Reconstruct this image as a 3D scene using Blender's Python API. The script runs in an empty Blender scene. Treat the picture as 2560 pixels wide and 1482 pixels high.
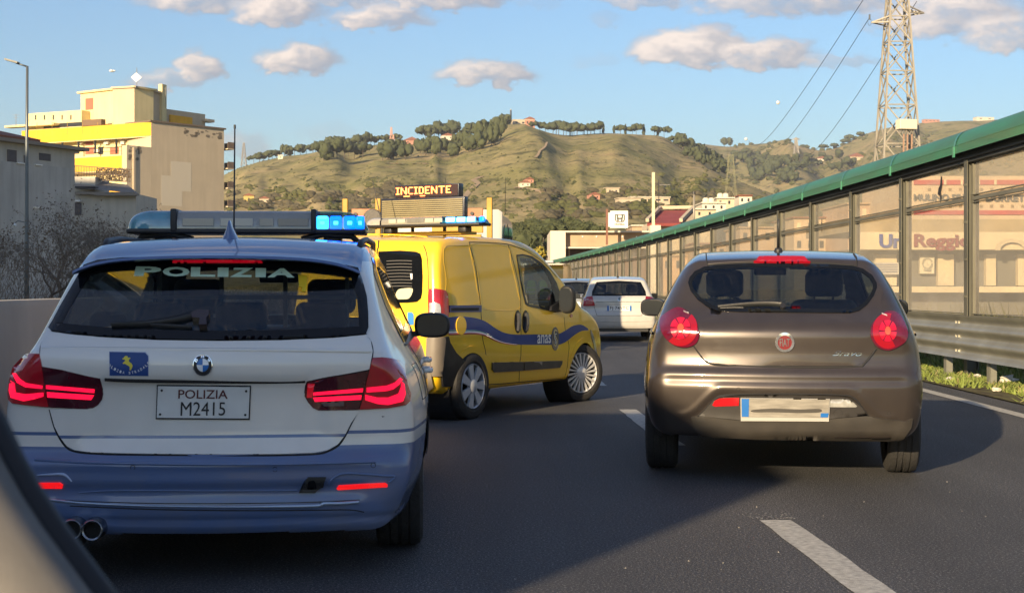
import bpy, bmesh, math, random
import numpy as np
from mathutils import Vector, Matrix, noise
from mathutils.geometry import delaunay_2d_cdt

random.seed(7); np.random.seed(7)
SC = bpy.context.scene
COL = SC.collection
R = math.radians

# ------------------------------------------------------------------ camera, sky, sun, exposure
FPX, HC, YH, CX = 3600.0, 1.24, 715.0, 1280.0
cam_d = bpy.data.cameras.new('camera'); cam = bpy.data.objects.new('camera', cam_d); COL.objects.link(cam)
cam.location = (0, 0, HC); cam.rotation_euler = (R(90), 0, 0)
cam_d.sensor_width = 36; cam_d.lens = 36*FPX/2560; cam_d.shift_y = -26/2560
cam_d.clip_start = 0.05; cam_d.clip_end = 20000
cam_d.dof.use_dof = True; cam_d.dof.focus_distance = 13; cam_d.dof.aperture_fstop = 18
SC.camera = cam

SUN_AZ, SUN_EL = 28.0, 16.0          # light travels to the right of forward; sun height
sd = Vector((math.sin(R(SUN_AZ))*math.cos(R(SUN_EL)), math.cos(R(SUN_AZ))*math.cos(R(SUN_EL)), -math.sin(R(SUN_EL))))
sun_d = bpy.data.lights.new('sun', 'SUN'); sun = bpy.data.objects.new('sun', sun_d); COL.objects.link(sun)
sun_d.energy = 4.8; sun_d.angle = R(0.6); sun_d.color = (1.0, 0.77, 0.47)
sun.rotation_euler = sd.to_track_quat('-Z', 'Y').to_euler()

SC.view_settings.view_transform = 'Standard'; SC.view_settings.look = 'None'
SC.view_settings.gamma = 1; SC.view_settings.use_curve_mapping = False
SC.view_settings.exposure = 1.12

world = bpy.data.worlds.new('World'); SC.world = world; world.use_nodes = True
wt = world.node_tree; wt.nodes.clear()
def wn(t, **k):
    n = wt.nodes.new(t)
    for a, b in k.items(): setattr(n, a, b)
    return n
def wl(a, b): wt.links.new(a, b)
def wmath(op, a, b=None, c=None, clamp=False):
    n = wn('ShaderNodeMath', operation=op, use_clamp=clamp)
    for i, v in enumerate((a, b, c)):
        if v is None: continue
        if isinstance(v, (int, float)): n.inputs[i].default_value = v
        else: wl(v, n.inputs[i])
    return n.outputs[0]
sky = wn('ShaderNodeTexSky', sky_type='NISHITA', sun_disc=False)
sky.sun_elevation = R(SUN_EL); sky.sun_rotation = R(180+SUN_AZ); sky.air_density = 1.25; sky.dust_density = 0.6; sky.ozone_density = 2.2
tc = wn('ShaderNodeTexCoord')
sep = wn('ShaderNodeSeparateXYZ'); wl(tc.outputs['Generated'], sep.inputs[0])
ny = wmath('MAXIMUM', wmath('ABSOLUTE', sep.outputs[1]), 0.02)
U = wmath('DIVIDE', sep.outputs[0], ny); V = wmath('DIVIDE', sep.outputs[2], ny)
comb = wn('ShaderNodeCombineXYZ'); wl(U, comb.inputs[0]); wl(V, comb.inputs[1]); wl(sep.outputs[1], comb.inputs[2])
def wnoise(scale, det, off=0.0, sy=1.7):
    mp = wn('ShaderNodeMapping'); wl(comb.outputs[0], mp.inputs[0])
    mp.inputs['Scale'].default_value = (scale, scale*sy, 1); mp.inputs['Location'].default_value = (off, off*1.3, off)
    n = wn('ShaderNodeTexNoise'); n.inputs['Scale'].default_value = 1; n.inputs['Detail'].default_value = det; n.inputs['Roughness'].default_value = 0.55
    wl(mp.outputs[0], n.inputs[0]); return n.outputs[0]
n1 = wnoise(26, 6, 3.1); n2 = wnoise(75, 5, 9.4); n3 = wnoise(9, 4, 5.5)
# clouds as measured on the sky: centre x, centre y, half width, half height (in the photograph's pixels), density
CL = [(520,4,170,52,.85),(700,34,120,56,1.0),(900,-8,210,50,.8),(1100,0,170,46,.9),(955,52,120,40,.95),(750,158,100,48,1.05),
      (492,178,64,46,1.0),(425,202,100,34,.7),(1225,194,140,38,1.0),(1745,132,155,62,1.15),(1920,148,140,50,1.0),(2085,160,95,22,.6),
      (1590,2,115,30,.7),(1512,54,52,20,.4),(1980,6,260,62,.85),(2390,56,200,78,.95),(2550,95,150,62,.85),(605,372,80,44,.6),(1490,155,60,24,.3),
      (2250,-10,200,50,.6),(830,335,90,30,.3),(1350,5,60,22,.3),(870,355,60,30,.25)]
mask = None; shade = None
ddu = wmath('MULTIPLY', wmath('SUBTRACT', n1, 0.5), 0.050); ddv = wmath('MULTIPLY', wmath('SUBTRACT', n2, 0.5), 0.020)
Uw = wmath('ADD', U, ddu); Vw = wmath('ADD', V, ddv)
for (cx, cy, a, b, dn) in CL:
    u0, v0, a, b = (cx-CX)/FPX, (YH-cy)/FPX, a/FPX, b/FPX
    du = wmath('DIVIDE', wmath('SUBTRACT', Uw, u0), a); dv = wmath('DIVIDE', wmath('SUBTRACT', Vw, v0), b)
    # flatter base
    dvb = wmath('MAXIMUM', wmath('MULTIPLY', dv, -1.7), dv)
    q = wmath('ADD', wmath('MULTIPLY', du, du), wmath('MULTIPLY', dvb, dvb))
    m = wmath('MULTIPLY', wmath('MULTIPLY', wmath('SUBTRACT', 1.6, q, clamp=True), .85), dn)
    s = wmath('MULTIPLY', m, wmath('MULTIPLY_ADD', wmath('SUBTRACT', dv, du), 0.42, 0.48, clamp=True))
    mask = m if mask is None else wmath('MAXIMUM', mask, m)
    shade = s if shade is None else wmath('MAXIMUM', shade, s)
# more of the same clouds higher up and behind
hi = wmath('MULTIPLY', wmath('SUBTRACT', V, 0.26, clamp=True), 3.0, clamp=True)
back = wmath('LESS_THAN', sep.outputs[1], 0.0)
gen = wmath('MULTIPLY', wmath('MULTIPLY', wmath('SUBTRACT', n3, 0.49, clamp=True), 5.0, clamp=True), wmath('MAXIMUM', hi, back))
front = wmath('GREATER_THAN', sep.outputs[1], 0.0)
mask = wmath('MAXIMUM', wmath('MULTIPLY', mask, front), gen)
shade = wmath('MAXIMUM', wmath('MULTIPLY', shade, front), wmath('MULTIPLY', gen, 0.5))
nn = wmath('MULTIPLY', wmath('SUBTRACT', n2, 0.48), .85)
dens = wmath('MULTIPLY', wmath('ADD', mask, wmath('MULTIPLY', nn, mask)), 1.15, clamp=True)
sm = wn('ShaderNodeMapRange', interpolation_type='SMOOTHSTEP'); wl(dens, sm.inputs[0]); sm.inputs[1].default_value = .0; sm.inputs[2].default_value = 1.15; sm.inputs[4].default_value = .90
shn = wmath('ADD', shade, wmath('MULTIPLY', wmath('SUBTRACT', n2, 0.5), 0.9), clamp=True)
cr = wn('ShaderNodeValToRGB'); wl(shn, cr.inputs[0])
cr.color_ramp.elements[0].position = .12; cr.color_ramp.elements[0].color = (2.9, 2.95, 3.4, 1)
cr.color_ramp.elements[1].position = .85; cr.color_ramp.elements[1].color = (8.3, 6.8, 5.7, 1)
e = cr.color_ramp.elements.new(.45); e.color = (4.9, 4.3, 4.1, 1)
tint = wn('ShaderNodeMix', data_type='RGBA', blend_type='MULTIPLY'); tint.inputs[0].default_value = 1
wl(sky.outputs[0], tint.inputs[6]); tint.inputs[7].default_value = (0.70, 0.90, 1.19, 1)
mx = wn('ShaderNodeMix', data_type='RGBA'); wl(sm.outputs[0], mx.inputs[0]); wl(tint.outputs[2], mx.inputs[6]); wl(cr.outputs[0], mx.inputs[7])
bg = wn('ShaderNodeBackground'); bg.inputs[1].default_value = 0.066; wl(mx.outputs[2], bg.inputs[0])
wo = wn('ShaderNodeOutputWorld'); wl(bg.outputs[0], wo.inputs[0])

# ------------------------------------------------------------------ small library
def P(px, py, Y): return ((px-CX)/FPX*Y, Y, HC-(py-YH)/FPX*Y)
def tag(o, label=None, cat=None, group=None, kind=None):
    if label: o['label'] = label
    if cat: o['category'] = cat
    if group: o['group'] = group
    if kind: o['kind'] = kind
    return o
def empty(name, loc=(0,0,0), rz=0, label=None, cat=None, group=None):
    o = bpy.data.objects.new(name, None); COL.objects.link(o); o.location = loc; o.rotation_euler = (0, 0, rz)
    o.empty_display_size = .2
    return tag(o, label, cat, group)
class MB:
    def __init__(s): s.v = []; s.f = []
    def add(s, vs, fs, M=None):
        b = len(s.v)
        for v in vs: s.v.append(tuple(M @ Vector(v)) if M is not None else tuple(v))
        for f in fs: s.f.append(tuple(i+b for i in f))
        return s
    def box(s, c, d, M=None, rz=0):
        x, y, z = c; a, b, e = d[0]/2, d[1]/2, d[2]/2
        vs = [(-a,-b,-e),(a,-b,-e),(a,b,-e),(-a,b,-e),(-a,-b,e),(a,-b,e),(a,b,e),(-a,b,e)]
        if rz:
            cc, ss = math.cos(rz), math.sin(rz); vs = [(v[0]*cc-v[1]*ss, v[0]*ss+v[1]*cc, v[2]) for v in vs]
        vs = [(v[0]+x, v[1]+y, v[2]+z) for v in vs]
        return s.add(vs, [(0,3,2,1),(4,5,6,7),(0,1,5,4),(1,2,6,5),(2,3,7,6),(3,0,4,7)], M)
    def bar(s, p, q, w, h=None, M=None):
        p, q = Vector(p), Vector(q); h = h or w; d = (q-p)
        if d.length < 1e-6: return s
        d.normalize(); up = Vector((0,0,1)) if abs(d.z) < .9 else Vector((0,1,0))
        a = d.cross(up).normalized()*w/2; b = a.cross(d).normalized()*h/2
        vs = [p-a-b, p+a-b, p+a+b, p-a+b, q-a-b, q+a-b, q+a+b, q-a+b]
        return s.add(vs, [(0,3,2,1),(4,5,6,7),(0,1,5,4),(1,2,6,5),(2,3,7,6),(3,0,4,7)], M)
    def tube(s, pts, r, n=8, M=None, cap=True):
        pts = [Vector(p) for p in pts]; rs = r if isinstance(r, (list, tuple)) else [r]*len(pts)
        b = len(s.v); prev = None
        for i, p in enumerate(pts):
            d = (pts[min(i+1, len(pts)-1)]-pts[max(i-1, 0)])
            d = d.normalized() if d.length > 1e-9 else Vector((0,0,1))
            if prev is None: a = d.cross(Vector((0,0,1)) if abs(d.z) < .9 else Vector((1,0,0))).normalized()
            else: a = (prev - d*prev.dot(d)).normalized()
            prev = a; c = d.cross(a)
            for k in range(n):
                t = 2*math.pi*k/n; v = p+(a*math.cos(t)+c*math.sin(t))*rs[i]
                s.v.append(tuple(M @ v) if M is not None else tuple(v))
        for i in range(len(pts)-1):
            for k in range(n):
                k2 = (k+1) % n; s.f.append((b+i*n+k, b+i*n+k2, b+(i+1)*n+k2, b+(i+1)*n+k))
        if cap: s.f.append(tuple(b+k for k in range(n))[::-1]); s.f.append(tuple(b+(len(pts)-1)*n+k for k in range(n)))
        return s
    def lathe(s, prof, n=32, axis='x', M=None, c=(0,0,0)):
        b = len(s.v)
        for (a, r) in prof:
            for k in range(n):
                t = 2*math.pi*k/n; u, w = r*math.cos(t), r*math.sin(t)
                v = (a, u, w) if axis == 'x' else ((u, a, w) if axis == 'y' else (u, w, a))
                v = Vector((v[0]+c[0], v[1]+c[1], v[2]+c[2])); s.v.append(tuple(M @ v) if M is not None else tuple(v))
        for i in range(len(prof)-1):
            for k in range(n):
                k2 = (k+1) % n; s.f.append((b+i*n+k, b+i*n+k2, b+(i+1)*n+k2, b+(i+1)*n+k))
        return s
    def prism(s, poly, y0, y1, M=None, plane='xz'):
        n = len(poly); b = len(s.v)
        for y in (y0, y1):
            for (u, w) in poly:
                v = Vector({'xz': (u, y, w), 'yz': (y, u, w), 'xy': (u, w, y)}[plane]); s.v.append(tuple(M @ v) if M is not None else tuple(v))
        s.f.append(tuple(b+i for i in range(n))); s.f.append(tuple(b+n+i for i in range(n))[::-1])
        for i in range(n): j = (i+1) % n; s.f.append((b+i, b+n+i, b+n+j, b+j))
        return s
    def rbox(s, c, d, bev=.03, seg=3, M=None):
        bm = bmesh.new(); bmesh.ops.create_cube(bm, size=1)
        bmesh.ops.scale(bm, vec=d, verts=bm.verts)
        bmesh.ops.bevel(bm, geom=bm.edges[:], offset=min(bev, min(d)*.49), segments=seg, profile=.5, affect='EDGES')
        bmesh.ops.translate(bm, vec=c, verts=bm.verts); bm.verts.index_update()
        s.add([v.co[:] for v in bm.verts], [[v.index for v in f.verts] for f in bm.faces], M); bm.free(); return s
    def sph(s, c, r, sub=2, sc=(1,1,1), M=None, amp=0, seed=0):
        bm = bmesh.new(); bmesh.ops.create_icosphere(bm, subdivisions=sub, radius=1)
        vs = []
        for v in bm.verts:
            p = v.co.copy()
            if amp: p *= 1+amp*noise.noise(p*2.2+Vector((seed*3.3, seed, 0)))
            vs.append((c[0]+p.x*r*sc[0], c[1]+p.y*r*sc[1], c[2]+p.z*r*sc[2]))
        s.add(vs, [[v.index for v in f.verts] for f in bm.faces], M); bm.free(); return s
    def mesh(s, name, m, smooth=False):
        me = bpy.data.meshes.new(name); me.from_pydata(s.v, [], s.f); me.validate()
        if m: me.materials.append(m)
        if smooth:
            me.polygons.foreach_set('use_smooth', [True]*len(me.polygons))
        me.update(); return me
    def build(s, name, m, parent=None, smooth=False, fixn=True, ang=None):
        me = s.mesh(name, m, smooth)
        if fixn:
            bm = bmesh.new(); bm.from_mesh(me); bmesh.ops.recalc_face_normals(bm, faces=bm.faces); bm.to_mesh(me); bm.free()
        if ang: me.set_sharp_from_angle(angle=R(ang))
        o = bpy.data.objects.new(name, me); COL.objects.link(o)
        if parent: o.parent = parent
        return o
def inst(name, me, parent=None, loc=(0,0,0), rot=(0,0,0), sc=(1,1,1)):
    o = bpy.data.objects.new(name, me); COL.objects.link(o); o.location = loc; o.rotation_euler = rot; o.scale = sc
    if parent: o.parent = parent
    return o
def copy_tree(o, parent=None):
    c = o.copy(); COL.objects.link(c); c.parent = parent
    for ch in list(o.children): copy_tree(ch, c)
    return c

# ------------------------------------------------------------------ materials
MATS = {}
def mat(name, col, rough=.6, metal=0, coat=0, spec=.5, var=0, vs=3.0, bump=0, bs=40, emit=None, es=0, col2=None, alpha=None, coatr=.05, flake=0, detail=5, stretch=(1,1,1), dirt=0):
    if name in MATS: return MATS[name]
    m = bpy.data.materials.new(name); m.use_nodes = True; t = m.node_tree; b = t.nodes['Principled BSDF']
    b.inputs['Base Color'].default_value = (*col, 1); b.inputs['Roughness'].default_value = rough; b.inputs['Metallic'].default_value = metal
    b.inputs['Coat Weight'].default_value = coat; b.inputs['Coat Roughness'].default_value = coatr; b.inputs['Specular IOR Level'].default_value = spec
    N = t.nodes; L = t.links
    if emit: b.inputs['Emission Color'].default_value = (*emit, 1); b.inputs['Emission Strength'].default_value = es
    if alpha is not None: b.inputs['Alpha'].default_value = alpha
    if var or bump or flake or dirt:
        c = N.new('ShaderNodeTexCoord'); mp = N.new('ShaderNodeMapping'); mp.inputs['Scale'].default_value = stretch; L.new(c.outputs['Object'], mp.inputs[0])
    if var:
        n = N.new('ShaderNodeTexNoise'); n.inputs['Scale'].default_value = vs; n.inputs['Detail'].default_value = detail; L.new(mp.outputs[0], n.inputs[0])
        rp = N.new('ShaderNodeMapRange'); rp.inputs[1].default_value = .3; rp.inputs[2].default_value = .7; L.new(n.outputs[0], rp.inputs[0])
        x = N.new('ShaderNodeMix'); x.data_type = 'RGBA'; L.new(rp.outputs[0], x.inputs[0])
        c2 = col2 or tuple(max(0, k*(1-var)) for k in col)
        x.inputs[6].default_value = (*c2, 1); x.inputs[7].default_value = (*col, 1); L.new(x.outputs[2], b.inputs['Base Color'])
        rr = N.new('ShaderNodeMapRange'); rr.inputs[3].default_value = min(1, rough*1.25); rr.inputs[4].default_value = rough*.85; L.new(n.outputs[0], rr.inputs[0]); L.new(rr.outputs[0], b.inputs['Roughness'])
    if bump:
        n = N.new('ShaderNodeTexNoise'); n.inputs['Scale'].default_value = bs; n.inputs['Detail'].default_value = 4; L.new(mp.outputs[0], n.inputs[0])
        bp = N.new('ShaderNodeBump'); bp.inputs['Strength'].default_value = bump; bp.inputs['Distance'].default_value = .02; L.new(n.outputs[0], bp.inputs['Height']); L.new(bp.outputs[0], b.inputs['Normal'])
    MATS[name] = m; return m
def nd(t, typ, **k):
    n = t.nodes.new(typ)
    for a, b in k.items(): setattr(n, a, b)
    return n
def dust(m, col=(.20,.17,.13), amt=.35, zlo=.25, zhi=.9, base=.06):
    """road dirt: thicker low on the body, broken up by noise"""
    t = m.node_tree; b = t.nodes['Principled BSDF']; L = t.links
    src = b.inputs['Base Color'].links[0].from_socket if b.inputs['Base Color'].links else None
    c = nd(t, 'ShaderNodeTexCoord'); sp = nd(t, 'ShaderNodeSeparateXYZ'); L.new(c.outputs['Object'], sp.inputs[0])
    g = nd(t, 'ShaderNodeMapRange'); L.new(sp.outputs[2], g.inputs[0]); g.inputs[1].default_value = zhi; g.inputs[2].default_value = zlo; g.inputs[3].default_value = base; g.inputs[4].default_value = amt
    n = nd(t, 'ShaderNodeTexNoise'); n.inputs['Scale'].default_value = 6; n.inputs['Detail'].default_value = 7; L.new(c.outputs['Object'], n.inputs[0])
    mm = nd(t, 'ShaderNodeMath', operation='MULTIPLY'); L.new(g.outputs[0], mm.inputs[0])
    m2 = nd(t, 'ShaderNodeMapRange'); L.new(n.outputs[0], m2.inputs[0]); m2.inputs[1].default_value = .3; m2.inputs[2].default_value = .7; m2.inputs[3].default_value = .3; m2.inputs[4].default_value = 1.3; L.new(m2.outputs[0], mm.inputs[1])
    x = nd(t, 'ShaderNodeMix', data_type='RGBA'); L.new(mm.outputs[0], x.inputs[0]); x.inputs[7].default_value = (*col, 1)
    if src: L.new(src, x.inputs[6])
    else: x.inputs[6].default_value = b.inputs['Base Color'].default_value
    L.new(x.outputs[2], b.inputs['Base Color'])
    r = nd(t, 'ShaderNodeMath', operation='MULTIPLY_ADD'); L.new(mm.outputs[0], r.inputs[0]); r.inputs[1].default_value = .5; r.inputs[2].default_value = b.inputs['Roughness'].default_value; L.new(r.outputs[0], b.inputs['Roughness'])
    cw = nd(t, 'ShaderNodeMath', operation='MULTIPLY_ADD'); L.new(mm.outputs[0], cw.inputs[0]); cw.inputs[1].default_value = .35; cw.inputs[2].default_value = .04; L.new(cw.outputs[0], b.inputs['Coat Roughness'])
    return m
def glass(name, tint=(.5,.55,.55), refl=.06, rough=.03):
    if name in MATS: return MATS[name]
    m = bpy.data.materials.new(name); m.use_nodes = True; t = m.node_tree; t.nodes.clear()
    o = nd(t, 'ShaderNodeOutputMaterial'); tr = nd(t, 'ShaderNodeBsdfTransparent'); tr.inputs[0].default_value = (*tint, 1)
    gl = nd(t, 'ShaderNodeBsdfGlossy'); gl.inputs['Roughness'].default_value = rough; gl.inputs[0].default_value = (.95, .97, 1, 1)
    fr = nd(t, 'ShaderNodeLayerWeight'); fr.inputs[0].default_value = .35
    ad = nd(t, 'ShaderNodeMath', operation='MULTIPLY_ADD'); t.links.new(fr.outputs['Fresnel'], ad.inputs[0]); ad.inputs[1].default_value = .8; ad.inputs[2].default_value = refl
    mx = nd(t, 'ShaderNodeMixShader'); t.links.new(ad.outputs[0], mx.inputs[0]); t.links.new(tr.outputs[0], mx.inputs[1]); t.links.new(gl.outputs[0], mx.inputs[2])
    t.links.new(mx.outputs[0], o.inputs[0]); MATS[name] = m; return m
M_BLACK = mat('black_plastic', (.018,.018,.02), .45, var=.3, vs=14, bump=.1, bs=120)
M_SEAM = mat('panel_gap', (.012,.012,.014), .8)
M_FRIT = mat('black_glass_border', (.005,.006,.008), .08, spec=.35)
M_RUBBER = mat('tyre_rubber', (.028,.027,.027), .85, var=.4, vs=9, bump=.4, bs=60)
M_CHROME = mat('chrome', (.75,.76,.78), .12, metal=1)
M_ALU = mat('brushed_metal', (.45,.46,.47), .38, metal=.9, var=.25, vs=6)
M_WHITEP = mat('white_print', (.8,.8,.78), .5)
M_PLATE = mat('plate_white', (.72,.72,.70), .4, var=.12, vs=9)
M_PBLACK = mat('plate_black', (.015,.015,.018), .5)
M_EUBLUE = mat('plate_blue', (.015,.13,.42), .4)
M_SEAT = mat('dark_seat_fabric', (.03,.031,.036), .85, var=.3, vs=20)
M_LINING = mat('grey_lining', (.07,.072,.075), .9, var=.2, vs=8)
M_DASH = mat('dashboard_plastic', (.035,.036,.038), .6, var=.2, vs=12)
G_DARK = glass('tinted_glass', (.66,.76,.76), .04)
G_SIDE = glass('side_glass', (.72,.80,.76), .05)
G_CLEAR = glass('windscreen_glass', (.82,.88,.86), .03)

# ------------------------------------------------------------------ 2D fill and casting on car bodies
def pip(poly, x, y):
    x = np.asarray(x); y = np.asarray(y); ins = np.zeros(x.shape, bool); n = len(poly); j = n-1
    for i in range(n):
        xi, yi = poly[i]; xj, yj = poly[j]
        c = ((yi > y) != (yj > y)) & (x < (xj-xi)*(y-yi)/((yj-yi) if yj != yi else 1e-12)+xi)
        ins ^= c; j = i
    return ins
def resample(poly, sp, closed=True):
    out = []; n = len(poly)
    for i in range(n if closed else n-1):
        a, b = poly[i], poly[(i+1) % n]; d = math.hypot(b[0]-a[0], b[1]-a[1]); k = max(1, int(round(d/sp)))
        for q in range(k): out.append((a[0]+(b[0]-a[0])*q/k, a[1]+(b[1]-a[1])*q/k))
    if not closed: out.append(tuple(poly[-1]))
    return out
def smooth_poly(pts, it=1, closed=True):
    """corner-cutting interpolation through the points (Catmull-Rom)"""
    n = len(pts); out = []; K = 4
    for i in range(n if closed else n-1):
        g = lambda k: pts[k % n] if closed else pts[min(max(k, 0), n-1)]
        p0, p1, p2, p3 = g(i-1), g(i), g(i+1), g(i+2)
        for q in range(K):
            t = q/K; out.append(tuple(.5*((2*p1[c])+(-p0[c]+p2[c])*t+(2*p0[c]-5*p1[c]+4*p2[c]-p3[c])*t*t+(-p0[c]+3*p1[c]-3*p2[c]+p3[c])*t**3) for c in (0, 1)))
    if not closed: out.append(tuple(pts[-1]))
    return out
def fill2d(outer, holes=(), sp=10.0):
    outer = resample(outer, sp); holes = [resample(h, sp) for h in holes]
    vs = [Vector(p) for p in outer]; ed = [(i, (i+1) % len(outer)) for i in range(len(outer))]
    for h in holes:
        b = len(vs); vs += [Vector(p) for p in h]; ed += [(b+i, b+(i+1) % len(h)) for i in range(len(h))]
    xs = [p[0] for p in outer]; ys = [p[1] for p in outer]
    gx, gy = np.meshgrid(np.arange(min(xs)+sp*.5, max(xs), sp), np.arange(min(ys)+sp*.5, max(ys), sp)); gx, gy = gx.ravel(), gy.ravel()
    ins = pip(outer, gx, gy)
    for h in holes: ins &= ~pip(h, gx, gy)
    if len(gx):
        allb = np.array([(v.x, v.y) for v in vs]); gi = np.where(ins)[0]
        for i in gi:
            if np.min((allb[:,0]-gx[i])**2+(allb[:,1]-gy[i])**2) > (sp*.45)**2: vs.append(Vector((gx[i], gy[i])))
    r = delaunay_2d_cdt(vs, ed, [], 0, 1e-6)
    V2 = np.array([(v.x, v.y) for v in r[0]]); T = [tuple(f) for f in r[2]]
    if not T: return V2, []
    c = np.array([V2[list(t)].mean(0) for t in T]); ok = pip(outer, c[:,0], c[:,1])
    for h in holes: ok &= ~pip(h, c[:,0], c[:,1])
    return V2, [t for t, o in zip(T, ok) if o]
def boundary(T):
    cnt = {}
    for t in T:
        for a, b in ((t[0],t[1]),(t[1],t[2]),(t[2],t[0])): cnt[(a,b)] = 1
    return [(a, b) for (a, b) in cnt if (b, a) not in cnt]

class Shape:
    """smooth car hull: side profile, half-width table and rounding"""
    def __init__(s, side, wz, L, k=.1, bow_r=.14, bow_f=.18, crown=.06, taper=.075, tlen=.9, zb=.95, ftaper=.12, flen=1.1, extra=None):
        s.L = L; s.k = k; s.bow_r = bow_r; s.bow_f = bow_f; s.crown = crown; s.taper = taper; s.tlen = tlen; s.zb = zb; s.ftaper = ftaper; s.flen = flen; s.extra = extra
        poly = np.array(resample(smooth_poly(side), .05)); s.y0, s.z0, s.h = -.5, -.2, .0125
        ny_, nz_ = int((L+1.0)/s.h), int(2.4/s.h)
        Y, Z = np.meshgrid(s.y0+np.arange(ny_)*s.h, s.z0+np.arange(nz_)*s.h, indexing='ij')
        d2 = np.full(Y.shape, 1e9)
        for i in range(len(poly)):
            a = poly[i]; b = poly[(i+1) % len(poly)]; e = b-a; l2 = max(e@e, 1e-12)
            t = np.clip(((Y-a[0])*e[0]+(Z-a[1])*e[1])/l2, 0, 1); dd = (Y-a[0]-t*e[0])**2+(Z-a[1]-t*e[1])**2; np.minimum(d2, dd, out=d2)
        s.G = np.sqrt(d2)*np.where(pip(poly, Y, Z), -1, 1)
        s.wzz = np.array([a for a, b in wz]); s.wzw = np.array([b for a, b in wz])
        zz = np.linspace(0, 2.2, 200); w = np.interp(zz, s.wzz, s.wzw); kern = np.ones(9)/9; w = np.convolve(np.pad(w, 4, mode='edge'), kern, 'valid'); s.zz, s.ww = zz, w
    def f(s, p):
        x, y, z = np.abs(p[:,0]), p[:,1], p[:,2]
        tr = np.clip(1-y/(s.L*.4), 0, 1); tf = np.clip((y-s.L*.6)/(s.L*.4), 0, 1)
        yy = y - s.bow_r*x*x*tr + s.bow_f*x*x*tf
        zc = z + s.crown*x*x*np.clip((z-s.zb)/.2, 0, 1)
        u = np.clip((yy-s.y0)/s.h, 0, s.G.shape[0]-1.001); v = np.clip((zc-s.z0)/s.h, 0, s.G.shape[1]-1.001)
        i = u.astype(int); j = v.astype(int); a = u-i; b = v-j; G = s.G
        d1 = G[i,j]*(1-a)*(1-b)+G[i+1,j]*a*(1-b)+G[i,j+1]*(1-a)*b+G[i+1,j+1]*a*b
        W = np.interp(z, s.zz, s.ww) - s.taper*np.clip(1-y/s.tlen, 0, 1.3)**1.5 - s.ftaper*np.clip((y-(s.L-s.flen))/s.flen, 0, 1.2)**2
        d2 = x-W; k = s.k
        r = np.minimum(np.maximum(d1, d2), -k)+np.hypot(np.maximum(d1+k, 0), np.maximum(d2+k, 0))
        if s.extra is not None: r = r + s.extra(p[:,0], y, z)
        return r
    def grad(s, p, e=.006):
        g = np.zeros_like(p)
        for c in range(3):
            q = p.copy(); q[:,c] += e; w = p.copy(); w[:,c] -= e; g[:,c] = s.f(q)-s.f(w)
        return g/np.maximum(np.linalg.norm(g, axis=1, keepdims=True), 1e-9)
    def march(s, o, d, t0, t1, n=70):
        """first hit from outside along o+t d; a ray that misses takes its closest approach"""
        o = np.asarray(o, float); d = np.asarray(d, float); N = len(d); ts = np.linspace(t0, t1, n)
        hit = np.full(N, -1); best = np.full(N, 1e9); bt = np.full(N, t0); prev = None
        for i, t in enumerate(ts):
            v = s.f(o+d*t); nw = (v < 0) & (hit < 0); hit[nw] = i
            mm = (v < best) & (hit < 0); best[mm] = v[mm]; bt[mm] = t
        lo = np.where(hit > 0, ts[np.maximum(hit-1, 0)], bt); hi = np.where(hit > 0, ts[np.maximum(hit, 0)], bt)
        for _ in range(14):
            mid = (lo+hi)/2; v = s.f(o+d*mid[:,None]); inn = v < 0; hi = np.where(inn, mid, hi); lo = np.where(inn, lo, mid)
        return o+d*hi[:,None], hit > 0

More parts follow.
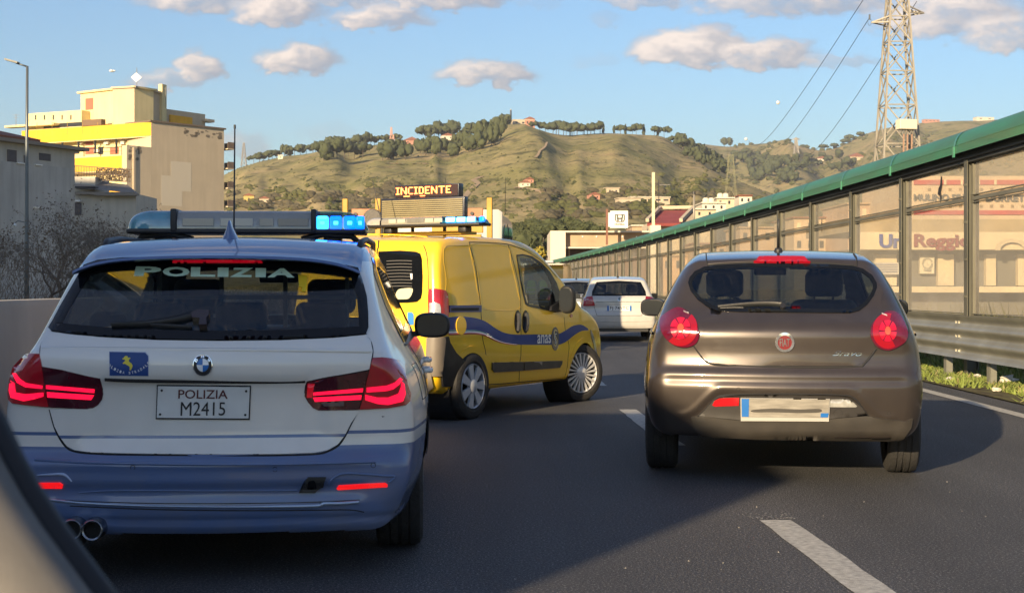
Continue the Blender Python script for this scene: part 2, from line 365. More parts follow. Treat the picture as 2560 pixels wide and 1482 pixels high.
class Car:
    def __init__(s, name, shape, X, Y, yaw, label, cat, group=None, z=0):
        s.S = shape; s.root = empty(name, (X, Y, z), -yaw, label, cat, group)      # yaw to the right is positive
        s.M = Matrix.Translation((X, Y, z)) @ Matrix.Rotation(-yaw, 4, 'Z'); s.Mi = np.array(s.M.inverted()); s.Mn = np.array(s.M)
        s.holes = []
    def px(s, pts):
        pts = np.asarray(pts, float); d = np.stack([(pts[:,0]-CX)/FPX, np.ones(len(pts)), -(pts[:,1]-YH)/FPX], 1)
        o = np.array([0, 0, HC]); ol = s.Mi[:3,:3] @ o + s.Mi[:3,3]; dl = d @ s.Mi[:3,:3].T
        Yc = s.M.translation.y; p, h = s.S.march(np.repeat(ol[None], len(d), 0), dl, Yc-1.6, Yc+4.6, 130); return p
    def toPx(s, p):
        w = p @ s.Mn[:3,:3].T + s.Mn[:3,3]; return np.stack([CX+FPX*w[:,0]/w[:,1], YH-FPX*(w[:,2]-HC)/w[:,1]], 1)
    def axis(s, pts, which):
        pts = np.asarray(pts, float); n = len(pts); o = np.zeros((n, 3)); d = np.zeros((n, 3)); T = 1.6
        if which == 'rear': o[:,0] = pts[:,0]; o[:,2] = pts[:,1]; o[:,1] = -.4; d[:,1] = 1
        if which == 'front': o[:,0] = pts[:,0]; o[:,2] = pts[:,1]; o[:,1] = s.S.L+.4; d[:,1] = -1; T = 2.6
        if which == 'right': o[:,1] = pts[:,0]; o[:,2] = pts[:,1]; o[:,0] = 1.2; d[:,0] = -1; T = 1.1
        if which == 'left': o[:,1] = pts[:,0]; o[:,2] = pts[:,1]; o[:,0] = -1.2; d[:,0] = 1; T = 1.1
        if which == 'top': o[:,0] = pts[:,0]; o[:,1] = pts[:,1]; o[:,2] = 2.1; d[:,2] = -1; T = 1.6
        return s.S.march(o, d, 0, T)[0]
    def cast(s, pts, how): return s.px(pts) if how == 'px' else s.axis(pts, how)
    def patch(s, name, poly, m, how='px', holes=(), sp=None, off=.003, th=.008, parent=None, smooth=False, obj=True):
        if smooth: poly = smooth_poly(poly)
        sp = sp or (14 if how == 'px' else .04)
        V2, T = fill2d(poly, holes, sp)
        p = s.cast(V2, how); n = s.S.grad(p); top = p+n*off; N = len(p)
        T2 = []
        for t in T:
            a, b, c = top[t[0]], top[t[1]], top[t[2]]; g = np.cross(b-a, c-a); T2.append(t if g @ n[t[0]] > 0 else (t[0], t[2], t[1]))
        vs = [tuple(v) for v in top]; fs = list(T2); mb = MB()
        if th:
            bd = boundary(T2); low = {}
            for a, b in bd:
                for q in (a, b):
                    if q not in low: low[q] = len(vs); vs.append(tuple(top[q]-n[q]*th))
                fs.append((b, a, low[a], low[b]))
        mb.v = vs; mb.f = fs
        me = mb.mesh(name, m, True); me.set_sharp_from_angle(angle=R(50))
        o = bpy.data.objects.new(name, me); COL.objects.link(o); o.parent = parent or s.root; return o
    def line(s, name, pts, w, m, how='px', off=.002, parent=None, closed=False, smooth=True, h=None):
        """ribbon of width w metres that follows the body"""
        if smooth: pts = smooth_poly(pts, closed=closed)
        pts = resample(pts, 8 if how == 'px' else .03, closed)
        if closed: pts = pts+[pts[0]]
        p = s.cast(pts, how); n = s.S.grad(p); d = np.gradient(p, axis=0); d /= np.maximum(np.linalg.norm(d, axis=1, keepdims=True), 1e-9)
        a = np.cross(n, d); a /= np.maximum(np.linalg.norm(a, axis=1, keepdims=True), 1e-9)
        ww = np.full(len(p), w) if np.isscalar(w) else np.interp(np.linspace(0, 1, len(p)), np.linspace(0, 1, len(w)), w)
        mb = MB(); h = h or 0
        for i in range(len(p)):
            e = a[i]*ww[i]/2; mb.v += [tuple(p[i]-e-n[i]*.003), tuple(p[i]-e*.75+n[i]*(off+h)), tuple(p[i]+e*.75+n[i]*(off+h)), tuple(p[i]+e-n[i]*.003)]
        for i in range(len(p)-1):
            for k in range(3): mb.f.append((4*i+k, 4*i+k+1, 4*i+k+5, 4*i+k+4))
        o = mb.build(name, m, parent or s.root, True, fixn=False); return o
    def text(s, name, txt, quad, m, how='px', off=.004, parent=None, bold=0.0, shear=0, ital=False):
        """lettering fitted in a quad (four corners: top-left, top-right, bottom-right, bottom-left)"""
        V, Fc = text_mesh(txt, bold, shear)
        q = [np.array(k, float) for k in quad]; u = V[:,0:1]; v = V[:,1:2]
        pts = (q[3]*(1-u)+q[2]*u)*(1-v)+(q[0]*(1-u)+q[1]*u)*v
        p = s.cast(pts, how); n = s.S.grad(p); p = p+n*off
        mb = MB(); mb.v = [tuple(k) for k in p]; mb.f = Fc; o = mb.build(name, m, parent or s.root, fixn=False); return o
    def hole(s, poly, how): s.holes.append((poly, how))
    def body(s, m, name='body', nr=(100, 90), ny=190, lining=True, arches=()):
        S = s.S; L = S.L; faces = []
        c = np.array([0, L/2, .72]); ho = np.array([1.25, L/2+.45, 1.15]); hi = np.array([.35, L/2-.75, .12])
        a, b = nr
        def grid(ax, sg, n1_, n2_):
            o = [k for k in range(3) if k != ax]; u, v = np.meshgrid(np.linspace(-1, 1, n1_+1), np.linspace(-1, 1, n2_+1), indexing='ij')
            q = np.zeros((u.size, 3)); q[:,ax] = sg; q[:,o[0]] = u.ravel(); q[:,o[1]] = v.ravel(); return q, n1_, n2_
        allv = []; allf = []
        for ax, sg, g1, g2 in ((1,-1,a,b),(1,1,a,b),(0,-1,ny,b),(0,1,ny,b),(2,1,a,ny),(2,-1,a,ny)):
            q, n1_, n2_ = grid(ax, sg, g1, g2); po = c+q*ho; pi_ = c+q*hi
            p, h = S.march(po, pi_-po, 0, 1, 60); base = len(allv); allv += [tuple(k) for k in p]
            for i in range(n1_):
                for j in range(n2_): allf.append((base+i*(n2_+1)+j, base+(i+1)*(n2_+1)+j, base+(i+1)*(n2_+1)+j+1, base+i*(n2_+1)+j+1))
        Vn = np.array(allv); Fn = np.array(allf); cen = Vn[Fn].mean(1); g = S.grad(cen); kill = np.zeros(len(Fn), bool); pxs = s.toPx(cen)
        cw = np.array([0,0,HC]); ol = s.Mi[:3,:3] @ cw + s.Mi[:3,3]; facing = np.einsum('ij,ij->i', g, ol[None]-cen) > 0
        for poly, how in s.holes:
            if how == 'px': kill |= pip(poly, pxs[:,0], pxs[:,1]) & facing
            elif how == 'rear': kill |= pip(poly, cen[:,0], cen[:,2]) & (g[:,1] < -.15)
            elif how == 'front': kill |= pip(poly, cen[:,0], cen[:,2]) & (g[:,1] > .1) & (cen[:,1] > L*.45)
            elif how == 'right': kill |= pip(poly, cen[:,1], cen[:,2]) & (cen[:,0] > .35) & (g[:,0] > .5)
            elif how == 'left': kill |= pip(poly, cen[:,1], cen[:,2]) & (cen[:,0] < -.35) & (g[:,0] < -.5)
        for (ya, za, ra) in arches: kill |= (np.hypot(cen[:,1]-ya, cen[:,2]-za) < ra) & (np.abs(cen[:,0]) > .45)
        kill |= (g[:,2] < -.85) & (cen[:,2] < .5)
        Fk = Fn[~kill]
        nrm = S.grad(Vn)
        mb = MB(); mb.v = [tuple(k) for k in Vn]; mb.f = []
        for f in Fk:
            e = np.cross(Vn[f[1]]-Vn[f[0]], Vn[f[3]]-Vn[f[0]]); mb.f.append(tuple(f) if e @ nrm[f[0]] > 0 else tuple(f[::-1]))
        me = mb.mesh(name, m, True); bm = bmesh.new(); bm.from_mesh(me); bmesh.ops.remove_doubles(bm, verts=bm.verts, dist=1e-4); bm.to_mesh(me); bm.free()
        me.polygons.foreach_set('use_smooth', [True]*len(me.polygons))
        o = bpy.data.objects.new(name, me); COL.objects.link(o); o.parent = s.root
        if lining:
            k2 = np.zeros(len(Fn), bool)
            for poly, how in s.holes:
                if how == 'px': k2 |= pip(inset(poly, -42), pxs[:,0], pxs[:,1]) & facing
            keep = set(map(tuple, (np.sort(Fn[~k2], axis=1)).tolist()))
            q = Vn-nrm*.035; m2 = MB(); m2.v = [tuple(k) for k in q]; m2.f = [tuple(f[::-1]) for f in mb.f if tuple(sorted(int(v) for v in f)) in keep]
            l = m2.build('interior_lining', M_LINING, s.root, True, fixn=False)
        return o

_TXT = {}
def text_mesh(txt, bold=0.0, shear=0.0):
    key = (txt, bold, shear)
    if key in _TXT: return _TXT[key]
    cu = bpy.data.curves.new('t', 'FONT'); cu.body = txt; cu.size = 1; cu.offset = bold; cu.shear = shear; cu.resolution_u = 3; cu.fill_mode = 'FRONT'
    ob = bpy.data.objects.new('t', cu); COL.objects.link(ob); bpy.context.view_layer.update()
    dg = bpy.context.evaluated_depsgraph_get(); me = bpy.data.meshes.new_from_object(ob.evaluated_get(dg))
    V = np.array([v.co[:2] for v in me.vertices]); Fc = [tuple(p.vertices) for p in me.polygons]
    mn, mxx = V.min(0), V.max(0); V = (V-mn)/(mxx-mn)
    bpy.data.objects.remove(ob); bpy.data.meshes.remove(me); bpy.data.curves.remove(cu)
    _TXT[key] = (V, Fc); return _TXT[key]
def flat_text(name, txt, M, w, h, m, parent=None, bold=0, shear=0, th=.01):
    """lettering in the local xz plane of M, lower left at its origin, with thickness"""
    V, Fc = text_mesh(txt, bold, shear); mb = MB(); n = len(V)
    mb.v = [tuple(M @ Vector((v[0]*w, 0, v[1]*h))) for v in V]+[tuple(M @ Vector((v[0]*w, th, v[1]*h))) for v in V]
    mb.f = list(Fc)
    cnt = {}
    for f in Fc:
        for i in range(len(f)): cnt[(f[i], f[(i+1) % len(f)])] = 1
    for (a, b) in cnt:
        if (b, a) not in cnt: mb.f.append((b, a, a+n, b+n))
    return mb.build(name, m, parent, fixn=False)
def circ(cx, cy, r, n=28, ry=None, a0=0, a1=360):
    return [(cx+r*math.cos(R(a0+(a1-a0)*k/n)), cy+(ry or r)*math.sin(R(a0+(a1-a0)*k/n))) for k in range(n + (0 if a1-a0 >= 360 else 1))]
def T(reg, pts):
    """zoom-window coordinates to photograph pixels"""
    x0, y0, s = reg; return [(x0+x/s, y0+y/s) for x, y in pts]
def wheel(root, x, y, r, w, side, spokes, cover_r, m_rim, name='wheel', steer=0, kind='star'):
    """side=+1: outer face to +x. One part 'wheel' with sub-parts tyre and rim"""
    wz = bpy.data.objects.new(name, None); COL.objects.link(wz); wz.parent = root; wz.location = (x, y, r); wz.rotation_euler = (0, 0, steer if side > 0 else steer)
    h = w/2; sgn = side
    prof = [(-h*.8, cover_r*.98), (-h, cover_r*1.1), (-h, r*.90), (-h*.86, r*.975), (-h*.6, r), (-h*.45, r), (-h*.43, r-.008), (-h*.38, r-.008), (-h*.36, r), (-.01, r), (-.008, r-.008), (.008, r-.008), (.01, r), (h*.36, r), (h*.38, r-.008), (h*.43, r-.008), (h*.45, r), (h*.6, r), (h*.86, r*.975), (h, r*.90), (h, cover_r*1.1), (h*.8, cover_r*.98)]
    MB().lathe(prof, 48).build('tyre', M_RUBBER, wz, True, ang=35)
    o = sgn*h*.82; mb = MB()
    MB().lathe([(o-sgn*.06, .02), (o-sgn*.06, cover_r*.99)], 32).build('brake_backing', M_BLACK, wz, True)
    mb.lathe([(o-sgn*.05, cover_r*.96), (o+sgn*.004, cover_r*.93), (o+sgn*.012, cover_r*.97), (o, cover_r*1.0), (o-sgn*.03, cover_r*1.0)], 48)
    mb.lathe([(o-sgn*.02, .07), (o+sgn*.012, .065), (o+sgn*.02, .045), (o+sgn*.022, .001)], 24)
    for k in range(spokes):
        a = 2*math.pi*k/spokes
        for (r0, r1, w0, w1) in (((.06, cover_r*.95, .013, .024),) if kind == 'fan' else ((.05, cover_r*.96, .048, .092),)):
            ca, sa = math.cos(a), math.sin(a); da = a + (0.10 if kind == 'fan' else 0)
            cb, sb = math.cos(da), math.sin(da)
            vs = []
            for (rr, ww, c_, s_) in ((r0, w0, ca, sa), (r1, w1, cb, sb)):
                for xx in (o-sgn*.012, o+sgn*.010):
                    for e in (-1, 1): vs.append((xx, rr*c_-e*ww/2*s_, rr*s_+e*ww/2*c_))
            mb.add(vs, [(0,1,3,2),(4,6,7,5),(0,4,5,1),(2,3,7,6),(0,2,6,4),(1,5,7,3)])
    mb.build('rim', m_rim, wz, ang=40)
    return wz
def seat(root, x, y, z=.35, h=1.15, w=.48, name='seat', m=None):
    mb = MB(); mb.rbox((x, y+.25, z+.05), (w, .5, .16), .06); mb.rbox((x, y, (z+h-.2)/2+.05), (w, .14, h-.22-z), .07)
    mb.rbox((x, y-.02, h-.04), (w*.56, .10, .20), .05, 4); mb.box((x-.07, y, h-.18), (.015, .015, .12)); mb.box((x+.07, y, h-.18), (.015, .015, .12))
    return mb.build(name, m or M_SEAT, root, True, ang=60)
def side_mirror(root, x, y, z, side, m, w=.20, h=.15, mm=None):
    a = MB(); a.sph((0, 0, 0), 1, 3); a.v = [(x+math.copysign(abs(p[0])**.72, p[0])*w/2, y+p[1]*.09, z+math.copysign(abs(p[2])**.62, p[2])*h/2) for p in a.v]
    a.v = [(v[0], min(v[1], y+.1) if v[1] > y-.045 else y-.045, v[2]) for v in a.v]
    a.bar((x-side*w*.35, y, z-h*.32), (x-side*(w*.5+.10), y+.03, z-h*.45), .05, .035)
    o = a.build('door_mirror', m, root, True, ang=50)
    g = MB(); g.prism([(x+math.copysign(abs(math.cos(t))**.62, math.cos(t))*w/2*.84, z+math.copysign(abs(math.sin(t))**.62, math.sin(t))*h/2*.80) for t in np.linspace(0, 6.18, 28)], y-.052, y-.048); g.build('mirror_glass', mm or mat('mirror_glass', (.06,.065,.07), .08, metal=.6), o)
    return o
# ------------------------------------------------------------------ zoom windows used when measuring
rA=(0,480,2.28); rB=(0,1000,2.291); rRL=(720,860,5.6125); rLL=(0,860,4.5); rD=(800,420,2.2105); rE=(1100,560,2.918); rF=(880,620,4.292); rC=(1560,580,2.28); rG=(180,560,3.2308); rI=(1560,560,3.15)
def shrink(poly, f, dx=0, dy=0):
    cx = sum(p[0] for p in poly)/len(poly); cy = sum(p[1] for p in poly)/len(poly)
    return [(cx+(x-cx)*f+dx, cy+(y-cy)*f+dy) for x, y in poly]
def inset(poly, d):
    """move a closed outline inwards by d"""
    n = len(poly); A = sum(poly[i][0]*poly[(i+1)%n][1]-poly[(i+1)%n][0]*poly[i][1] for i in range(n)); sg = 1 if A > 0 else -1; out = []
    for i in range(n):
        a, b, c = poly[i-1], poly[i], poly[(i+1)%n]
        t1 = (b[0]-a[0], b[1]-a[1]); t2 = (c[0]-b[0], c[1]-b[1]); l1 = math.hypot(*t1) or 1; l2 = math.hypot(*t2) or 1
        nx = -(t1[1]/l1+t2[1]/l2)/2*sg; ny_ = (t1[0]/l1+t2[0]/l2)/2*sg; l = max(math.hypot(nx, ny_), .5); out.append((b[0]+nx/l*d, b[1]+ny_/l*d))
    return out
def ss(x, a, b): t = np.clip((x-a)/(b-a), 0, 1); return t*t*(3-2*t)
def paint(name, col, metal=.0, rough=.35, coat=1.0, dustamt=.3):
    m = mat(name, col, rough, metal=metal, coat=coat, coatr=.03, var=.05, vs=2.0); dust(m, amt=dustamt); return m
def livery(name, white, blue, zlow, stripe, zroof):
    m = bpy.data.materials.new(name); m.use_nodes = True; t = m.node_tree; b = t.nodes['Principled BSDF']; L = t.links
    c = nd(t, 'ShaderNodeTexCoord'); sp = nd(t, 'ShaderNodeSeparateXYZ'); L.new(c.outputs['Object'], sp.inputs[0]); z = sp.outputs[2]
    def mth(op, a, v):
        n = nd(t, 'ShaderNodeMath', operation=op); L.new(a, n.inputs[0]); 
        if isinstance(v, float): n.inputs[1].default_value = v
        else: L.new(v, n.inputs[1])
        return n.outputs[0]
    s1 = mth('LESS_THAN', z, float(zlow)); s2 = mth('MULTIPLY', mth('GREATER_THAN', z, float(stripe[0])), mth('LESS_THAN', z, float(stripe[1]))); s3 = mth('GREATER_THAN', z, float(zroof))
    f = mth('MAXIMUM', mth('MAXIMUM', s1, s2), s3)
    x = nd(t, 'ShaderNodeMix', data_type='RGBA'); L.new(f, x.inputs[0]); x.inputs[6].default_value = (*white, 1); x.inputs[7].default_value = (*blue, 1); L.new(x.outputs[2], b.inputs['Base Color'])
    b.inputs['Roughness'].default_value = .35; b.inputs['Coat Weight'].default_value = 1; b.inputs['Coat Roughness'].default_value = .03
    dust(m, amt=.30, zlo=.25, zhi=.8, base=.05); return m
def arc_text(car, name, txt, cx, cy, r, a0, a1, w, h, m, how='px', off=.005, up=-1):
    """letters along an arc, angles in picture degrees (0 right, 90 down)"""
    mb = MB(); n = len(txt)
    for k, ch in enumerate(txt):
        if ch == ' ': continue
        a = R(a0+(a1-a0)*k/(n-1)); px, py = cx+r*math.cos(a), cy+r*math.sin(a)
        ux, uy = math.cos(a)*up, math.sin(a)*up            # up direction of the letter
        rx, ry = -uy, ux
        V, Fc = text_mesh(ch, .02)
        q = np.array([(px+rx*w*(v[0]-.5)+ux*h*(v[1]-.5), py+ry*w*(v[0]-.5)+uy*h*(v[1]-.5)) for v in V]); p = car.cast(q, how); nn_ = car.S.grad(p); p = p+nn_*off
        mb.add([tuple(v) for v in p], Fc)
    return mb.build(name, m, car.root, fixn=False)
M_LENS = mat('red_lamp_lens', (.20,.004,.012), .12, coat=1, spec=.6, var=.5, vs=18, emit=(1,.01,.04), es=.025)
M_LENSD = mat('smoked_red_lens', (.085,.006,.016), .12, coat=1, var=.4, vs=14)
M_LED = mat('lit_red_light', (.5,.01,.03), .3, emit=(1,.004,.04), es=.75)
M_LED2 = mat('dim_red_light', (.17,.002,.006), .2, coat=1, emit=(1,.006,.03), es=.13)
M_REFL = mat('red_reflector_glow', (.32,.006,.01), .2, coat=1, emit=(1,.01,.01), es=.15)  # slight emission imitates the light a reflector returns
M_CLEARL = mat('clear_lamp_lens', (.55,.55,.52), .15, metal=.3, coat=1, var=.4, vs=30)
M_BLUELED = mat('lit_blue_light', (.0,.2,.6), .3, emit=(.0,.055,1), es=3.2)
M_BLUECORE = mat('blue_light_core', (.1,.4,.6), .3, emit=(.03,.32,1), es=3.0)
M_BLUELENS = mat('blue_lamp_lens', (.10,.30,.40), .1, coat=1, spec=.7, var=.3, vs=12)
M_LBGREY = mat('light_bar_grey', (.20,.20,.19), .25, coat=.6, var=.3, vs=10)

# ================================================================== police estate car
side = [(.12,.195),(.03,.215),(.0,.32),(-.005,.42),(.0,.49),(.03,.525),(.05,.56),(.055,.66),(.05,.76),(.03,.85),(.02,.90),(.03,.955),(.07,.995),(.14,1.06),(.26,1.18),(.38,1.29),(.50,1.372),(.70,1.435),(1.0,1.474),(1.5,1.492),(2.1,1.488),(2.6,1.46),(2.95,1.40),(3.35,1.18),(3.7,1.0),(4.1,.93),(4.4,.83),(4.58,.70),(4.62,.5),(4.58,.28),(4.3,.2),(3.0,.18),(1.5,.18),(.6,.18)]
wz = [(.15,.84),(.28,.875),(.4,.928),(.55,.940),(.72,.934),(.85,.903),(.93,.85),(1.0,.81),(1.1,.768),(1.2,.728),(1.32,.684),(1.42,.662),(1.6,.65)]
def ex_police(x, y, z):
    tail = np.clip(1-y/.35, 0, 1) > 0; ax = np.abs(x)
    r = .018*ss(z, .56, .60)*(1-ss(z, .835, .85))*(1-ss(ax, .44, .56))          # plate recess under the ledge
    r = r - .014*(1-ss(np.abs(z-.50), .0, .03))*(1-ss(ax, .6, .85))             # bumper top lip
    r = r + .016*(ss(z, .335, .36))*(1-ss(z, .395, .42))*(1-ss(ax, .60, .72))   # groove over the bright strip
    r = r + .012*(1-ss(np.abs(z-.262), .0, .02))
    r = r - .006*(1-ss(np.abs(z-.965), .0, .02))*(1-ss(ax, .7, .8))
    return np.where(tail, r, 0)
SP = Shape(side, wz, 4.62, k=.085, bow_r=.12, crown=.07, taper=.100, tlen=.9, extra=ex_police)
pc = Car('police_car', SP, -1.283, 6.0, R(-3.5), 'white and blue police estate car with a lit blue roof light, nearest in the queue', 'police car')
WHITE, BLUE = (.78,.75,.70), (.060,.122,.295)
m_pol = livery('police_livery_paint', WHITE, BLUE, .565, (.612,.626), 1.355)
m_gate = livery('police_tailgate_paint', WHITE, BLUE, 0.0, (.600,.613), 9.0)
m_blue = paint('police_blue_paint', BLUE, dustamt=.16)
glassA = T(rA, [(485,424),(560,398),(700,385),(900,381),(1250,378),(1500,383),(1750,395),(1900,412),(2035,440),(2062,520),(2083,600),(2092,690),(2095,780),(2083,815),(1900,833),(1600,846),(1250,850),(900,845),(600,830),(400,812),(300,797),(283,780),(310,735),(355,650),(425,530)])
pc.hole(inset(glassA, 1), 'px')
sw = [(.74,.975),(1.6,.97),(2.6,.975),(3.28,.985),(3.0,1.17),(2.72,1.31),(2.5,1.36),(1.6,1.385),(.85,1.375),(.68,1.30),(.66,1.15)]
for sd_ in ('left', 'right'): pc.hole(inset(sw, .03), sd_)
ws = [(-.60,1.03),(0,1.05),(.60,1.03),(.60,1.2),(.56,1.36),(0,1.39),(-.56,1.36),(-.60,1.2)]
pc.hole(ws, 'front')
pc.body(m_pol, arches=[(.90,.33,.365),(3.72,.33,.37)])
fr = inset(glassA, 22)
for i, (x, y) in enumerate(fr):                       # wider black border along the top
    if y < 720: fr[i] = (x, y+8)
pc.patch('rear_window_border', glassA, M_FRIT, holes=[fr], off=.011, sp=10)
pc.patch('rear_window', fr, G_DARK, off=.009, th=0)
tg = T(rA, [(285,790),(300,801),(400,816),(600,834),(900,849),(1250,854),(1600,850),(1900,837),(2083,819),(2110,850),(2122,910),(2105,1008),(1990,1030),(1750,1070),(1738,1100),(1734,1140),(1755,1190),(1790,1225),(1840,1238),(2048,1245)])
tg += T(rB, [(2010,130),(1975,200),(1935,252),(1875,288),(1800,304),(1600,311),(1300,313),(1000,311),(700,306),(520,300),(430,287),(385,262),(345,208),(315,150),(287,50)])
tg += T(rA, [(500,1235),(555,1215),(585,1170),(590,1120),(572,1062),(450,1045),(247,1010),(232,930),(236,875),(255,825)])
pc.patch('tailgate', tg, m_gate, off=.006, th=.012)
pc.line('tailgate_gap', T(rB, [(2048,60),(2010,135),(1975,205),(1938,257),(1877,293),(1800,310),(1600,316),(1300,318),(1000,316),(700,312),(520,305),(428,293),(380,268),(340,212),(312,152),(285,52)]), .011, M_SEAM)
pc.line('tailgate_gap', T(rA, [(285,792),(255,826),(233,876),(230,930),(243,1006)]), .007, M_SEAM)
pc.line('tailgate_gap', T(rA, [(2085,820),(2112,850),(2125,910),(2112,990)]), .007, M_SEAM)
pc.line('handle_ledge', T(rA, [(600,1064),(800,1070),(1250,1075),(1600,1076),(1740,1072)]), .016, M_SEAM, off=.010)
pc.line('tailgate_crease', T(rA, [(245,893),(700,897),(1250,902),(1700,905),(2110,910)]), .016, m_gate, off=.009)
# lamps
LR_out = T(rRL, [(1180,200),(1300,195),(1440,215),(1560,250),(1610,300),(1622,400),(1632,480),(1665,600),(1700,700),(1690,800),(1640,850),(1400,890),(1000,912),(1035,800),(1062,700),(1105,500),(1150,330)])
LR_in = T(rRL, [(265,515),(600,460),(1120,370),(1140,340),(1095,500),(1052,700),(1020,800),(990,912),(600,925),(430,925),(350,890),(280,810),(230,720),(245,600)])
LL_out = T(rLL, [(300,130),(340,117),(455,115),(468,190),(485,300),(500,430),(530,600),(553,705),(300,680),(150,660),(115,620),(110,550),(130,400),(165,270),(230,200)])
LL_in = T(rLL, [(480,250),(700,285),(1000,355),(1135,380),(1155,470),(1168,550),(1155,620),(1110,680),(1050,715),(950,722),(562,706),(540,600),(512,430),(495,330)])
def lamp(car, name, poly, m, strips, ms, sp=9, how='px', smo=False):
    o = car.patch(name, poly, m, off=.010, th=.02, sp=sp, how=how)
    for s_ in strips: car.patch('light_strip', s_, ms, off=.0125, th=.002, sp=sp, parent=o, how=how)
    return o
lamp(pc, 'tail_lamp', LR_out, M_LENS, [T(rRL, [(1100,600),(1380,572),(1480,535),(1545,475),(1580,500),(1530,570),(1460,625),(1380,645),(1100,665)]), T(rRL, [(1080,700),(1250,740),(1400,740),(1530,690),(1560,600),(1572,530),(1602,560),(1622,700),(1590,800),(1400,845),(1250,830),(1080,775)])], M_LED)
lamp(pc, 'tail_lamp', LR_in, M_LENSD, [T(rRL, [(355,668),(1050,608),(1045,660),(355,712)]), T(rRL, [(350,740),(1030,705),(1020,770),(380,800)])], M_LED)
pc.patch('light_strip', T(rRL, [(275,525),(375,520),(340,735),(262,735)]), M_LED2, off=.0205, th=.01, sp=9)
pc.patch('reversing_lamp', T(rRL, [(480,815),(780,795),(780,855),(520,862)]), mat('smoked_lens', (.12,.08,.09), .2, coat=1), off=.0205, th=.01, sp=9)
lamp(pc, 'tail_lamp', LL_out, M_LENS, [T(rLL, [(168,340),(205,333),(250,390),(310,430),(490,458),(486,492),(300,475),(218,432)]), T(rLL, [(145,400),(188,440),(200,540),(300,555),(500,535),(500,580),(400,610),(280,635),(150,600),(130,520)])], M_LED)
lamp(pc, 'tail_lamp', LL_in, M_LENSD, [T(rLL, [(530,452),(1070,498),(1065,540),(530,492)]), T(rLL, [(540,530),(1065,566),(1030,620),(545,590)])], M_LED)
for pl in (LR_out, LR_in, LL_out, LL_in): pc.line('lamp_gap', pl, .006, M_SEAM, off=.004, closed=True, smooth=False)
pc.patch('high_brake_light', T(rA, [(998,392),(1475,397),(1497,416),(985,415)]), M_LED2, off=.016, th=.02, sp=8)
# badge, plates, sticker
bx, by = 508, 912
pc.patch('badge_ring', circ(bx, by, 24.5), M_CHROME, holes=[circ(bx, by, 22.8)], off=.016, sp=5)
pc.patch('badge_ring', circ(bx, by, 23), M_PBLACK, holes=[circ(bx, by, 15)], off=.015, sp=5)
for k in range(4):
    a0 = 90*k; q = [(bx, by)]+circ(bx, by, 15, 8, a0=a0, a1=a0+90)
    pc.patch('badge_quarter', q, mat('badge_blue', (.01,.15,.48), .3) if k in (0, 2) else mat('badge_white', (.8,.82,.85), .25, coat=1), off=.0145, sp=5)
arc_text(pc, 'badge_letters', 'BMW', bx, by, 19, 214, 326, 8, 7, M_CHROME, off=.018, up=1)
st = T(rA, [(625,912),(832,914),(851,934),(850,1046),(626,1044)])
m_stk = mat('sticker_blue', (.010,.055,.24), .5)
pc.patch('force_sticker', st, mat('sticker_edge', (.45,.5,.6), .4), off=.008, sp=10)
pc.patch('force_sticker', inset(st, 1.8), m_stk, off=.0095, sp=10)
m_gold = mat('sticker_yellow', (.75,.62,.05), .45)
cent = [(716,938),(724,934),(731,938),(733,948),(744,945),(748,950),(738,958),(741,968),(752,975),(760,988),(757,998),(750,1012),(742,1012),(744,998),(738,990),(726,984),(716,978),(706,980),(703,974),(712,968),(718,962),(714,955),(706,957),(700,952),(708,948)]
pc.patch('centaur_emblem', T(rA, cent), m_gold, off=.0115, th=.001, sp=5)
arc_text(pc, 'sticker_lettering', 'POLIZIA STRADALE', 322, 862, 68, 138, 42, 4.6, 6.0, M_WHITEP, off=.0115, up=-1)
pl = T(rA, [(905,1100),(1425,1105),(1418,1287),(898,1283)])
pc.patch('plate_holder', [(x+(-3 if x<500 else 3), y+(-2.5 if y<1000 else 4)) for x, y in pl], M_PBLACK, off=.012, th=.02, sp=20)
np_ = pc.patch('number_plate', pl, M_PLATE, off=.016, th=.004, sp=20)
pc.text('plate_lettering', 'POLIZIA', T(rA, [(1022,1118),(1302,1120),(1300,1172),(1020,1170)]), mat('plate_print_red', (.10,.02,.02), .5), off=.018, parent=np_, bold=.008)
pc.text('plate_lettering', 'M2415', T(rA, [(1036,1190),(1288,1192),(1286,1270),(1033,1272)]), M_PBLACK, off=.018, parent=np_)
for (x, y) in ((927,1123),(1405,1127),(918,1263),(1400,1266)): pc.patch('plate_screw', [(a, b) for a, b in circ(*T(rA, [(x, y)])[0], 3, 10)], M_PBLACK, off=.019, th=.002, sp=3, parent=np_)
m_pgreen = mat('window_letter_green', (.60,.80,.62), .5, emit=None)
gx = T(rG, [(500,360),(1805,378),(1803,450),(497,438)])
letters = 'POLIZIA'; xs = [(0,.178),(.178,.352),(.352,.51),(.517,.592),(.592,.742),(.750,.822),(.824,1.0)]
for ch, (a, b) in zip(letters, xs):
    if ch in 'I': V_ = [(0,0),(1,0),(1,1),(0,1)]; 
    q = [(gx[0][0]+(gx[1][0]-gx[0][0])*t, gx[0][1]+(gx[1][1]-gx[0][1])*t) for t in (a+.004, b-.004)]
    q2 = [(gx[3][0]+(gx[2][0]-gx[3][0])*t, gx[3][1]+(gx[2][1]-gx[3][1])*t) for t in (b-.004, a+.004)]
    sh = 5 if ch in 'PZA' else 0
    pc.text('window_lettering', ch, [(q[0][0]+sh, q[0][1]), q[1], q2[0], q2[1]], m_pgreen, off=.013, bold=.045)
pc.patch('yellow_tag', T(rA, [(1700,483),(1752,487),(1745,578),(1718,576),(1722,553),(1704,550)]), mat('tag_yellow', (.75,.50,.02), .5), off=.012, th=.004, sp=10)
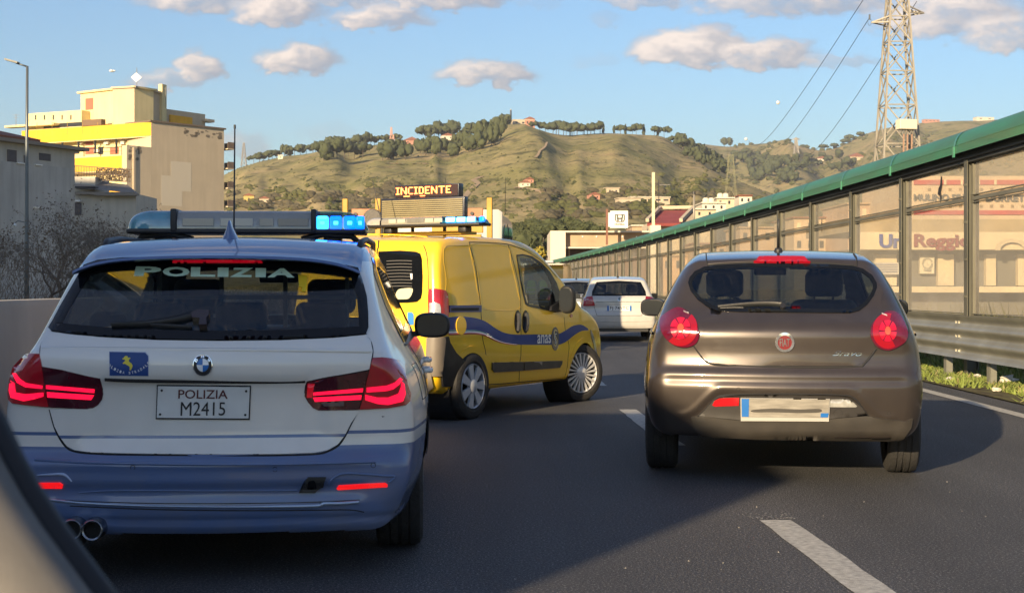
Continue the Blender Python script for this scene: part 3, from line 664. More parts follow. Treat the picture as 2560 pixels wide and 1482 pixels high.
# wiper
w_ = [(640,775),(760,768),(850,764),(980,745),(1100,716),(1150,706)]
pc.line('wiper_blade', T(rA, w_), [.008,.014,.018,.022,.030,.035], M_BLACK, off=.018, h=.012)
pc.line('wiper_blade', T(rA, [(860,770),(980,778),(1095,784)]), .010, M_BLACK, off=.016, h=.008)
pc.patch('wiper_hub', T(rA, [(1095,716),(1130,700),(1197,703),(1193,735),(1180,745),(1183,785),(1138,787),(1143,748),(1100,745)]), mat('wiper_hub_plastic', (.045,.030,.034), .3, coat=.4), off=.035, th=.04, sp=9)
# bumper: strip, reflectors, camera box, tail pipes
pc.line('bumper_strip', T(rB, [(280,572),(430,586),(700,597),(1000,604),(1400,607),(1800,602),(1850,590),(1950,588),(2055,580)]), [.010,.011,.006,.005,.005,.006,.014,.017,.014], mat('strip_satin', (.34,.42,.56), .25, metal=.5, coat=.6), off=.006, h=.006)
pc.line('bumper_groove', T(rB, [(300,565),(430,576),(700,585),(1000,590),(1400,590),(1800,582),(2060,570)]), .004, M_SEAM, off=.002)
pc.line('bumper_groove', T(rB, [(400,604),(700,618),(1000,627),(1400,631),(1770,629),(2000,627),(2085,640)]), .006, M_SEAM, off=.001)
pc.line('bumper_crease', T(rB, [(200,340),(520,358),(1000,366),(1500,368),(1900,360),(2150,352)]), .012, m_blue, off=.004, h=.002)
pc.line('bumper_groove', T(rB, [(455,528),(640,517),(900,516),(1300,518),(1700,515)]), .005, m_blue, off=.004, h=.003)
for poly in ([(1940,485),(2205,470),(2218,480),(2216,496),(1935,513),(1927,505)], [(190,470),(345,470),(362,482),(360,500),(190,505)]):
    pc.patch('rear_reflector', T(rB, poly), mat('glowing_reflector', (.4,.008,.01), .2, coat=1, emit=(1,.008,.01), es=.40), off=.008, sp=9)  # emission stands in for light thrown back by the reflectors
pc.line('reflector_surround', T(rB, [(1880,480),(1915,440),(1990,418),(2200,432),(2260,436),(2225,470)]), .010, m_blue, off=.004, h=.004)
pc.line('reflector_surround', T(rB, [(215,428),(300,424),(360,424),(390,440),(412,465)]), [.004,.010,.014,.008,.004], mat('painted_lit_edge', (.35,.42,.6), .25, coat=1), off=.004, h=.004)  # paler blue paints the light along this edge
pc.patch('camera_box', T(rB, [(1765,438),(1867,438),(1850,480),(1803,527),(1712,526),(1735,480)]), M_BLACK, off=.020, th=.03, sp=9)
pc.patch('camera_lens', T(rB, circ(1786,480,26,16)), M_FRIT, off=.024, th=.004, sp=6)
for x, y in ((1575,395),(2138,372),(760,385)): pc.line('parking_sensor', T(rB, circ(x, y, 13, 14)), .0025, M_SEAM, off=.001, closed=True)
pc.patch('mud_chip', T(rB, [(2185,90),(2205,92),(2190,97)]), M_SEAM, off=.002, th=.001, sp=5)
for x, y in ((410,742),(527,745)):
    p = T(rB, [(x, y)])[0]; w = P(p[0], p[1], 5.93); l = pc.M.inverted() @ Vector(w)
    MB().lathe([(0,.034),(-.005,.040),(.0,.0445),(.006,.046),(.16,.046)], 28, axis='y', c=l).build('tail_pipe', mat('tail_pipe_metal', (.32,.33,.35), .25, metal=1), pc.root, True, ang=40)
    MB().lathe([(.05,.001),(.05,.041),(.0,.040)], 24, axis='y', c=l).build('tail_pipe_bore', M_SEAM, pc.root)
MB().box((0,.9,.24),(1.5,1.3,.06)).build('underbody', M_BLACK, pc.root)
MB().box((0,2.3,.22),(1.5,2.6,.06)).build('underbody', M_BLACK, pc.root)
# tailgate spoiler and roof fittings
def spoiler():
    n = 40; rows = []
    ly = lambda x: 1-abs(x)**4
    for i in range(n+1):
        x = -.63+1.26*i/n; t = abs(x)/.63
        yt = .30+.07*t**3; zt = 1.366-.022*t**2-.045*t**6
        row = [(x, yt+.20, zt+.004), (x, yt+.02, zt-.010), (x, yt, zt-.004), (x, yt+.012, zt+.008)]
        for q in (.25, .5, .75, 1.0):
            y = yt+(.80-yt)*q; zz = SPtop(x, y); row.append((x, y, max(zz+.004, zz*q**.55+(zt+.008)*(1-q**.55)+.004*(1-q))))
        rows.append(row)
    mb = MB(); m_ = len(rows[0])
    for r_ in rows: mb.v += r_
    for i in range(n):
        for j in range(m_-1): mb.f.append((i*m_+j, i*m_+j+1, (i+1)*m_+j+1, (i+1)*m_+j))
    return mb
def SPtop(x, y): return float(pc.axis([(x, y)], 'top')[0][2])+.004
spoiler().build('roof_spoiler', m_blue, pc.root, True, ang=40)
l = Vector((-.02, .98, 1.455))
fin = MB(); sec = [(-.0,.0,.062,.17),(.03,.018,.040,.13),(.06,.035,.022,.10),(.085,.05,.012,.075),(.10,.06,.006,.05)]
sec = [(a, b, c*.78, d) for a, b, c, d in sec]
for (h_, yo, wv, ln) in sec:
    for k in range(12):
        a = 2*math.pi*k/12; fin.v.append((l.x+wv*math.cos(a), l.y-yo*.7+ln/2*math.sin(a), l.z+h_))
for i in range(4):
    for k in range(12): k2 = (k+1) % 12; fin.f.append((i*12+k, i*12+k2, (i+1)*12+k2, (i+1)*12+k))
fin.f.append(tuple(48+k for k in range(12)))
fin.build('antenna_fin', m_blue, pc.root, True)
lp = pc.M.inverted() @ Vector(P(585, 560, 7.5)); lt = pc.M.inverted() @ Vector(P(587, 322, 7.5))
ant = MB(); ant.tube([(lp.x, lp.y, 1.47), (lp.x, lp.y, 1.50), (lp.x, lp.y, 1.53), lp + Vector((0,0,-.02)), lt], [.014,.010,.006,.005,.0035], 8); ant.build('whip_antenna', M_BLACK, pc.root, True)
MB().tube([lt, lt+Vector((0,0,.02))], .006, 8).build('antenna_tip', M_PBLACK, pc.root)
for sx in (-1, 1):
    MB().tube([(sx*.60, .85, 1.41), (sx*.61, .98, 1.455), (sx*.62, 1.3, 1.475), (sx*.62, 2.3, 1.485), (sx*.60, 2.9, 1.43)], .016, 8).build('roof_rail', M_BLACK, pc.root, True)
# light bar: local position
bc = pc.M.inverted() @ Vector(P(624, 557, 8.15)); bw = 592/FPX*8.15; zb, zt_ = P(0, 586, 8.15)[2], P(0, 530, 8.15)[2]
lb = MB().rbox((bc.x, bc.y, zb+.012), (bw*.985, .30, .028), .012).build('light_bar', M_BLACK, pc.root, True, ang=40)
def lens(x0, x1, m, name, rnd=0, par=lb, y=None, zb_=None, zt2=None, dep=.28):
    y = bc.y if y is None else y; zb_ = zb+.026 if zb_ is None else zb_; zt2 = zt_ if zt2 is None else zt2
    mb = MB(); n = 14; prof = [(-dep/2, zb_), (-dep/2, zb_+(zt2-zb_)*.45), (-dep/2+.02, zb_+(zt2-zb_)*.85), (-dep/2+.05, zt2), (dep/2-.05, zt2), (dep/2-.02, zb_+(zt2-zb_)*.85), (dep/2, zb_+(zt2-zb_)*.45), (dep/2, zb_)]
    for i in range(n+1):
        t = i/n; x = x0+(x1-x0)*t; e = t if rnd > 0 else (1-t if rnd < 0 else 0)
        k = math.sqrt(max(0, 1-(max(0, e-.35)/.65)**2.4))*.94+.06 if rnd else 1
        for (yy, z_) in prof: mb.v.append((x, y+yy*(.35+.65*k), zb_+(z_-zb_)*k))
    m_ = len(prof)
    for i in range(n):
        for j in range(m_-1): mb.f.append((i*m_+j, i*m_+j+1, (i+1)*m_+j+1, (i+1)*m_+j))
    mb.f.append(tuple(range(m_))); mb.f.append(tuple(n*m_+j for j in range(m_))[::-1])
    return mb.build(name, m, par, True, ang=45)
X = lambda p: bc.x+(p-624)/FPX*8.15
lens(X(440), X(328), M_BLUELENS, 'blue_lens', 1); lens(X(794), X(920), glass('blue_lens_glass', (.45,.85,1), .04), 'blue_lens', 1)
lens(X(455), X(782), mat('light_bar_cover', (.30,.295,.275), .22, coat=1, var=.2, vs=5), 'centre_cover')
MB().rbox((X(447), bc.y, (zb+zt_)/2+.01), (.034, .31, zt_-zb), .008).build('divider', M_BLACK, lb, True, ang=40)
MB().rbox((X(788), bc.y, (zb+zt_)/2+.01), (.030, .31, zt_-zb), .008).build('divider', M_BLACK, lb, True, ang=40)
for a, b, c_ in ((468,545,.30),(560,640,.42),(655,690,.30),(700,775,.22)):
    MB().rbox(((X(a)+X(b))/2, bc.y-.142, zb+.062), (X(b)-X(a), .006, .045), .003).build('lamp_module', mat('module_%d' % int(c_*100), (c_, c_*.97, c_*.88), .35, coat=.7), lb)
for a, b, core in ((796,822,1),(829,855,0),(863,889,0),(892,911,0)):
    MB().rbox(((X(a)+X(b))/2, bc.y-.12, zb+.062), ((X(b)-X(a))*1.12, .03, .075), .012).build('lit_lamp', M_BLUECORE if core else M_BLUELED, lb)
    MB().rbox(((X(a)+X(b))/2, bc.y-.138, zb+.060), ((X(b)-X(a))*.45, .006, .02), .003).build('lit_lamp_core', M_BLUECORE, lb)
for sx in (-1, 1):
    MB().rbox((bc.x+sx*.47, bc.y, 1.505), (.10, .16, .07), .02).build('bar_mount', M_BLACK, lb, True, ang=40)
    MB().tube([(bc.x+sx*.30, bc.y-.1, 1.50), (bc.x+sx*.42, bc.y-.1, 1.53), (bc.x+sx*.58, bc.y-.08, 1.52), (bc.x+sx*.64, bc.y-.05, 1.46)], .018, 8).build('bar_mount', M_BLACK, lb, True)
# cabin
for x in (-.38, .38): seat(pc.root, x, 2.35, h=1.22, w=.5)
MB().rbox((0, 1.25, .72), (1.25, .14, .62), .06).build('rear_seat', M_SEAT, pc.root, True)
for x in (-.40, 0, .40): MB().rbox((x, 1.24, 1.09), (.26, .09, .14), .04).build('headrest', M_SEAT, pc.root, True)
cage = MB(); m_cage = mat('cage_grey', (.16,.17,.17), .6)
for x in (-.5,-.17,.17,.5): cage.bar((x,1.75,.8),(x,1.75,1.36),.022)
for z in (1.0, 1.18): cage.bar((-.58,1.75,z),(.58,1.75,z),.022)
cage.build('partition_frame', m_cage, pc.root)
MB().rbox((0, .42, .93), (1.05, .16, .03), .01).build('load_cover', mat('load_cover_grey', (.16,.18,.18), .8), pc.root)
MB().rbox((0, 3.2, .93), (1.25, .4, .12), .04).build('dashboard', M_DASH, pc.root, True)
MB().rbox((.02, 2.9, 1.29), (.24, .03, .06), .02).build('inner_mirror', M_BLACK, pc.root, True)
hd = MB(); hd.sph((-.38, 2.2, 1.17), .13, 3, (1,1.05,1.2)); hd.rbox((-.38, 2.22, .85), (.48, .22, .45), .1); 
MB().box((0, 2.0, .36), (1.4, 3.4, .03)).build('cabin_floor', M_LINING, pc.root)
# side windows, mirrors, handle, wheels
for sd_ in ('right', 'left'):
    pc.patch('window_frame', sw, M_FRIT, how=sd_, holes=[inset(sw, .045)], off=.003, sp=.06)
    pc.patch('side_window', inset(sw, .045), G_SIDE, how=sd_, off=.001, th=0, sp=.08)
    pc.line('window_trim', [(a-.01, b-.012) for a, b in sw[:5]], .012, M_BLACK, how=sd_, h=.004)
    pc.line('door_gap', [(1.02,.42),(1.16,.6),(1.20,.8),(1.12,.95)], .006, M_SEAM, how=sd_)
    pc.line('fuel_flap', [(.55,.72),(.75,.72),(.75,.88),(.55,.88)], .004, M_SEAM, how=sd_, closed=True, smooth=False)
    for y in (1.45, 2.5):
        q = pc.axis([(y, .80), (y+.2, .80)], sd_); s_ = 1 if sd_ == 'right' else -1
        MB().tube([q[0], q[0]+np.array([s_*.035, .02, 0]), q[1]+np.array([s_*.035, -.02, 0]), q[1]], .013, 8).build('door_handle', m_pol, pc.root, True)
pc.patch('windscreen', ws, G_CLEAR, how='front', off=.001, th=0, sp=.1)
side_mirror(pc.root, .965, 2.82, 1.0, 1, M_BLACK, .22, .155); side_mirror(pc.root, -1.0, 2.82, 1.01, -1, M_BLACK, .22, .155)
for x, s_ in ((.80, 1), (-.80, -1)):
    wheel(pc.root, x, .90, .325, .22, s_, 10, .225, M_ALU); wheel(pc.root, x, 3.72, .325, .22, s_, 10, .225, M_ALU)
# ================================================================== bronze hatchback
side = [(.14,.30),(.05,.325),(.02,.42),(.0,.52),(-.01,.62),(-.005,.69),(.03,.745),(.045,.82),(.040,.90),(.038,.950),(.050,.982),(.105,1.022),(.165,1.065),(.23,1.11),(.34,1.22),(.45,1.33),(.52,1.392),(.58,1.425),(.9,1.465),(1.4,1.49),(1.9,1.485),(2.3,1.45),(2.8,1.26),(3.3,1.03),(3.8,.93),(4.15,.80),(4.3,.62),(4.33,.45),(4.25,.25),(3.5,.22),(1.5,.22),(.6,.22)]
wz = [(.22,.84),(.32,.87),(.45,.905),(.6,.918),(.75,.905),(.88,.885),(.96,.86),(1.05,.82),(1.14,.775),(1.25,.715),(1.34,.66),(1.42,.625),(1.6,.60)]
def ex_hatch(x, y, z):
    ax = np.abs(x)
    arch = .559-.18*ss(ax, .38, .64)                                   # upper edge of the dark insert
    r = .011*(1-ss(np.abs(z-.651), .0, .040))*(1-ss(ax, .70, .82))      # hollow under the seam
    r = r - .007*(1-ss(np.abs(z-(arch+.045)), .0, .035))*(1-ss(ax, .62, .72))
    r = r + .008*(1-ss(z, arch-.012, arch+.004))*ss(z, .40, .44)*(1-ss(ax, .50, .62))
    r = r + .010*(1-ss(np.abs(z-.740), .0, .008))*(1-ss(ax, .66, .78))
    return np.where(y < .35, r, 0)
side = [(y, HC-(HC-z)*1.025) for y, z in side]; wz = [(HC-(HC-z)*1.025, w) for z, w in wz]
SH = Shape(side, wz, 4.33, k=.10, bow_r=.16, crown=.05, taper=.085, tlen=.8, extra=ex_hatch)
hc = Car('hatchback_car', SH, 1.694, 8.958, R(8.5), 'bronze grey hatchback with round red tail lamps, in the right lane', 'car')
m_brz = paint('bronze_metallic_paint', (.046,.037,.034), metal=.5, rough=.34, dustamt=.07)
m_dk = mat('dark_bumper_plastic', (.026,.023,.022), .6, var=.3, vs=7, bump=.05, bs=200)
m_lowb = dust(mat('lower_bumper_paint', (.016,.014,.013), .62, var=.1, vs=5), amt=.10, base=.02)
gl = T(rI, [(508,470),(520,430),(560,380),(630,345),(720,332),(900,322),(1100,318),(1300,320),(1600,325),(1800,338),(1880,360),(1950,410),(1985,470),(1988,510),(1965,570),(1915,640),(1850,690),(1780,708),(1500,706),(1200,703),(900,700),(740,692),(660,660),(580,600),(525,530)])
hc.hole(inset(gl, 4), 'px')
sw2 = [(.75,1.05),(1.6,1.0),(2.6,.98),(3.05,.99),(2.75,1.18),(2.4,1.34),(2.1,1.40),(1.4,1.42),(.95,1.36),(.7,1.2)]
for sd_ in ('left', 'right'): hc.hole(inset(sw2, .03), sd_)
ws2 = [(-.62,1.06),(0,1.08),(.62,1.06),(.60,1.22),(.54,1.38),(0,1.42),(-.54,1.38),(-.60,1.22)]
hc.hole(ws2, 'front'); hc.body(m_brz, arches=[(.80,.31,.345),(3.40,.31,.36)])
fr = inset(gl, 9); cx_ = T(rI, [(1240, 515)])[0]
hc.patch('rear_window_border', gl, M_FRIT, holes=[fr], off=.011, sp=8)
hc.patch('rear_window', fr, G_DARK, off=.010, th=0)
# tailgate panel with the window opening
tgh = T(rC, [(398,648),(430,690),(470,733),(560,750),(900,763),(1300,763),(1368,743),(1432,662),(1406,600),(1412,545),(1440,492),(1480,462),(1465,400),(1478,350),(1450,295)]) + \
      T(rC, [(1335,200),(1200,187),(900,178),(600,186),(470,200),(400,248),(352,310),(350,370),(345,430),(390,490),(426,560),(428,602)])
hc.patch('tailgate', tgh, m_brz, holes=[[(x, y) for x, y in gl]], off=.006, th=.010, sp=14)
hc.line('tailgate_gap', T(rC, [(398,648),(430,694),(470,739),(560,756),(900,769),(1300,769),(1372,747),(1436,664)]), .012, M_SEAM, off=.008)
hc.line('hatch_gap', T(rC, [(468,125),(470,160),(478,192),(600,182),(900,172),(1200,182),(1328,196),(1325,150),(1308,125)]), .009, M_SEAM, off=.008, smooth=False)
# lamps
lR = T(rC, [(1490,462),(1535,458),(1570,480),(1598,530),(1612,580),(1598,625),(1545,660),(1500,672),(1450,658),(1415,620),(1403,580),(1412,535),(1445,492)])
lL = T(rC, [(300,436),(345,446),(388,488),(424,555),(428,600),(406,638),(352,656),(295,645),(245,610),(212,550),(212,500),(240,470)])
for poly, (cx, cy), (rx, ry) in ((lR, (1500,567), (92,103)), (lL, (325,552), (103,104))):
    L0 = hc.patch('tail_lamp', smooth_poly(poly), mat('plum_lamp_lens', (.12,.006,.022), .1, coat=1, var=.4, vs=9), off=.012, th=.03, sp=8)
    hc.line('lamp_gap', poly, .011, M_SEAM, off=.006, closed=True)
    hc.patch('lens_glint', [(cx_0+dx_, cy_0+dy_) for (cx_0, cy_0) in [T(rC, [(cx+(28 if cx < 1000 else -20), cy-92)])[0]] for (dx_, dy_) in ((-6,-2),(7,3),(8,6),(-5,1))], mat('pale_glint_paint', (.5,.45,.45), .1, coat=1), off=.016, th=.003, sp=4, parent=L0)  # pale sliver paints a glint on the lamp lens
    c = T(rC, [(cx, cy)])[0]; rx, ry = rx/2.28, ry/2.28
    a0, a1 = (60, 285) if cx > 1000 else (-50, 135)
    ring = circ(c[0], c[1], rx*.92, 30, ry*.92, a0, a1)+circ(c[0], c[1], rx*.56, 30, ry*.56, a0, a1)[::-1]
    hc.patch('light_ring', ring, M_LED2, off=.015, th=.003, sp=7, parent=L0)
    for k in range(6):
        b0 = 60*k+4; hc.patch('light_segment', circ(c[0], c[1], rx*.54, 6, ry*.54, b0, b0+52)+circ(c[0], c[1], rx*.20, 6, ry*.20, b0, b0+52)[::-1], mat('ring_segment_red', (.20,.003,.010), .15, coat=1, emit=(1,.006,.05), es=.28), off=.017, th=.003, sp=7, parent=L0)
    hc.patch('indicator_bulb', circ(c[0], c[1], rx*.18, 12, ry*.18), mat('amber_bulb', (.32,.05,.02), .2, coat=1, emit=(1,.12,.05), es=.2), off=.018, th=.004, sp=4, parent=L0)
hc.patch('high_brake_light', smooth_poly(T(rC, [(757,172),(765,158),(800,153),(1000,153),(1035,160),(1045,176),(1040,183),(760,182)])), M_LED2, off=.022, th=.03, sp=5)
hc.line('roof_edge_highlight', T(rC, [(478,186),(600,176),(760,170)]), .006, m_brz, off=.008)
c = T(rC, [(916,628)])[0]
hc.patch('badge_ring', circ(c[0], c[1], 24), M_CHROME, holes=[circ(c[0], c[1], 17.5)], off=.016, sp=5)
hc.patch('badge_disc', circ(c[0], c[1], 17.5), mat('badge_red', (.14,.004,.008), .4), off=.012, sp=5)
hc.text('badge_letters', 'FIAT', [(c[0]-13, c[1]-10), (c[0]+13, c[1]-10), (c[0]+12, c[1]+10), (c[0]-12, c[1]+10)], M_CHROME, off=.015, bold=.01)
hc.text('model_lettering', 'Bravo', T(rC, [(1200,676),(1362,678),(1350,706),(1185,704)]), M_CHROME, off=.010, shear=.3)
pl = T(rC, [(670,942),(1166,946),(1160,1056),(672,1052)])
M_h = hc.patch('plate_holder', [(x+(-2 if x<1960 else 2), y+(-2 if y<1020 else 8)) for x, y in pl], mat('dusty_plate_frame', (.34,.33,.31), .5), off=.026, th=.03, sp=20)
hc.patch('number_plate', pl, mat('blurred_plate', (.30,.28,.245), .5, var=.45, vs=14, stretch=(.6,1,3)), off=.030, th=.004, sp=20, parent=M_h)
hc.patch('plate_band', T(rC, [(672,944),(714,945),(712,1052),(674,1050)]), M_EUBLUE, off=.032, th=.003, sp=14, parent=M_h)
hc.patch('plate_band', T(rC, [(1118,1024),(1162,1024),(1158,1054),(1116,1053)]), M_EUBLUE, off=.032, th=.003, sp=14, parent=M_h)
hc.patch('plate_smear', smooth_poly(T(rC, [(735,1006),(850,998),(1000,1003),(1110,1000),(1112,1018),(1000,1022),(850,1018),(740,1018)])), mat('smear_dark', (.06,.055,.05), .5), off=.0325, th=.003, sp=10, parent=M_h)
hc.patch('bumper_insert', T(rC, [(425,1046),(470,1000),(520,950),(560,934),(700,927),(970,925),(1240,932),(1300,945),(1340,980),(1385,1042),(1100,1070),(700,1072)]), m_dk, off=.013, th=.02, sp=10)
hc.patch('lower_bumper', T(rC, [(385,1052),(430,1050),(700,1074),(1100,1072),(1385,1046),(1470,1060),(1600,1076),(1640,1060),(1632,1110),(1590,1170),(1560,1182),(1200,1178),(800,1172),(450,1158),(400,1120)]), m_lowb, off=.013, th=.02, sp=10)
hc.line('bumper_insert_edge', T(rC, [(420,1050),(470,998),(520,946),(560,930),(700,922),(970,920),(1240,927),(1302,940),(1345,978),(1392,1046)]), .006, M_SEAM, off=.014)
hc.patch('rear_reflector', T(rC, [(505,983),(518,958),(545,944),(658,938),(655,985),(520,990)]), M_REFL, off=.019, sp=8)
hc.patch('reversing_lamp', T(rC, [(1175,950),(1255,946),(1295,957),(1325,988),(1318,994),(1170,993)]), M_CLEARL, off=.019, sp=8)
for x, y in ((652,895),(1173,903),(430,1000),(1510,1030)): hc.line('parking_sensor', T(rC, circ(x, y, 10, 12)), .0025, M_SEAM, off=.001, closed=True)
hc.line('towing_cover', T(rC, circ(1218,1030,24,16)), .002, M_SEAM, off=.014, closed=True)
hc.line('wiper_blade', T(rI, [(742,668),(850,655),(1000,640),(1150,634),(1240,640)]), [.006,.012,.016,.020,.026], M_BLACK, off=.018, h=.012)
hc.line('wiper_blade', T(rI, [(760,672),(850,668),(940,668)]), .008, M_BLACK, off=.010, h=.006)
hc.patch('wiper_hub', T(rI, circ(1250,668,22,12)), M_BLACK, off=.03, th=.03, sp=6)
for x, s_ in ((.79, 1), (-.79, -1)):
    wheel(hc.root, x, .80, .312, .205, s_, 10, .21, M_ALU); wheel(hc.root, x, 3.40, .312, .205, s_, 10, .21, M_ALU)
a = hc.axis([(.0, 1.05)], 'top')[0]
MB().tube([a+[0,0,-.01], a+[0,0,.02], a+[0,0,.025]], [.034,.024,.014], 12).build('antenna_base', M_BLACK, hc.root, True)
MB().tube([a+[0,0,.02], a+[0,-.04,.13], a+[0,-.07,.22]], [.010,.008,.006], 8).build('roof_antenna', M_BLACK, hc.root, True)
for sd_ in ('right', 'left'):
    hc.patch('window_frame', sw2, M_FRIT, how=sd_, holes=[inset(sw2, .04)], off=.003, sp=.06)
    hc.patch('side_window', inset(sw2, .04), G_SIDE, how=sd_, off=.001, th=0, sp=.08)
    hc.line('door_gap', [(1.15,.35),(1.25,.6),(1.30,.9),(1.2,1.05)], .006, M_SEAM, how=sd_)
    hc.line('shoulder_crease', [(.35,.93),(1.2,.93),(2.4,.90),(3.6,.84)], .02, m_brz, how=sd_, off=.006, h=.004)
hc.patch('windscreen', ws2, G_CLEAR, how='front', off=.001, th=0, sp=.1)
ml = hc.M.inverted() @ Vector(P(1633, 768, 11.4)); mr = hc.M.inverted() @ Vector(P(2247, 770, 10.95))
side_mirror(hc.root, ml.x, ml.y, ml.z, -1, M_BLACK, .20, .14); side_mirror(hc.root, mr.x-.02, mr.y, mr.z, 1, M_BLACK, .18, .13)
for x in (-.37, .37): seat(hc.root, x, 2.0, h=1.30, w=.50)
MB().rbox((0, 1.05, .74), (1.2, .14, .60), .06).build('rear_seat', M_SEAT, hc.root, True)
MB().rbox((0, .62, 1.0), (1.05, .5, .02), .008).build('parcel_shelf', M_SEAT, hc.root)
MB().rbox((0, 2.85, .96), (1.3, .45, .14), .04).build('dashboard', M_DASH, hc.root, True)
MB().rbox((-.02, 2.3, 1.36), (.25, .03, .07), .025).build('inner_mirror', M_BLACK, hc.root, True)
sv = MB(); sv.tube([(-.37+.18*math.cos(k*math.pi/10), 2.6+.05*math.sin(k*math.pi/10), 1.0+.17*math.sin(k*math.pi/10)) for k in range(21)], .013, 6); sv.build('steering_wheel', M_BLACK, hc.root, True)
MB().box((0, 1.9, .36), (1.4, 3.0, .03)).build('cabin_floor', M_LINING, hc.root)
MB().box((0, 2.3, .27), (1.2, 2.8, .08)).build('underbody', M_BLACK, hc.root)

# ================================================================== yellow service van
vy = R(29.0); VX, VY = -1.398, 13.31
side = [(.12,.26),(.03,.30),(.0,.42),(-.01,.6),(.0,.9),(.02,1.1),(.05,1.35),(.08,1.50),(.12,1.60),(.20,1.675),(.5,1.715),(1.0,1.73),(1.5,1.725),(1.85,1.69),(2.15,1.585),(2.5,1.36),(2.8,1.15),(2.98,1.03),(3.25,.95),(3.5,.84),(3.66,.68),(3.72,.5),(3.70,.32),(3.5,.24),(2.6,.24),(1.0,.24),(.5,.25)]
wz = [(.22,.76),(.3,.80),(.5,.835),(.8,.85),(.95,.845),(1.08,.832),(1.25,.812),(1.45,.785),(1.6,.765),(1.68,.755),(1.8,.75)]
SV = Shape(side, wz, 3.72, k=.06, bow_r=.05, bow_f=.14, crown=.045, taper=.02, tlen=.5, ftaper=.13, flen=.9, zb=1.3)
vc = Car('service_van', SV, VX, VY, vy, 'yellow road service van with an INCIDENTE sign on its roof, turned across the lane', 'van')
m_yel = paint('yellow_paint', (.95,.56,.006), dustamt=.04)
m_brown = dust(mat('grey_bumper_plastic', (.17,.145,.12), .45, var=.25, vs=5), amt=.35)
def E(l): return T(rE, l)
def Dz(l): return T(rD, l)
win = E([(556,225),(600,219),(670,234),(740,282),(800,348),(850,430),(880,520),(886,575),(884,632),(840,642),(790,632),(640,600),(622,585),(605,520),(585,420),(566,300)])
gls = E([(562,236),(605,230),(660,245),(725,298),(775,362),(812,440),(818,500),(800,560),(786,608),(650,588),(632,572),(614,510),(593,415),(574,300)])
vc.hole(inset(win, 8), 'px')
lwin = [(1.75,1.02),(2.65,1.02),(2.2,1.42),(1.9,1.50),(1.72,1.48)]; vc.hole(inset(lwin, .03), 'left')
ws3 = [(-.62,1.08),(0,1.12),(.62,1.08),(.60,1.3),(.56,1.56),(0,1.62),(-.56,1.56),(-.60,1.3)]; vc.hole(ws3, 'front')
vc.body(m_yel, arches=[(.60,.30,.345),(3.0,.30,.355)])
vc.patch('door_window_frame', win, M_FRIT, holes=[gls], off=.004, sp=7)
vc.patch('door_window', gls, G_SIDE, off=.002, th=0, sp=12)
vc.patch('windscreen', ws3, G_CLEAR, how='front', off=.001, th=0, sp=.1)
vc.patch('door_window_frame', lwin, M_FRIT, how='left', holes=[inset(lwin, .04)], off=.003, sp=.06); vc.patch('door_window', inset(lwin, .04), G_SIDE, how='left', off=.001, th=0, sp=.1)
# doors as panels with gaps
gap = .010
vc.line('sliding_door_gap', E([(212,132),(238,230),(265,350),(281,480),(294,580),(302,700),(310,830),(332,930),(344,1060),(340,1172)]), gap, M_SEAM)
vc.line('sliding_door_gap', E([(340,1170),(460,1163),(572,1152),(700,1142),(900,1128)]), gap, M_SEAM)
vc.line('front_door_gap', E([(494,146),(530,260),(560,380),(580,480),(588,620),(591,800),(590,950),(582,1010),(576,1150)]), gap, M_SEAM)
vc.line('roof_gap', E([(212,132),(300,133),(400,138),(494,148),(570,172),(640,205),(720,255),(790,315),(850,390)]), .008, M_SEAM)
vc.line('front_door_gap', E([(905,1125),(925,1060),(935,960),(940,880),(915,780),(905,680)]), .006, M_SEAM)
for pl_ in ([(40,165),(130,158),(205,160),(226,230),(252,350),(270,480),(284,575),(60,578),(45,400),(25,250)],):
    vc.line('cargo_panel_press', E(pl_), .006, m_yel, off=.0015, h=0, closed=True)
pan = E([(226,150),(480,160),(515,270),(546,390),(566,490),(574,620),(310,620),(300,560),(285,440),(268,330)])
vc.line('sliding_door_press', pan, .007, m_yel, off=.0015, h=0, closed=True)
m_strip = mat('rub_strip_plastic', (.085,.075,.06), .5, var=.2, vs=8)
vc.patch('rub_strip', E([(376,1008),(600,1003),(600,1066),(392,1078),(376,1060)]), m_strip, off=.018, th=.02, sp=10)
vc.patch('rub_strip', E([(606,1003),(884,995),(882,1015),(866,1045),(606,1065)]), m_strip, off=.018, th=.02, sp=10)
m_band = mat('band_blue', (.004,.045,.25), .45, coat=.3, var=.15, vs=4); m_rail = mat('rail_blue', (.03,.045,.16), .4, coat=.4)
top_ = [(62,680),(150,674),(250,684),(330,710),(400,758),(470,793),(560,806),(700,804),(800,806),(862,802),(920,772),(970,742),(1030,734),(1078,762)]
bot_ = [(62,782),(150,782),(250,782),(330,800),(400,838),(470,864),(560,878),(700,880),(800,880),(862,880),(920,856),(975,812),(1030,780),(1082,774)]
vc.patch('blue_band', E(smooth_poly(top_, closed=False)+smooth_poly(bot_, closed=False)[::-1]), m_band, off=.003, th=.002, sp=9)
seg = smooth_poly([(x, y) for x, y in bot_[:7]], closed=False)
vc.line('white_stripe', E([(x, y+8*(1-i/len(seg))) for i, (x, y) in enumerate(seg)]), [.022,.020,.016,.010,.005], M_WHITEP, off=.004, smooth=False)
vc.line('red_stripe', E([(x, y+20*(1-i/len(seg))+2) for i, (x, y) in enumerate(seg)]), [.018,.018,.016,.012,.005], mat('stripe_red', (.5,.03,.04), .35, coat=1), off=.0045, smooth=False)
vc.line('green_stripe', E([(x, y-5) for i, (x, y) in enumerate(seg[:16])]), [.014,.012,.004], mat('stripe_green', (.03,.25,.16), .35, coat=1), off=.0045, smooth=False)
vc.patch('fuel_flap', E(circ(150,740,37,24,67)), m_yel, off=.010, sp=8)
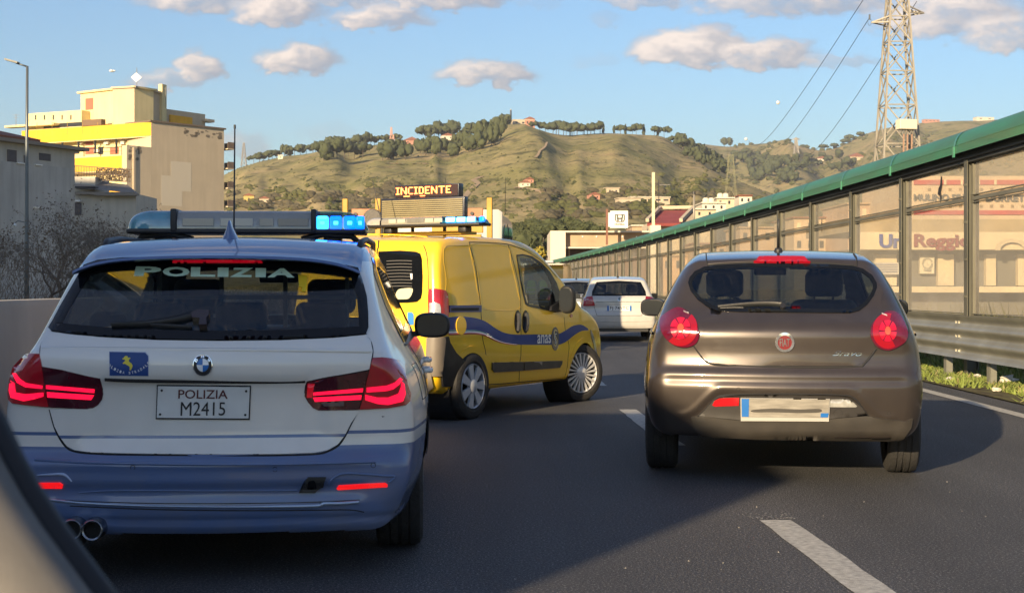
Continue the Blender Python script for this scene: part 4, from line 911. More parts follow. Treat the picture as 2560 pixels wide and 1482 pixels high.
vc.patch('side_rail', E([(64,593),(296,592),(296,641),(64,644)]), m_rail, off=.012, th=.02, sp=9)
vc.patch('side_rail_slot', E([(72,612),(275,611),(275,632),(72,634)]), M_SEAM, off=.014, th=.002, sp=9)
for x in (566, 623):
    vc.patch('door_handle_recess', E(circ(x,712,24,22,84)), M_FRIT, off=.004, sp=7)
    vc.patch('door_handle', E([(x-9,650),(x+4,648),(x+12,690),(x+11,740),(x+2,780),(x-10,778),(x-5,715)]), mat('handle_gloss', (.05,.05,.055), .18, coat=1), off=.028, th=.03, sp=6)
vc.text('van_lettering', 'anas', E([(708,806),(806,803),(806,868),(706,872)]), M_WHITEP, off=.006, bold=.012)
vc.patch('emblem', E(circ(838,836,27,24,86)), mat('emblem_grey', (.10,.10,.11), .35, coat=.8), off=.006, th=.004, sp=8)
vc.line('emblem_mark', E([(850,782),(836,772),(828,795),(840,825),(850,850),(845,880),(832,888),(826,872)]), .014, mat('emblem_gold', (.65,.52,.25), .4), off=.010)
vc.line('emblem_mark', E([(846,800),(834,805),(832,830),(842,858),(838,872)]), .008, M_WHITEP, off=.0105)
vc.patch('side_marker', E(circ(955,668,9,10,14)), mat('amber_marker', (.5,.12,.04), .2, coat=1), off=.008, sp=4)
vc.patch('headlamp', E([(1095,770),(1110,800),(1128,860),(1138,930),(1142,960),(1128,960),(1116,880),(1098,810)]), M_CLEARL, off=.01, sp=6)
# arch lips
def lip(ya, r0, r1, a0=-8, a1=188, how='right', m=m_yel):
    poly = [(ya+r1*math.cos(R(a)), .30+r1*math.sin(R(a))) for a in np.linspace(a0, a1, 40)]+[(ya+r0*math.cos(R(a)), .30+r0*math.sin(R(a))) for a in np.linspace(a1, a0, 40)]
    vc.patch('wheel_arch_lip', poly, m, how=how, off=.004, th=.03, sp=.03)
for how in ('right', 'left'): lip(.60, .318, .385, how=how); lip(3.0, .330, .392, 5, 186, how=how)
for ya in (.60, 3.0):
    for sx in (-1, 1): MB().lathe([(sx*.50, .36), (sx*.80, .345)], 28, c=(0, ya, .30)).build('wheel_well', M_BLACK, vc.root)
MB().box((0,.6,.45),(1.0,.75,.3)).build('underbody', M_BLACK, vc.root); MB().box((0,3.0,.45),(1.0,.75,.3)).build('underbody', M_BLACK, vc.root)
# rear end
m_vlens = mat('van_lamp_lens', (.42,.012,.015), .1, coat=1, var=.4, vs=10)
vl = vc.patch('tail_lamp', T(rF, [(828,440),(900,436),(990,455),(1015,490),(1024,560),(1026,700),(1018,860),(1012,925),(880,950),(835,940),(826,700),(822,520)]), m_vlens, off=.014, th=.03, sp=7)
vc.patch('reversing_lamp', T(rF, [(838,590),(900,585),(935,605),(945,650),(945,700),(900,760),(840,760)]), M_CLEARL, off=.017, th=.004, sp=6, parent=vl)
rw = T(rF, [(285,40),(520,30),(690,42),(735,62),(752,120),(760,300),(755,480),(742,540),(700,578),(600,588),(480,588),(285,588)])
vc.patch('rear_window', rw, M_FRIT, off=.006, sp=8)
lw_ = T(rF, [(255,40),(100,45),(60,80),(60,560),(120,585),(255,588)])
vc.patch('rear_window', lw_, M_FRIT, off=.006, sp=10)
for k in range(9):
    y = 140+k*34; vc.line('window_grille_slat', T(rF, [(375,y+2),(520,y-4),(648,y)]), .010, mat('grille_grey', (.09,.085,.08), .5), off=.008)
vc.patch('window_sticker', smooth_poly(T(rF, [(472,545),(474,500),(495,455),(540,436),(650,434),(648,490),(625,530),(590,548)])), mat('sticker_cream', (.55,.52,.34), .5), off=.009, th=.002, sp=6)
vc.patch('rear_door_handle', T(rF, [(632,278),(655,275),(655,335),(640,338)]), M_WHITEP, off=.014, sp=5)
vc.line('rear_door_gap', T(rF, [(288,-75),(283,0),(272,40),(268,300),(268,800),(268,1100)]), .012, M_SEAM, off=.007)
vc.line('rear_door_gap', T(rF, [(768,-30),(800,60),(815,200),(820,440)]), .010, M_SEAM)
vc.line('rear_door_gap', T(rF, [(822,950),(815,1050),(800,1150),(785,1170)]), .008, M_SEAM)
vc.patch('blue_square', T(rF, [(600,690),(648,690),(665,720),(665,822),(618,825),(600,760)]), mat('square_blue', (.03,.22,.60), .35, coat=1), off=.006, sp=8)
bq = T(rF, [(812,962),(980,952),(985,1000),(970,1150),(945,1370),(800,1370),(805,1150)])
vc.patch('rear_bumper_corner', bq, m_brown, off=.025, th=.04, sp=8)
vc.patch('rear_bumper', T(rF, [(980,955),(1020,945),(1035,1010),(1100,1120),(1200,1215),(1185,1300),(1120,1480),(960,1480),(950,1370),(972,1150)]), M_BLACK, off=.022, th=.04, sp=8)
vc.patch('rear_bumper', [(-.80,.28),(.70,.28),(.76,.34),(.76,.58),(-.80,.58)], m_brown, how='rear', off=.03, th=.05, sp=.05)
vc.patch('high_brake_light', T((840,440,5.25), [(215,900),(395,895),(410,930),(390,938),(230,935)]), M_LED2, off=.012, sp=6)
vc.line('roof_trim', T((840,440,5.25), [(105,775),(300,765),(600,768),(900,778),(1200,800)]), .010, m_yel, off=.004, h=.003)
side_mirror(vc.root, *(vc.M.inverted() @ Vector(P(1100+930/2.918, 560+550/2.918, 14.9))), 1, mat('mirror_shell', (.018,.018,.018), .5), .17, .29)
side_mirror(vc.root, -.90, 2.45, 1.12, -1, M_BLACK, .17, .26)
vc.patch('mirror_foot', E([(800,600),(870,560),(890,600),(880,640),(840,644),(795,632)]), M_BLACK, off=.03, th=.03, sp=8)
m_cap = mat('wheel_cover_silver', (.62,.62,.63), .3, metal=.35, coat=.4)
m_cap2 = mat('wheel_cover_pale', (.50,.52,.56), .35, metal=.2)
wheel(vc.root, .77, .60, .308, .185, 1, 7, .212, m_cap2, kind='star'); wheel(vc.root, -.77, .60, .308, .185, -1, 7, .212, m_cap2)
wheel(vc.root, .735, 3.0, .308, .185, 1, 20, .218, m_cap, steer=R(-24), kind='fan'); wheel(vc.root, -.77, 3.0, .308, .185, -1, 20, .218, m_cap, steer=R(-24), kind='fan')
for x in (-.36, .36): seat(vc.root, x, 1.75, h=1.30, w=.46)
MB().rbox((0, 2.75, 1.0), (1.25, .4, .16), .05).build('dashboard', M_DASH, vc.root, True)
MB().box((0, 1.6, .42), (1.45, 3.2, .04)).build('cabin_floor', M_LINING, vc.root); MB().box((0, 1.50, 1.0), (1.36, .03, 1.1)).build('partition', M_LINING, vc.root)
# light bar and signs on the van roof (local frame; measured at the roof edge)
def loc(px, py, Y): return vc.M.inverted() @ Vector(P(px, py, Y))
q0, q1 = loc(924, 556, 14.25), loc(1218, 556, 13.6)
ybar = 1.0
def xat(px, y):      # local x where the ray through column px meets local plane y
    th = (px-CX)/FPX; c, s_ = math.cos(vy), math.sin(vy)
    # X = VX + x c + y s ; Y = VY - x s + y c ; X = th Y
    return (th*(VY+y*c)-VX-y*s_)/(c+th*s_)
def zat(px, py, y): x = xat(px, y); Yw = VY-x*math.sin(vy)+y*math.cos(vy); return HC-(py-YH)/FPX*Yw
x0, x1 = xat(925, ybar), xat(1218, ybar); zc = (zat(1080, 545, ybar)+zat(1080, 567, ybar))/2
vb = MB().rbox(((x0+x1)/2, ybar, zc-.030), (x1-x0-.04, .24, .03), .012).build('light_bar', M_BLACK, vc.root, True, ang=40)
kw = dict(par=vb, y=ybar, zb_=zc-.02, zt2=zc+.052, dep=.24)
lens(xat(966, ybar), x0, mat('clear_lens', (.42,.40,.36), .12, coat=1, var=.3, vs=10), 'end_lens', 1, **kw); lens(xat(1120, ybar), x1, glass('blue_lens_glass2', (.35,.8,1), .04), 'end_lens', 1, **kw)
lens(xat(970, ybar), xat(1116, ybar), mat('bar_cover_pale', (.24,.23,.20), .2, coat=1), 'centre_cover', **kw)
for a, b in ((972,990),(994,1013),(1018,1060),(1063,1083),(1086,1106)):
    xa, xb = xat(a, ybar-.12), xat(b, ybar-.12); MB().rbox(((xa+xb)/2, ybar-.123, zc+.014), (xb-xa, .006, .04), .003).build('lamp_module', mat('module_pale', (.45,.42,.34), .35, coat=.7) if a != 1018 else M_LBGREY, vb)
M_WCORE = mat('white_blue_light', (.3,.6,.8), .3, emit=(.03,.26,1), es=3.6)
for a, b in ((1116,1140),(1143,1166),(1169,1190),(1200,1213)):
    xa, xb = xat(a, ybar-.1), xat(b, ybar-.1); MB().rbox(((xa+xb)/2, ybar-.11, zc+.014), (xb-xa, .03, .05), .012).build('lit_lamp', M_WCORE if a < 1195 else M_BLUELED, vb)
for x in (x0+.25, x1-.25): MB().rbox((x, ybar, zc-.075), (.10, .12, .07), .02).build('bar_mount', M_BLACK, vb, True, ang=40)
def facing_sign(y, pxl, pxr, pyt, pyb, depth, name, m, par=None, bev=.006):
    xa, xb = xat(pxl, y), xat(pxr, y); pm = (pxl+pxr)/2; za, zb2 = zat(pm, pyb, y), zat(pm, pyt, y)
    o = MB().rbox(((xa+xb)/2, y+depth/2, (za+zb2)/2), (xb-xa, depth, zb2-za), bev).build(name, m, par or vc.root, ang=40); return o, xa, xb, za, zb2
ys = 1.22
m_fr = mat('sign_frame_black', (.02,.022,.035), .35, coat=.4)
pn, xa, xb, za, zb2 = facing_sign(ys, 952, 1161, 494, 549, .07, 'arrow_board', m_fr)
m_slat = mat('board_slat', (.32,.27,.15), .4, metal=.2, var=.2, vs=12)
for k in range(9):
    z = za+.022+(zb2-za-.04)*(k+.5)/9; MB().rbox(((xa+xb)/2, ys-.004, z), (xb-xa-.035, .012, (zb2-za-.04)/9*.72), .003).build('slat', m_slat, pn)
sg, xa, xb, za, zb2 = facing_sign(ys+.02, 987, 1147, 461, 493, .09, 'message_sign', m_fr)
MB().box(((xa+xb)/2, ys+.017, (za+zb2)/2), (xb-xa-.02, .004, zb2-za-.02)).build('display', mat('display_dark', (.030,.012,.014), .4), sg)
FONT5 = {'I':['###','.#.','.#.','.#.','.#.','.#.','###'],'N':['#...#','##..#','##..#','#.#.#','#..##','#..##','#...#'],'C':['.###','#...','#...','#...','#...','#...','.###'],'D':['###.','#..#','#..#','#..#','#..#','#..#','###.'],'E':['####','#...','#...','###.','#...','#...','####'],'T':['#####','..#..','..#..','..#..','..#..','..#..','..#..']}
cols = sum(len(FONT5[c][0])+1 for c in 'INCIDENTE')-1; xL = xa+.018; xR = xa+(xb-xa)*.885; dx = (xR-xL)/cols; dz = (zb2-za-.055)/7; cxp = xL; led = MB()
for ch in 'INCIDENTE':
    g = FONT5[ch]
    for r_ in range(7):
        for c_ in range(len(g[0])):
            if g[r_][c_] == '#': led.box((cxp+(c_+.5)*dx, ys+.013, zb2-.022-(r_+.5)*dz), (dx*.86, .004, dz*.86))
    cxp += (len(g[0])+1)*dx
led.box((xL+dx*9, ys+.013, za+.014), (dx*5, .004, dz*.7)); led.box((xL+dx*22, ys+.013, za+.014), (dx*4, .004, dz*.7))
led.build('display_lettering', mat('lit_orange_led', (1,.3,.08), .4, emit=(1,.20,.045), es=3.6), sg)
for f_ in (.25, .75): MB().bar((xa+(xb-xa)*f_, ys+.06, 1.72), (xa+(xb-xa)*f_, ys+.06, za+.02), .025).build('sign_bracket', M_BLACK, vc.root)
MB().box(((xa+xb)/2, ys+.05, 1.765), (xb-xa+.2, .30, .03)).build('sign_bracket', mat('bracket_yellow', (.5,.32,.03), .5), vc.root)
w1 = loc(955, 600, 13.9); MB().tube([(xat(955, .9), .9, 1.70), (xat(955,.9), .9, zat(955,560,.9)), (xat(931,.9), .9, zat(931,448,.9))], [.014,.006,.003], 6).build('whip_antenna', M_BLACK, vc.root)
# ================================================================== road, verge, markings
BT = np.array([(-30,5.3),(0,5.95),(10,6.12),(17.4,6.2),(24,6.18),(29,6.1),(33.3,6.0),(39,5.93),(46.5,5.76),(58,5.5),(77,4.95),(100,4.1),(125,2.9),(150,1.4),(200,-3),(300,-16)])
def sm_interp(T_, z):
    zz = np.linspace(-40, 320, 721); v = np.interp(zz, T_[:,0], T_[:,1]); k = np.ones(17)/17; v = np.convolve(np.pad(v, 8, mode='edge'), k, 'valid'); return float(np.interp(z, zz, v))
XB = lambda z: sm_interp(BT, z)
DT = np.array([(-30,2.9),(0,1.70),(6,1.46),(8,1.37),(14.4,1.15),(18,1.08),(24,1.02),(33,.95),(46,.70),(58,.45),(77,-.1),(100,-.95),(125,-2.15),(150,-3.65),(200,-8),(300,-21)])
XD = lambda z: sm_interp(DT, z)
def XR_(z): return float(np.interp(z, [-30,0,14,17,24,300], [4.3,4.75,4.88,4.9,4.9,4.9]) if z < 24 else XB(z)-1.28)
XW = lambda z: XD(z)-4.85
def strip(name, fa, fb, z0, z1, h, m, kind='structure', parent=None, step=2.0, nx=1, hb=None):
    mb = MB(); n = max(2, int((z1-z0)/step)); 
    for i in range(n+1):
        z = z0+(z1-z0)*i/n
        for k in range(nx+1): t = k/nx; mb.v.append((fa(z)*(1-t)+fb(z)*t, z, h+((hb-h)*t if hb is not None else 0)))
    for i in range(n):
        for k in range(nx): a = i*(nx+1)+k; mb.f.append((a, a+1, a+nx+2, a+nx+1))
    return tag(mb.build(name, m, parent, fixn=False), kind=kind)
def asphalt():
    m = bpy.data.materials.new('asphalt'); m.use_nodes = True; t = m.node_tree; b = t.nodes['Principled BSDF']; L = t.links
    c = nd(t, 'ShaderNodeTexCoord')
    def noi(s, d, r=.5): n = nd(t, 'ShaderNodeTexNoise'); n.inputs['Scale'].default_value = s; n.inputs['Detail'].default_value = d; n.inputs['Roughness'].default_value = r; L.new(c.outputs['Object'], n.inputs[0]); return n.outputs[0]
    a = noi(80, 5, .8); l = noi(.35, 5); r = nd(t, 'ShaderNodeValToRGB'); L.new(a, r.inputs[0])
    r.color_ramp.elements[0].position = .42; r.color_ramp.elements[0].color = (.022,.023,.028,1); r.color_ramp.elements[1].position = .66; r.color_ramp.elements[1].color = (.36,.35,.34,1)
    e_ = r.color_ramp.elements.new(.56); e_.color = (.066,.066,.071,1)
    x = nd(t, 'ShaderNodeMix', data_type='RGBA', blend_type='MULTIPLY'); x.inputs[0].default_value = 1
    mr = nd(t, 'ShaderNodeMapRange'); L.new(l, mr.inputs[0]); mr.inputs[1].default_value = .3; mr.inputs[2].default_value = .7; mr.inputs[3].default_value = .78; mr.inputs[4].default_value = 1.2
    mp = nd(t, 'ShaderNodeMapping'); mp.inputs['Scale'].default_value = (1.15,.03,1); L.new(c.outputs['Object'], mp.inputs[0]); tn = nd(t, 'ShaderNodeTexNoise'); tn.inputs['Scale'].default_value = 1; tn.inputs['Detail'].default_value = 4; L.new(mp.outputs[0], tn.inputs[0])
    tm = nd(t, 'ShaderNodeMapRange'); L.new(tn.outputs[0], tm.inputs[0]); tm.inputs[1].default_value = .35; tm.inputs[2].default_value = .65; tm.inputs[3].default_value = .80; tm.inputs[4].default_value = 1.22
    mm_ = nd(t, 'ShaderNodeMath', operation='MULTIPLY'); L.new(mr.outputs[0], mm_.inputs[0]); L.new(tm.outputs[0], mm_.inputs[1])
    L.new(r.outputs[0], x.inputs[6]); L.new(mm_.outputs[0], x.inputs[7]); L.new(x.outputs[2], b.inputs['Base Color'])
    vo = nd(t, 'ShaderNodeTexVoronoi'); vo.inputs['Scale'].default_value = 130; L.new(c.outputs['Object'], vo.inputs[0])
    bp = nd(t, 'ShaderNodeBump'); bp.inputs['Strength'].default_value = .55; bp.inputs['Distance'].default_value = .012; L.new(vo.outputs[0], bp.inputs['Height']); L.new(bp.outputs[0], b.inputs['Normal'])
    b.inputs['Roughness'].default_value = .72; b.inputs['Specular IOR Level'].default_value = .5; return m
M_ASPH = asphalt()
def ground_mat(name, c1, c2, c3, s=2.0):
    m = bpy.data.materials.new(name); m.use_nodes = True; t = m.node_tree; b = t.nodes['Principled BSDF']; L = t.links; c = nd(t, 'ShaderNodeTexCoord')
    n = nd(t, 'ShaderNodeTexNoise'); n.inputs['Scale'].default_value = s; n.inputs['Detail'].default_value = 9; n.inputs['Roughness'].default_value = .65; L.new(c.outputs['Object'], n.inputs[0])
    r = nd(t, 'ShaderNodeValToRGB'); L.new(n.outputs[0], r.inputs[0]); r.color_ramp.elements[0].position = .32; r.color_ramp.elements[0].color = (*c1, 1); r.color_ramp.elements[1].position = .68; r.color_ramp.elements[1].color = (*c3, 1); e_ = r.color_ramp.elements.new(.5); e_.color = (*c2, 1)
    L.new(r.outputs[0], b.inputs['Base Color']); b.inputs['Roughness'].default_value = .95; b.inputs['Specular IOR Level'].default_value = .1; return m
M_SOIL = ground_mat('verge_soil', (.035,.028,.018), (.10,.085,.05), (.14,.15,.05), 6)
M_GRND = ground_mat('plain_ground', (.05,.06,.025), (.11,.11,.05), (.17,.15,.09), .12)
gp = MB(); gp.add([(-3000,-400,-.05),(3000,-400,-.05),(3000,6000,-.05),(-3000,6000,-.05)], [(0,1,2,3)]); tag(gp.build('ground', M_GRND, fixn=False), kind='structure')
strip('road', XW, lambda z: XB(z)-.85, -30, 300, 0, M_ASPH, nx=4)
strip('verge', lambda z: XB(z)-.85, lambda z: XB(z)+2.5, -30, 300, .012, M_SOIL, nx=3, hb=.10)
def paint_mat():
    m = mat('road_paint', (.50,.485,.44), .6, var=.35, vs=30, detail=8, col2=(.26,.25,.23), bump=.3, bs=200); return m
M_RP = paint_mat()
def worn(name, fa, fb, z0, z1, step=.25, seed=1):
    rnd = random.Random(seed); mb = MB(); n = max(3, int((z1-z0)/step)); 
    for i in range(n+1):
        z = z0+(z1-z0)*i/n; j = rnd.uniform(-.006, .006); k = rnd.uniform(-.006, .006); mb.v += [(fa(z)+j, z, .004), ((fa(z)+fb(z))/2, z, .005), (fb(z)+k, z, .004)]
    for i in range(n): a = i*3; mb.f += [(a, a+1, a+4, a+3), (a+1, a+2, a+5, a+4)]
    return tag(mb.build(name, M_RP, fixn=False), kind='structure')
for k, (a, b) in enumerate([(4.4,7.62),(11.2,14.45),(17.9,21.2),(24.8,28),(31.6,34.9),(38.4,41.7),(45.2,48.5)]):
    worn('lane_marking', lambda z: XD(z)-.085, lambda z: XD(z)+.085, a, b, seed=k)
worn('edge_marking', lambda z: XR_(z)-.075, lambda z: XR_(z)+.075, -10, 160, 1.0)
worn('edge_marking', lambda z: XW(z)+.55, lambda z: XW(z)+.70, -10, 160, 1.0)
cr_ = MB(); rr = random.Random(4)
for k in range(70):
    x = XD(7.7)+rr.uniform(-.12, .12); z = 7.66+abs(rr.gauss(0, .10)); s_ = rr.uniform(.003, .008); cr_.add([(x-s_,z-s_,.004),(x+s_,z-s_*.6,.004),(x+s_*.8,z+s_,.004),(x-s_*.7,z+s_*.8,.004)], [(0,1,2,3)])
tag(cr_.build('paint_flakes', M_RP, fixn=False), 'pale flakes of worn paint beyond the near lane marking', kind='stuff')
gv = MB()
for k in range(130):
    z = 5.5+rr.random()**1.5*14; x = rr.uniform(-.3, 4.8); s_ = rr.uniform(.002, .005); gv.add([(x-s_,z-s_,.001),(x+s_,z-s_,.001),(x,z+s_,.001),(x,z,s_*1.2)], [(0,1,3),(1,2,3),(2,0,3)])
tag(gv.build('road_grit', mat('grit', (.32,.30,.27), .9), fixn=False), kind='stuff')

# grass on the verge
M_GRASS = mat('grass_blades', (.20,.25,.045), .7, var=.6, vs=1.3, col2=(.10,.13,.03))
M_GRASSD = mat('dry_grass_blades', (.34,.30,.13), .8, var=.4, vs=2)
for name, m, N, seed in (('grass', M_GRASS, 30000, 1), ('dry_grass', M_GRASSD, 4200, 2)):
    r_ = random.Random(seed); mb = MB()
    for k in range(N):
        z = 11+(r_.random()**1.9)*62; t = r_.random()**.85; x = XB(z)-.80+t*1.6
        d = noise.noise(Vector((x*1.7, z*1.1, seed)))
        if t < .16 and d < .15: continue
        hgt = (.035+.055*r_.random())*(1+.9*max(0, d))*(1.35 if t > .5 else .8); a = r_.uniform(0, 6.28); w = .006+.0006*z; lx, ly = r_.gauss(0, .05), r_.gauss(0, .05); b0 = .012+.05*t
        mb.add([(x-w*math.cos(a), z-w*math.sin(a), b0), (x+w*math.cos(a), z+w*math.sin(a), b0), (x+lx, z+ly, b0+hgt)], [(0,1,2)])
    o = mb.build(name, m, fixn=False); tag(o, 'short ' + ('green grass' if name == 'grass' else 'straw coloured dry grass') + ' under the steel crash barrier', 'grass', kind='stuff')
tall = MB(); r_ = random.Random(9)
for k in range(5200):
    z = 13+(r_.random()**1.6)*70; x = XB(z)+.35+r_.random()*2.4; hgt = .25+.75*r_.random()**2; a = r_.uniform(0, 6.28); w = .007+.0005*z; b0 = .09
    lx, ly = r_.gauss(0, .16), r_.gauss(0, .12)
    tall.add([(x-w*math.cos(a), z-w*math.sin(a), b0), (x+w*math.cos(a), z+w*math.sin(a), b0), (x+lx*.5+w*.5, z+ly*.5, b0+hgt*.6), (x+lx, z+ly, b0+hgt)], [(0,1,2),(0,2,3)])
tag(tall.build('tall_grass', mat('tall_grass_blades', (.17,.19,.06), .8, var=.5, vs=1, col2=(.28,.24,.10)), fixn=False), 'tall weeds growing behind the transparent noise barrier', 'weeds', kind='stuff')
def litter(name, px, py, Y, s, m, label, seed):
    x, y, z = P(px, py, Y); mb = MB(); mb.sph((0,0,0), s, 2, (1,.7,.45), amp=.9, seed=seed); o = mb.build(name, m); o.location = (x, y, max(z, .05)); tag(o, label, 'litter'); return o
litter('litter', 2518, 947, 17.8, .10, mat('litter_white', (.62,.58,.50), .6, var=.3, vs=20), 'crumpled white plastic bag beside the right crash barrier post', 1)
litter('litter', 2376, 960, 18.4, .06, mat('litter_grey', (.38,.36,.33), .6), 'grey crumpled scrap lying in the grass left of the near post', 2)
litter('litter', 2443, 938, 18.6, .045, mat('litter_white', (.6,.58,.5), .6), 'small white scrap just left of the near crash barrier post', 3)
litter('litter', 2490, 988, 16.6, .05, mat('litter_white', (.6,.58,.5), .6), 'small pale paper on the grass in front of the near post', 4)

# ================================================================== noise barrier and crash barrier
def frame_at(z): 
    d = (XB(z+.5)-XB(z-.5)); return XB(z), math.atan2(-d, 1.0)
M_POST = mat('barrier_post_steel', (.15,.145,.115), .45, metal=.3, var=.4, vs=3, stretch=(1,1,.3))
M_RAIL = mat('barrier_rail_steel', (.19,.18,.14), .45, metal=.3, var=.3, vs=4)
M_GREEN = mat('cap_green', (.028,.19,.095), .5, coat=.1, var=.35, vs=1.4, col2=(.045,.11,.065), stretch=(1,1,3))
M_GREEND = mat('cap_clamp_green', (.04,.20,.12), .4, coat=.4)
def pane_mat():
    m = bpy.data.materials.new('dusty_pane'); m.use_nodes = True; t = m.node_tree; t.nodes.clear(); L = t.links
    o = nd(t, 'ShaderNodeOutputMaterial'); tr = nd(t, 'ShaderNodeBsdfTransparent'); tr.inputs[0].default_value = (.93,.91,.86,1); df = nd(t, 'ShaderNodeBsdfDiffuse'); df.inputs[0].default_value = (.50,.47,.42,1)
    gl_ = nd(t, 'ShaderNodeBsdfGlossy'); gl_.inputs['Roughness'].default_value = .12
    c = nd(t, 'ShaderNodeTexCoord'); oi = nd(t, 'ShaderNodeObjectInfo'); va = nd(t, 'ShaderNodeVectorMath', operation='ADD'); L.new(c.outputs['Object'], va.inputs[0]); L.new(oi.outputs['Location'], va.inputs[1])
    n = nd(t, 'ShaderNodeTexNoise'); n.inputs['Scale'].default_value = 2.2; n.inputs['Detail'].default_value = 8; L.new(va.outputs[0], n.inputs[0])
    mr = nd(t, 'ShaderNodeMapRange'); L.new(n.outputs[0], mr.inputs[0]); mr.inputs[1].default_value = .3; mr.inputs[2].default_value = .7; mr.inputs[3].default_value = .12; mr.inputs[4].default_value = .30
    rn = nd(t, 'ShaderNodeMath', operation='MULTIPLY_ADD'); L.new(oi.outputs['Random'], rn.inputs[0]); rn.inputs[1].default_value = .10; L.new(mr.outputs[0], rn.inputs[2])
    m1 = nd(t, 'ShaderNodeMixShader'); L.new(rn.outputs[0], m1.inputs[0]); L.new(tr.outputs[0], m1.inputs[1]); L.new(df.outputs[0], m1.inputs[2])
    m2 = nd(t, 'ShaderNodeMixShader'); m2.inputs[0].default_value = .06; L.new(m1.outputs[0], m2.inputs[1]); L.new(gl_.outputs[0], m2.inputs[2]); L.new(m2.outputs[0], o.inputs[0]); return m
M_PANE = pane_mat()
nb = empty('noise_barrier', (XB(17), 17, 0), 0, 'transparent panel noise barrier with dark posts and a green curved cap beside the road', 'noise barrier')
def child(name, me, loc, rz=0, sc=(1,1,1), par=nb):
    o = bpy.data.objects.new(name, me); COL.objects.link(o); o.parent = par; o.location = Vector(loc)-par.location; o.rotation_euler = (0, 0, rz); o.scale = sc; return o
post_me = MB(); 
post_me.box((-.075,0,1.5), (.012,.14,2.9)).box((.075,0,1.5), (.012,.14,2.9)).box((0,0,1.5), (.138,.010,2.9))
for z in (1.1,1.6,2.1,2.6): post_me.box((-.087,.03,z), (.012,.03,.03)).box((-.087,-.03,z), (.012,.03,.03))
post_me = post_me.mesh('post', M_POST)
pane_me = MB().box((0,0,0), (.014,1,1)).mesh('pane', M_PANE)
rail_me = MB().box((0,0,0), (.05,1,.05)).box((-.012,0,.05), (.03,1,.012)).box((-.012,0,-.05), (.03,1,.012)).mesh('rail', M_RAIL)
fr_me = MB().box((0,0,0), (.045,.05,1)).mesh('pane_edge', M_RAIL)
beam_me = MB().box((0.04,0,0), (.22,1,.34)).box((-.10,0,-.10), (.03,1,.03)).mesh('top_beam', mat('beam_dark', (.040,.043,.045), .6, var=.3, vs=3))  # evenly dark beam under the green cap
cap = MB(); K = 9; prof = []
for k in range(K+1):
    a = R(-8+k*125/K); prof.append((-.02-.20*math.cos(a), .06+.25*math.sin(a)))
for y in (-.5, .5):
    for (x, z) in prof: cap.v.append((x, y, z))
    for (x, z) in prof: cap.v.append((x+.012, y, z-.012))
for k in range(K): cap.f += [(k, k+1, 2*(K+1)+k+1, 2*(K+1)+k), (K+1+k, 3*(K+1)+k, 3*(K+1)+k+1, K+1+k+1)]
cap.f += [(0, 2*(K+1), 3*(K+1), K+1), (K, K+1+K, 3*(K+1)+K, 2*(K+1)+K)]
cap.box((-.223,0,.035), (.014,1,.10)); cap.box((-.216,0,.095), (.016,1,.010))
cap_me = cap.mesh('cap_panel', M_GREEN, True); cap_me.set_sharp_from_angle(angle=R(30))
cl = MB(); pr = [(x-.012 if k < 6 else x, z+.012) for k, (x, z) in enumerate(prof)]
for y in (-.035, .035):
    for (x, z) in pr: cl.v.append((x, y, z))
for k in range(K): cl.f.append((k, k+1, K+1+k+1, K+1+k))
cl.box((-.242,0,.02), (.02,.06,.14)); cl_me = cl.mesh('cap_clamp', M_GREEND)
zs = [19.40-3.2*2, 19.40-3.2]+[19.40+3.22*k for k in range(0, 39)]; zs = [zs[0]-3.2]+zs
M_PANEV = [M_PANE]
for i, z in enumerate(zs):
    x, rz = frame_at(z); child('post', post_me, (x, z, 0), rz)
    child('cap_clamp', cl_me, (x, z, 3.02), rz)
    if i+1 < len(zs):
        z2 = zs[i+1]; x2, _ = frame_at(z2); mx_, mz_ = (x+x2)/2, (z+z2)/2; L_ = math.hypot(x2-x, z2-z); rz2 = math.atan2(-(x2-x), z2-z)
        child('pane', pane_me, (mx_, mz_, 1.62), rz2, (1, L_-.10, 1.52)); child('pane', pane_me, (mx_, mz_, 2.69), rz2, (1, L_-.10, .50))
        child('rail', rail_me, (mx_-.01, mz_, 2.41), rz2, (1, L_-.16, 1)); child('rail', rail_me, (mx_-.01, mz_, .83), rz2, (1, L_-.16, .8))
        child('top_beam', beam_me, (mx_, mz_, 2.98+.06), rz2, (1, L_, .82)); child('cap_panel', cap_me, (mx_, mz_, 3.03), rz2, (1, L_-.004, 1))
        for e_ in (-1, 1):
            q = (L_/2-.13)*e_; child('pane_edge', fr_me, (mx_-math.sin(rz2)*q-.01, mz_+math.cos(rz2)*q, 1.85), rz2, (1, 1, 2.05))
        if 1 < i < 12 and i % 2 == 0:
            pass
m_birdm = mat('bird_sticker_black', (.015,.015,.018), .6)
for (px, py, s_) in ((2350,478,.20),(2055,560,.13)):
    z = 21.0 if px > 2200 else 27.5; x = XB(z)-.03; zz = HC-(py-YH)/FPX*z; yy = x*FPX/(px-CX)
    bd = [(-.25,.9),(-.12,1.0),(0,.35),(.22,.15),(.38,-.25),(.2,-.4),(.02,-.35),(-.05,-1.0),(-.16,-.8),(-.12,-.2),(-.3,.3)]
    o = MB().prism([(a*s_*1.6, b*s_) for a, b in bd], 0, .004, plane='yz').build('bird_silhouette', m_birdm, nb); o.location = Vector((XB(yy)-.03, yy, zz))-nb.location

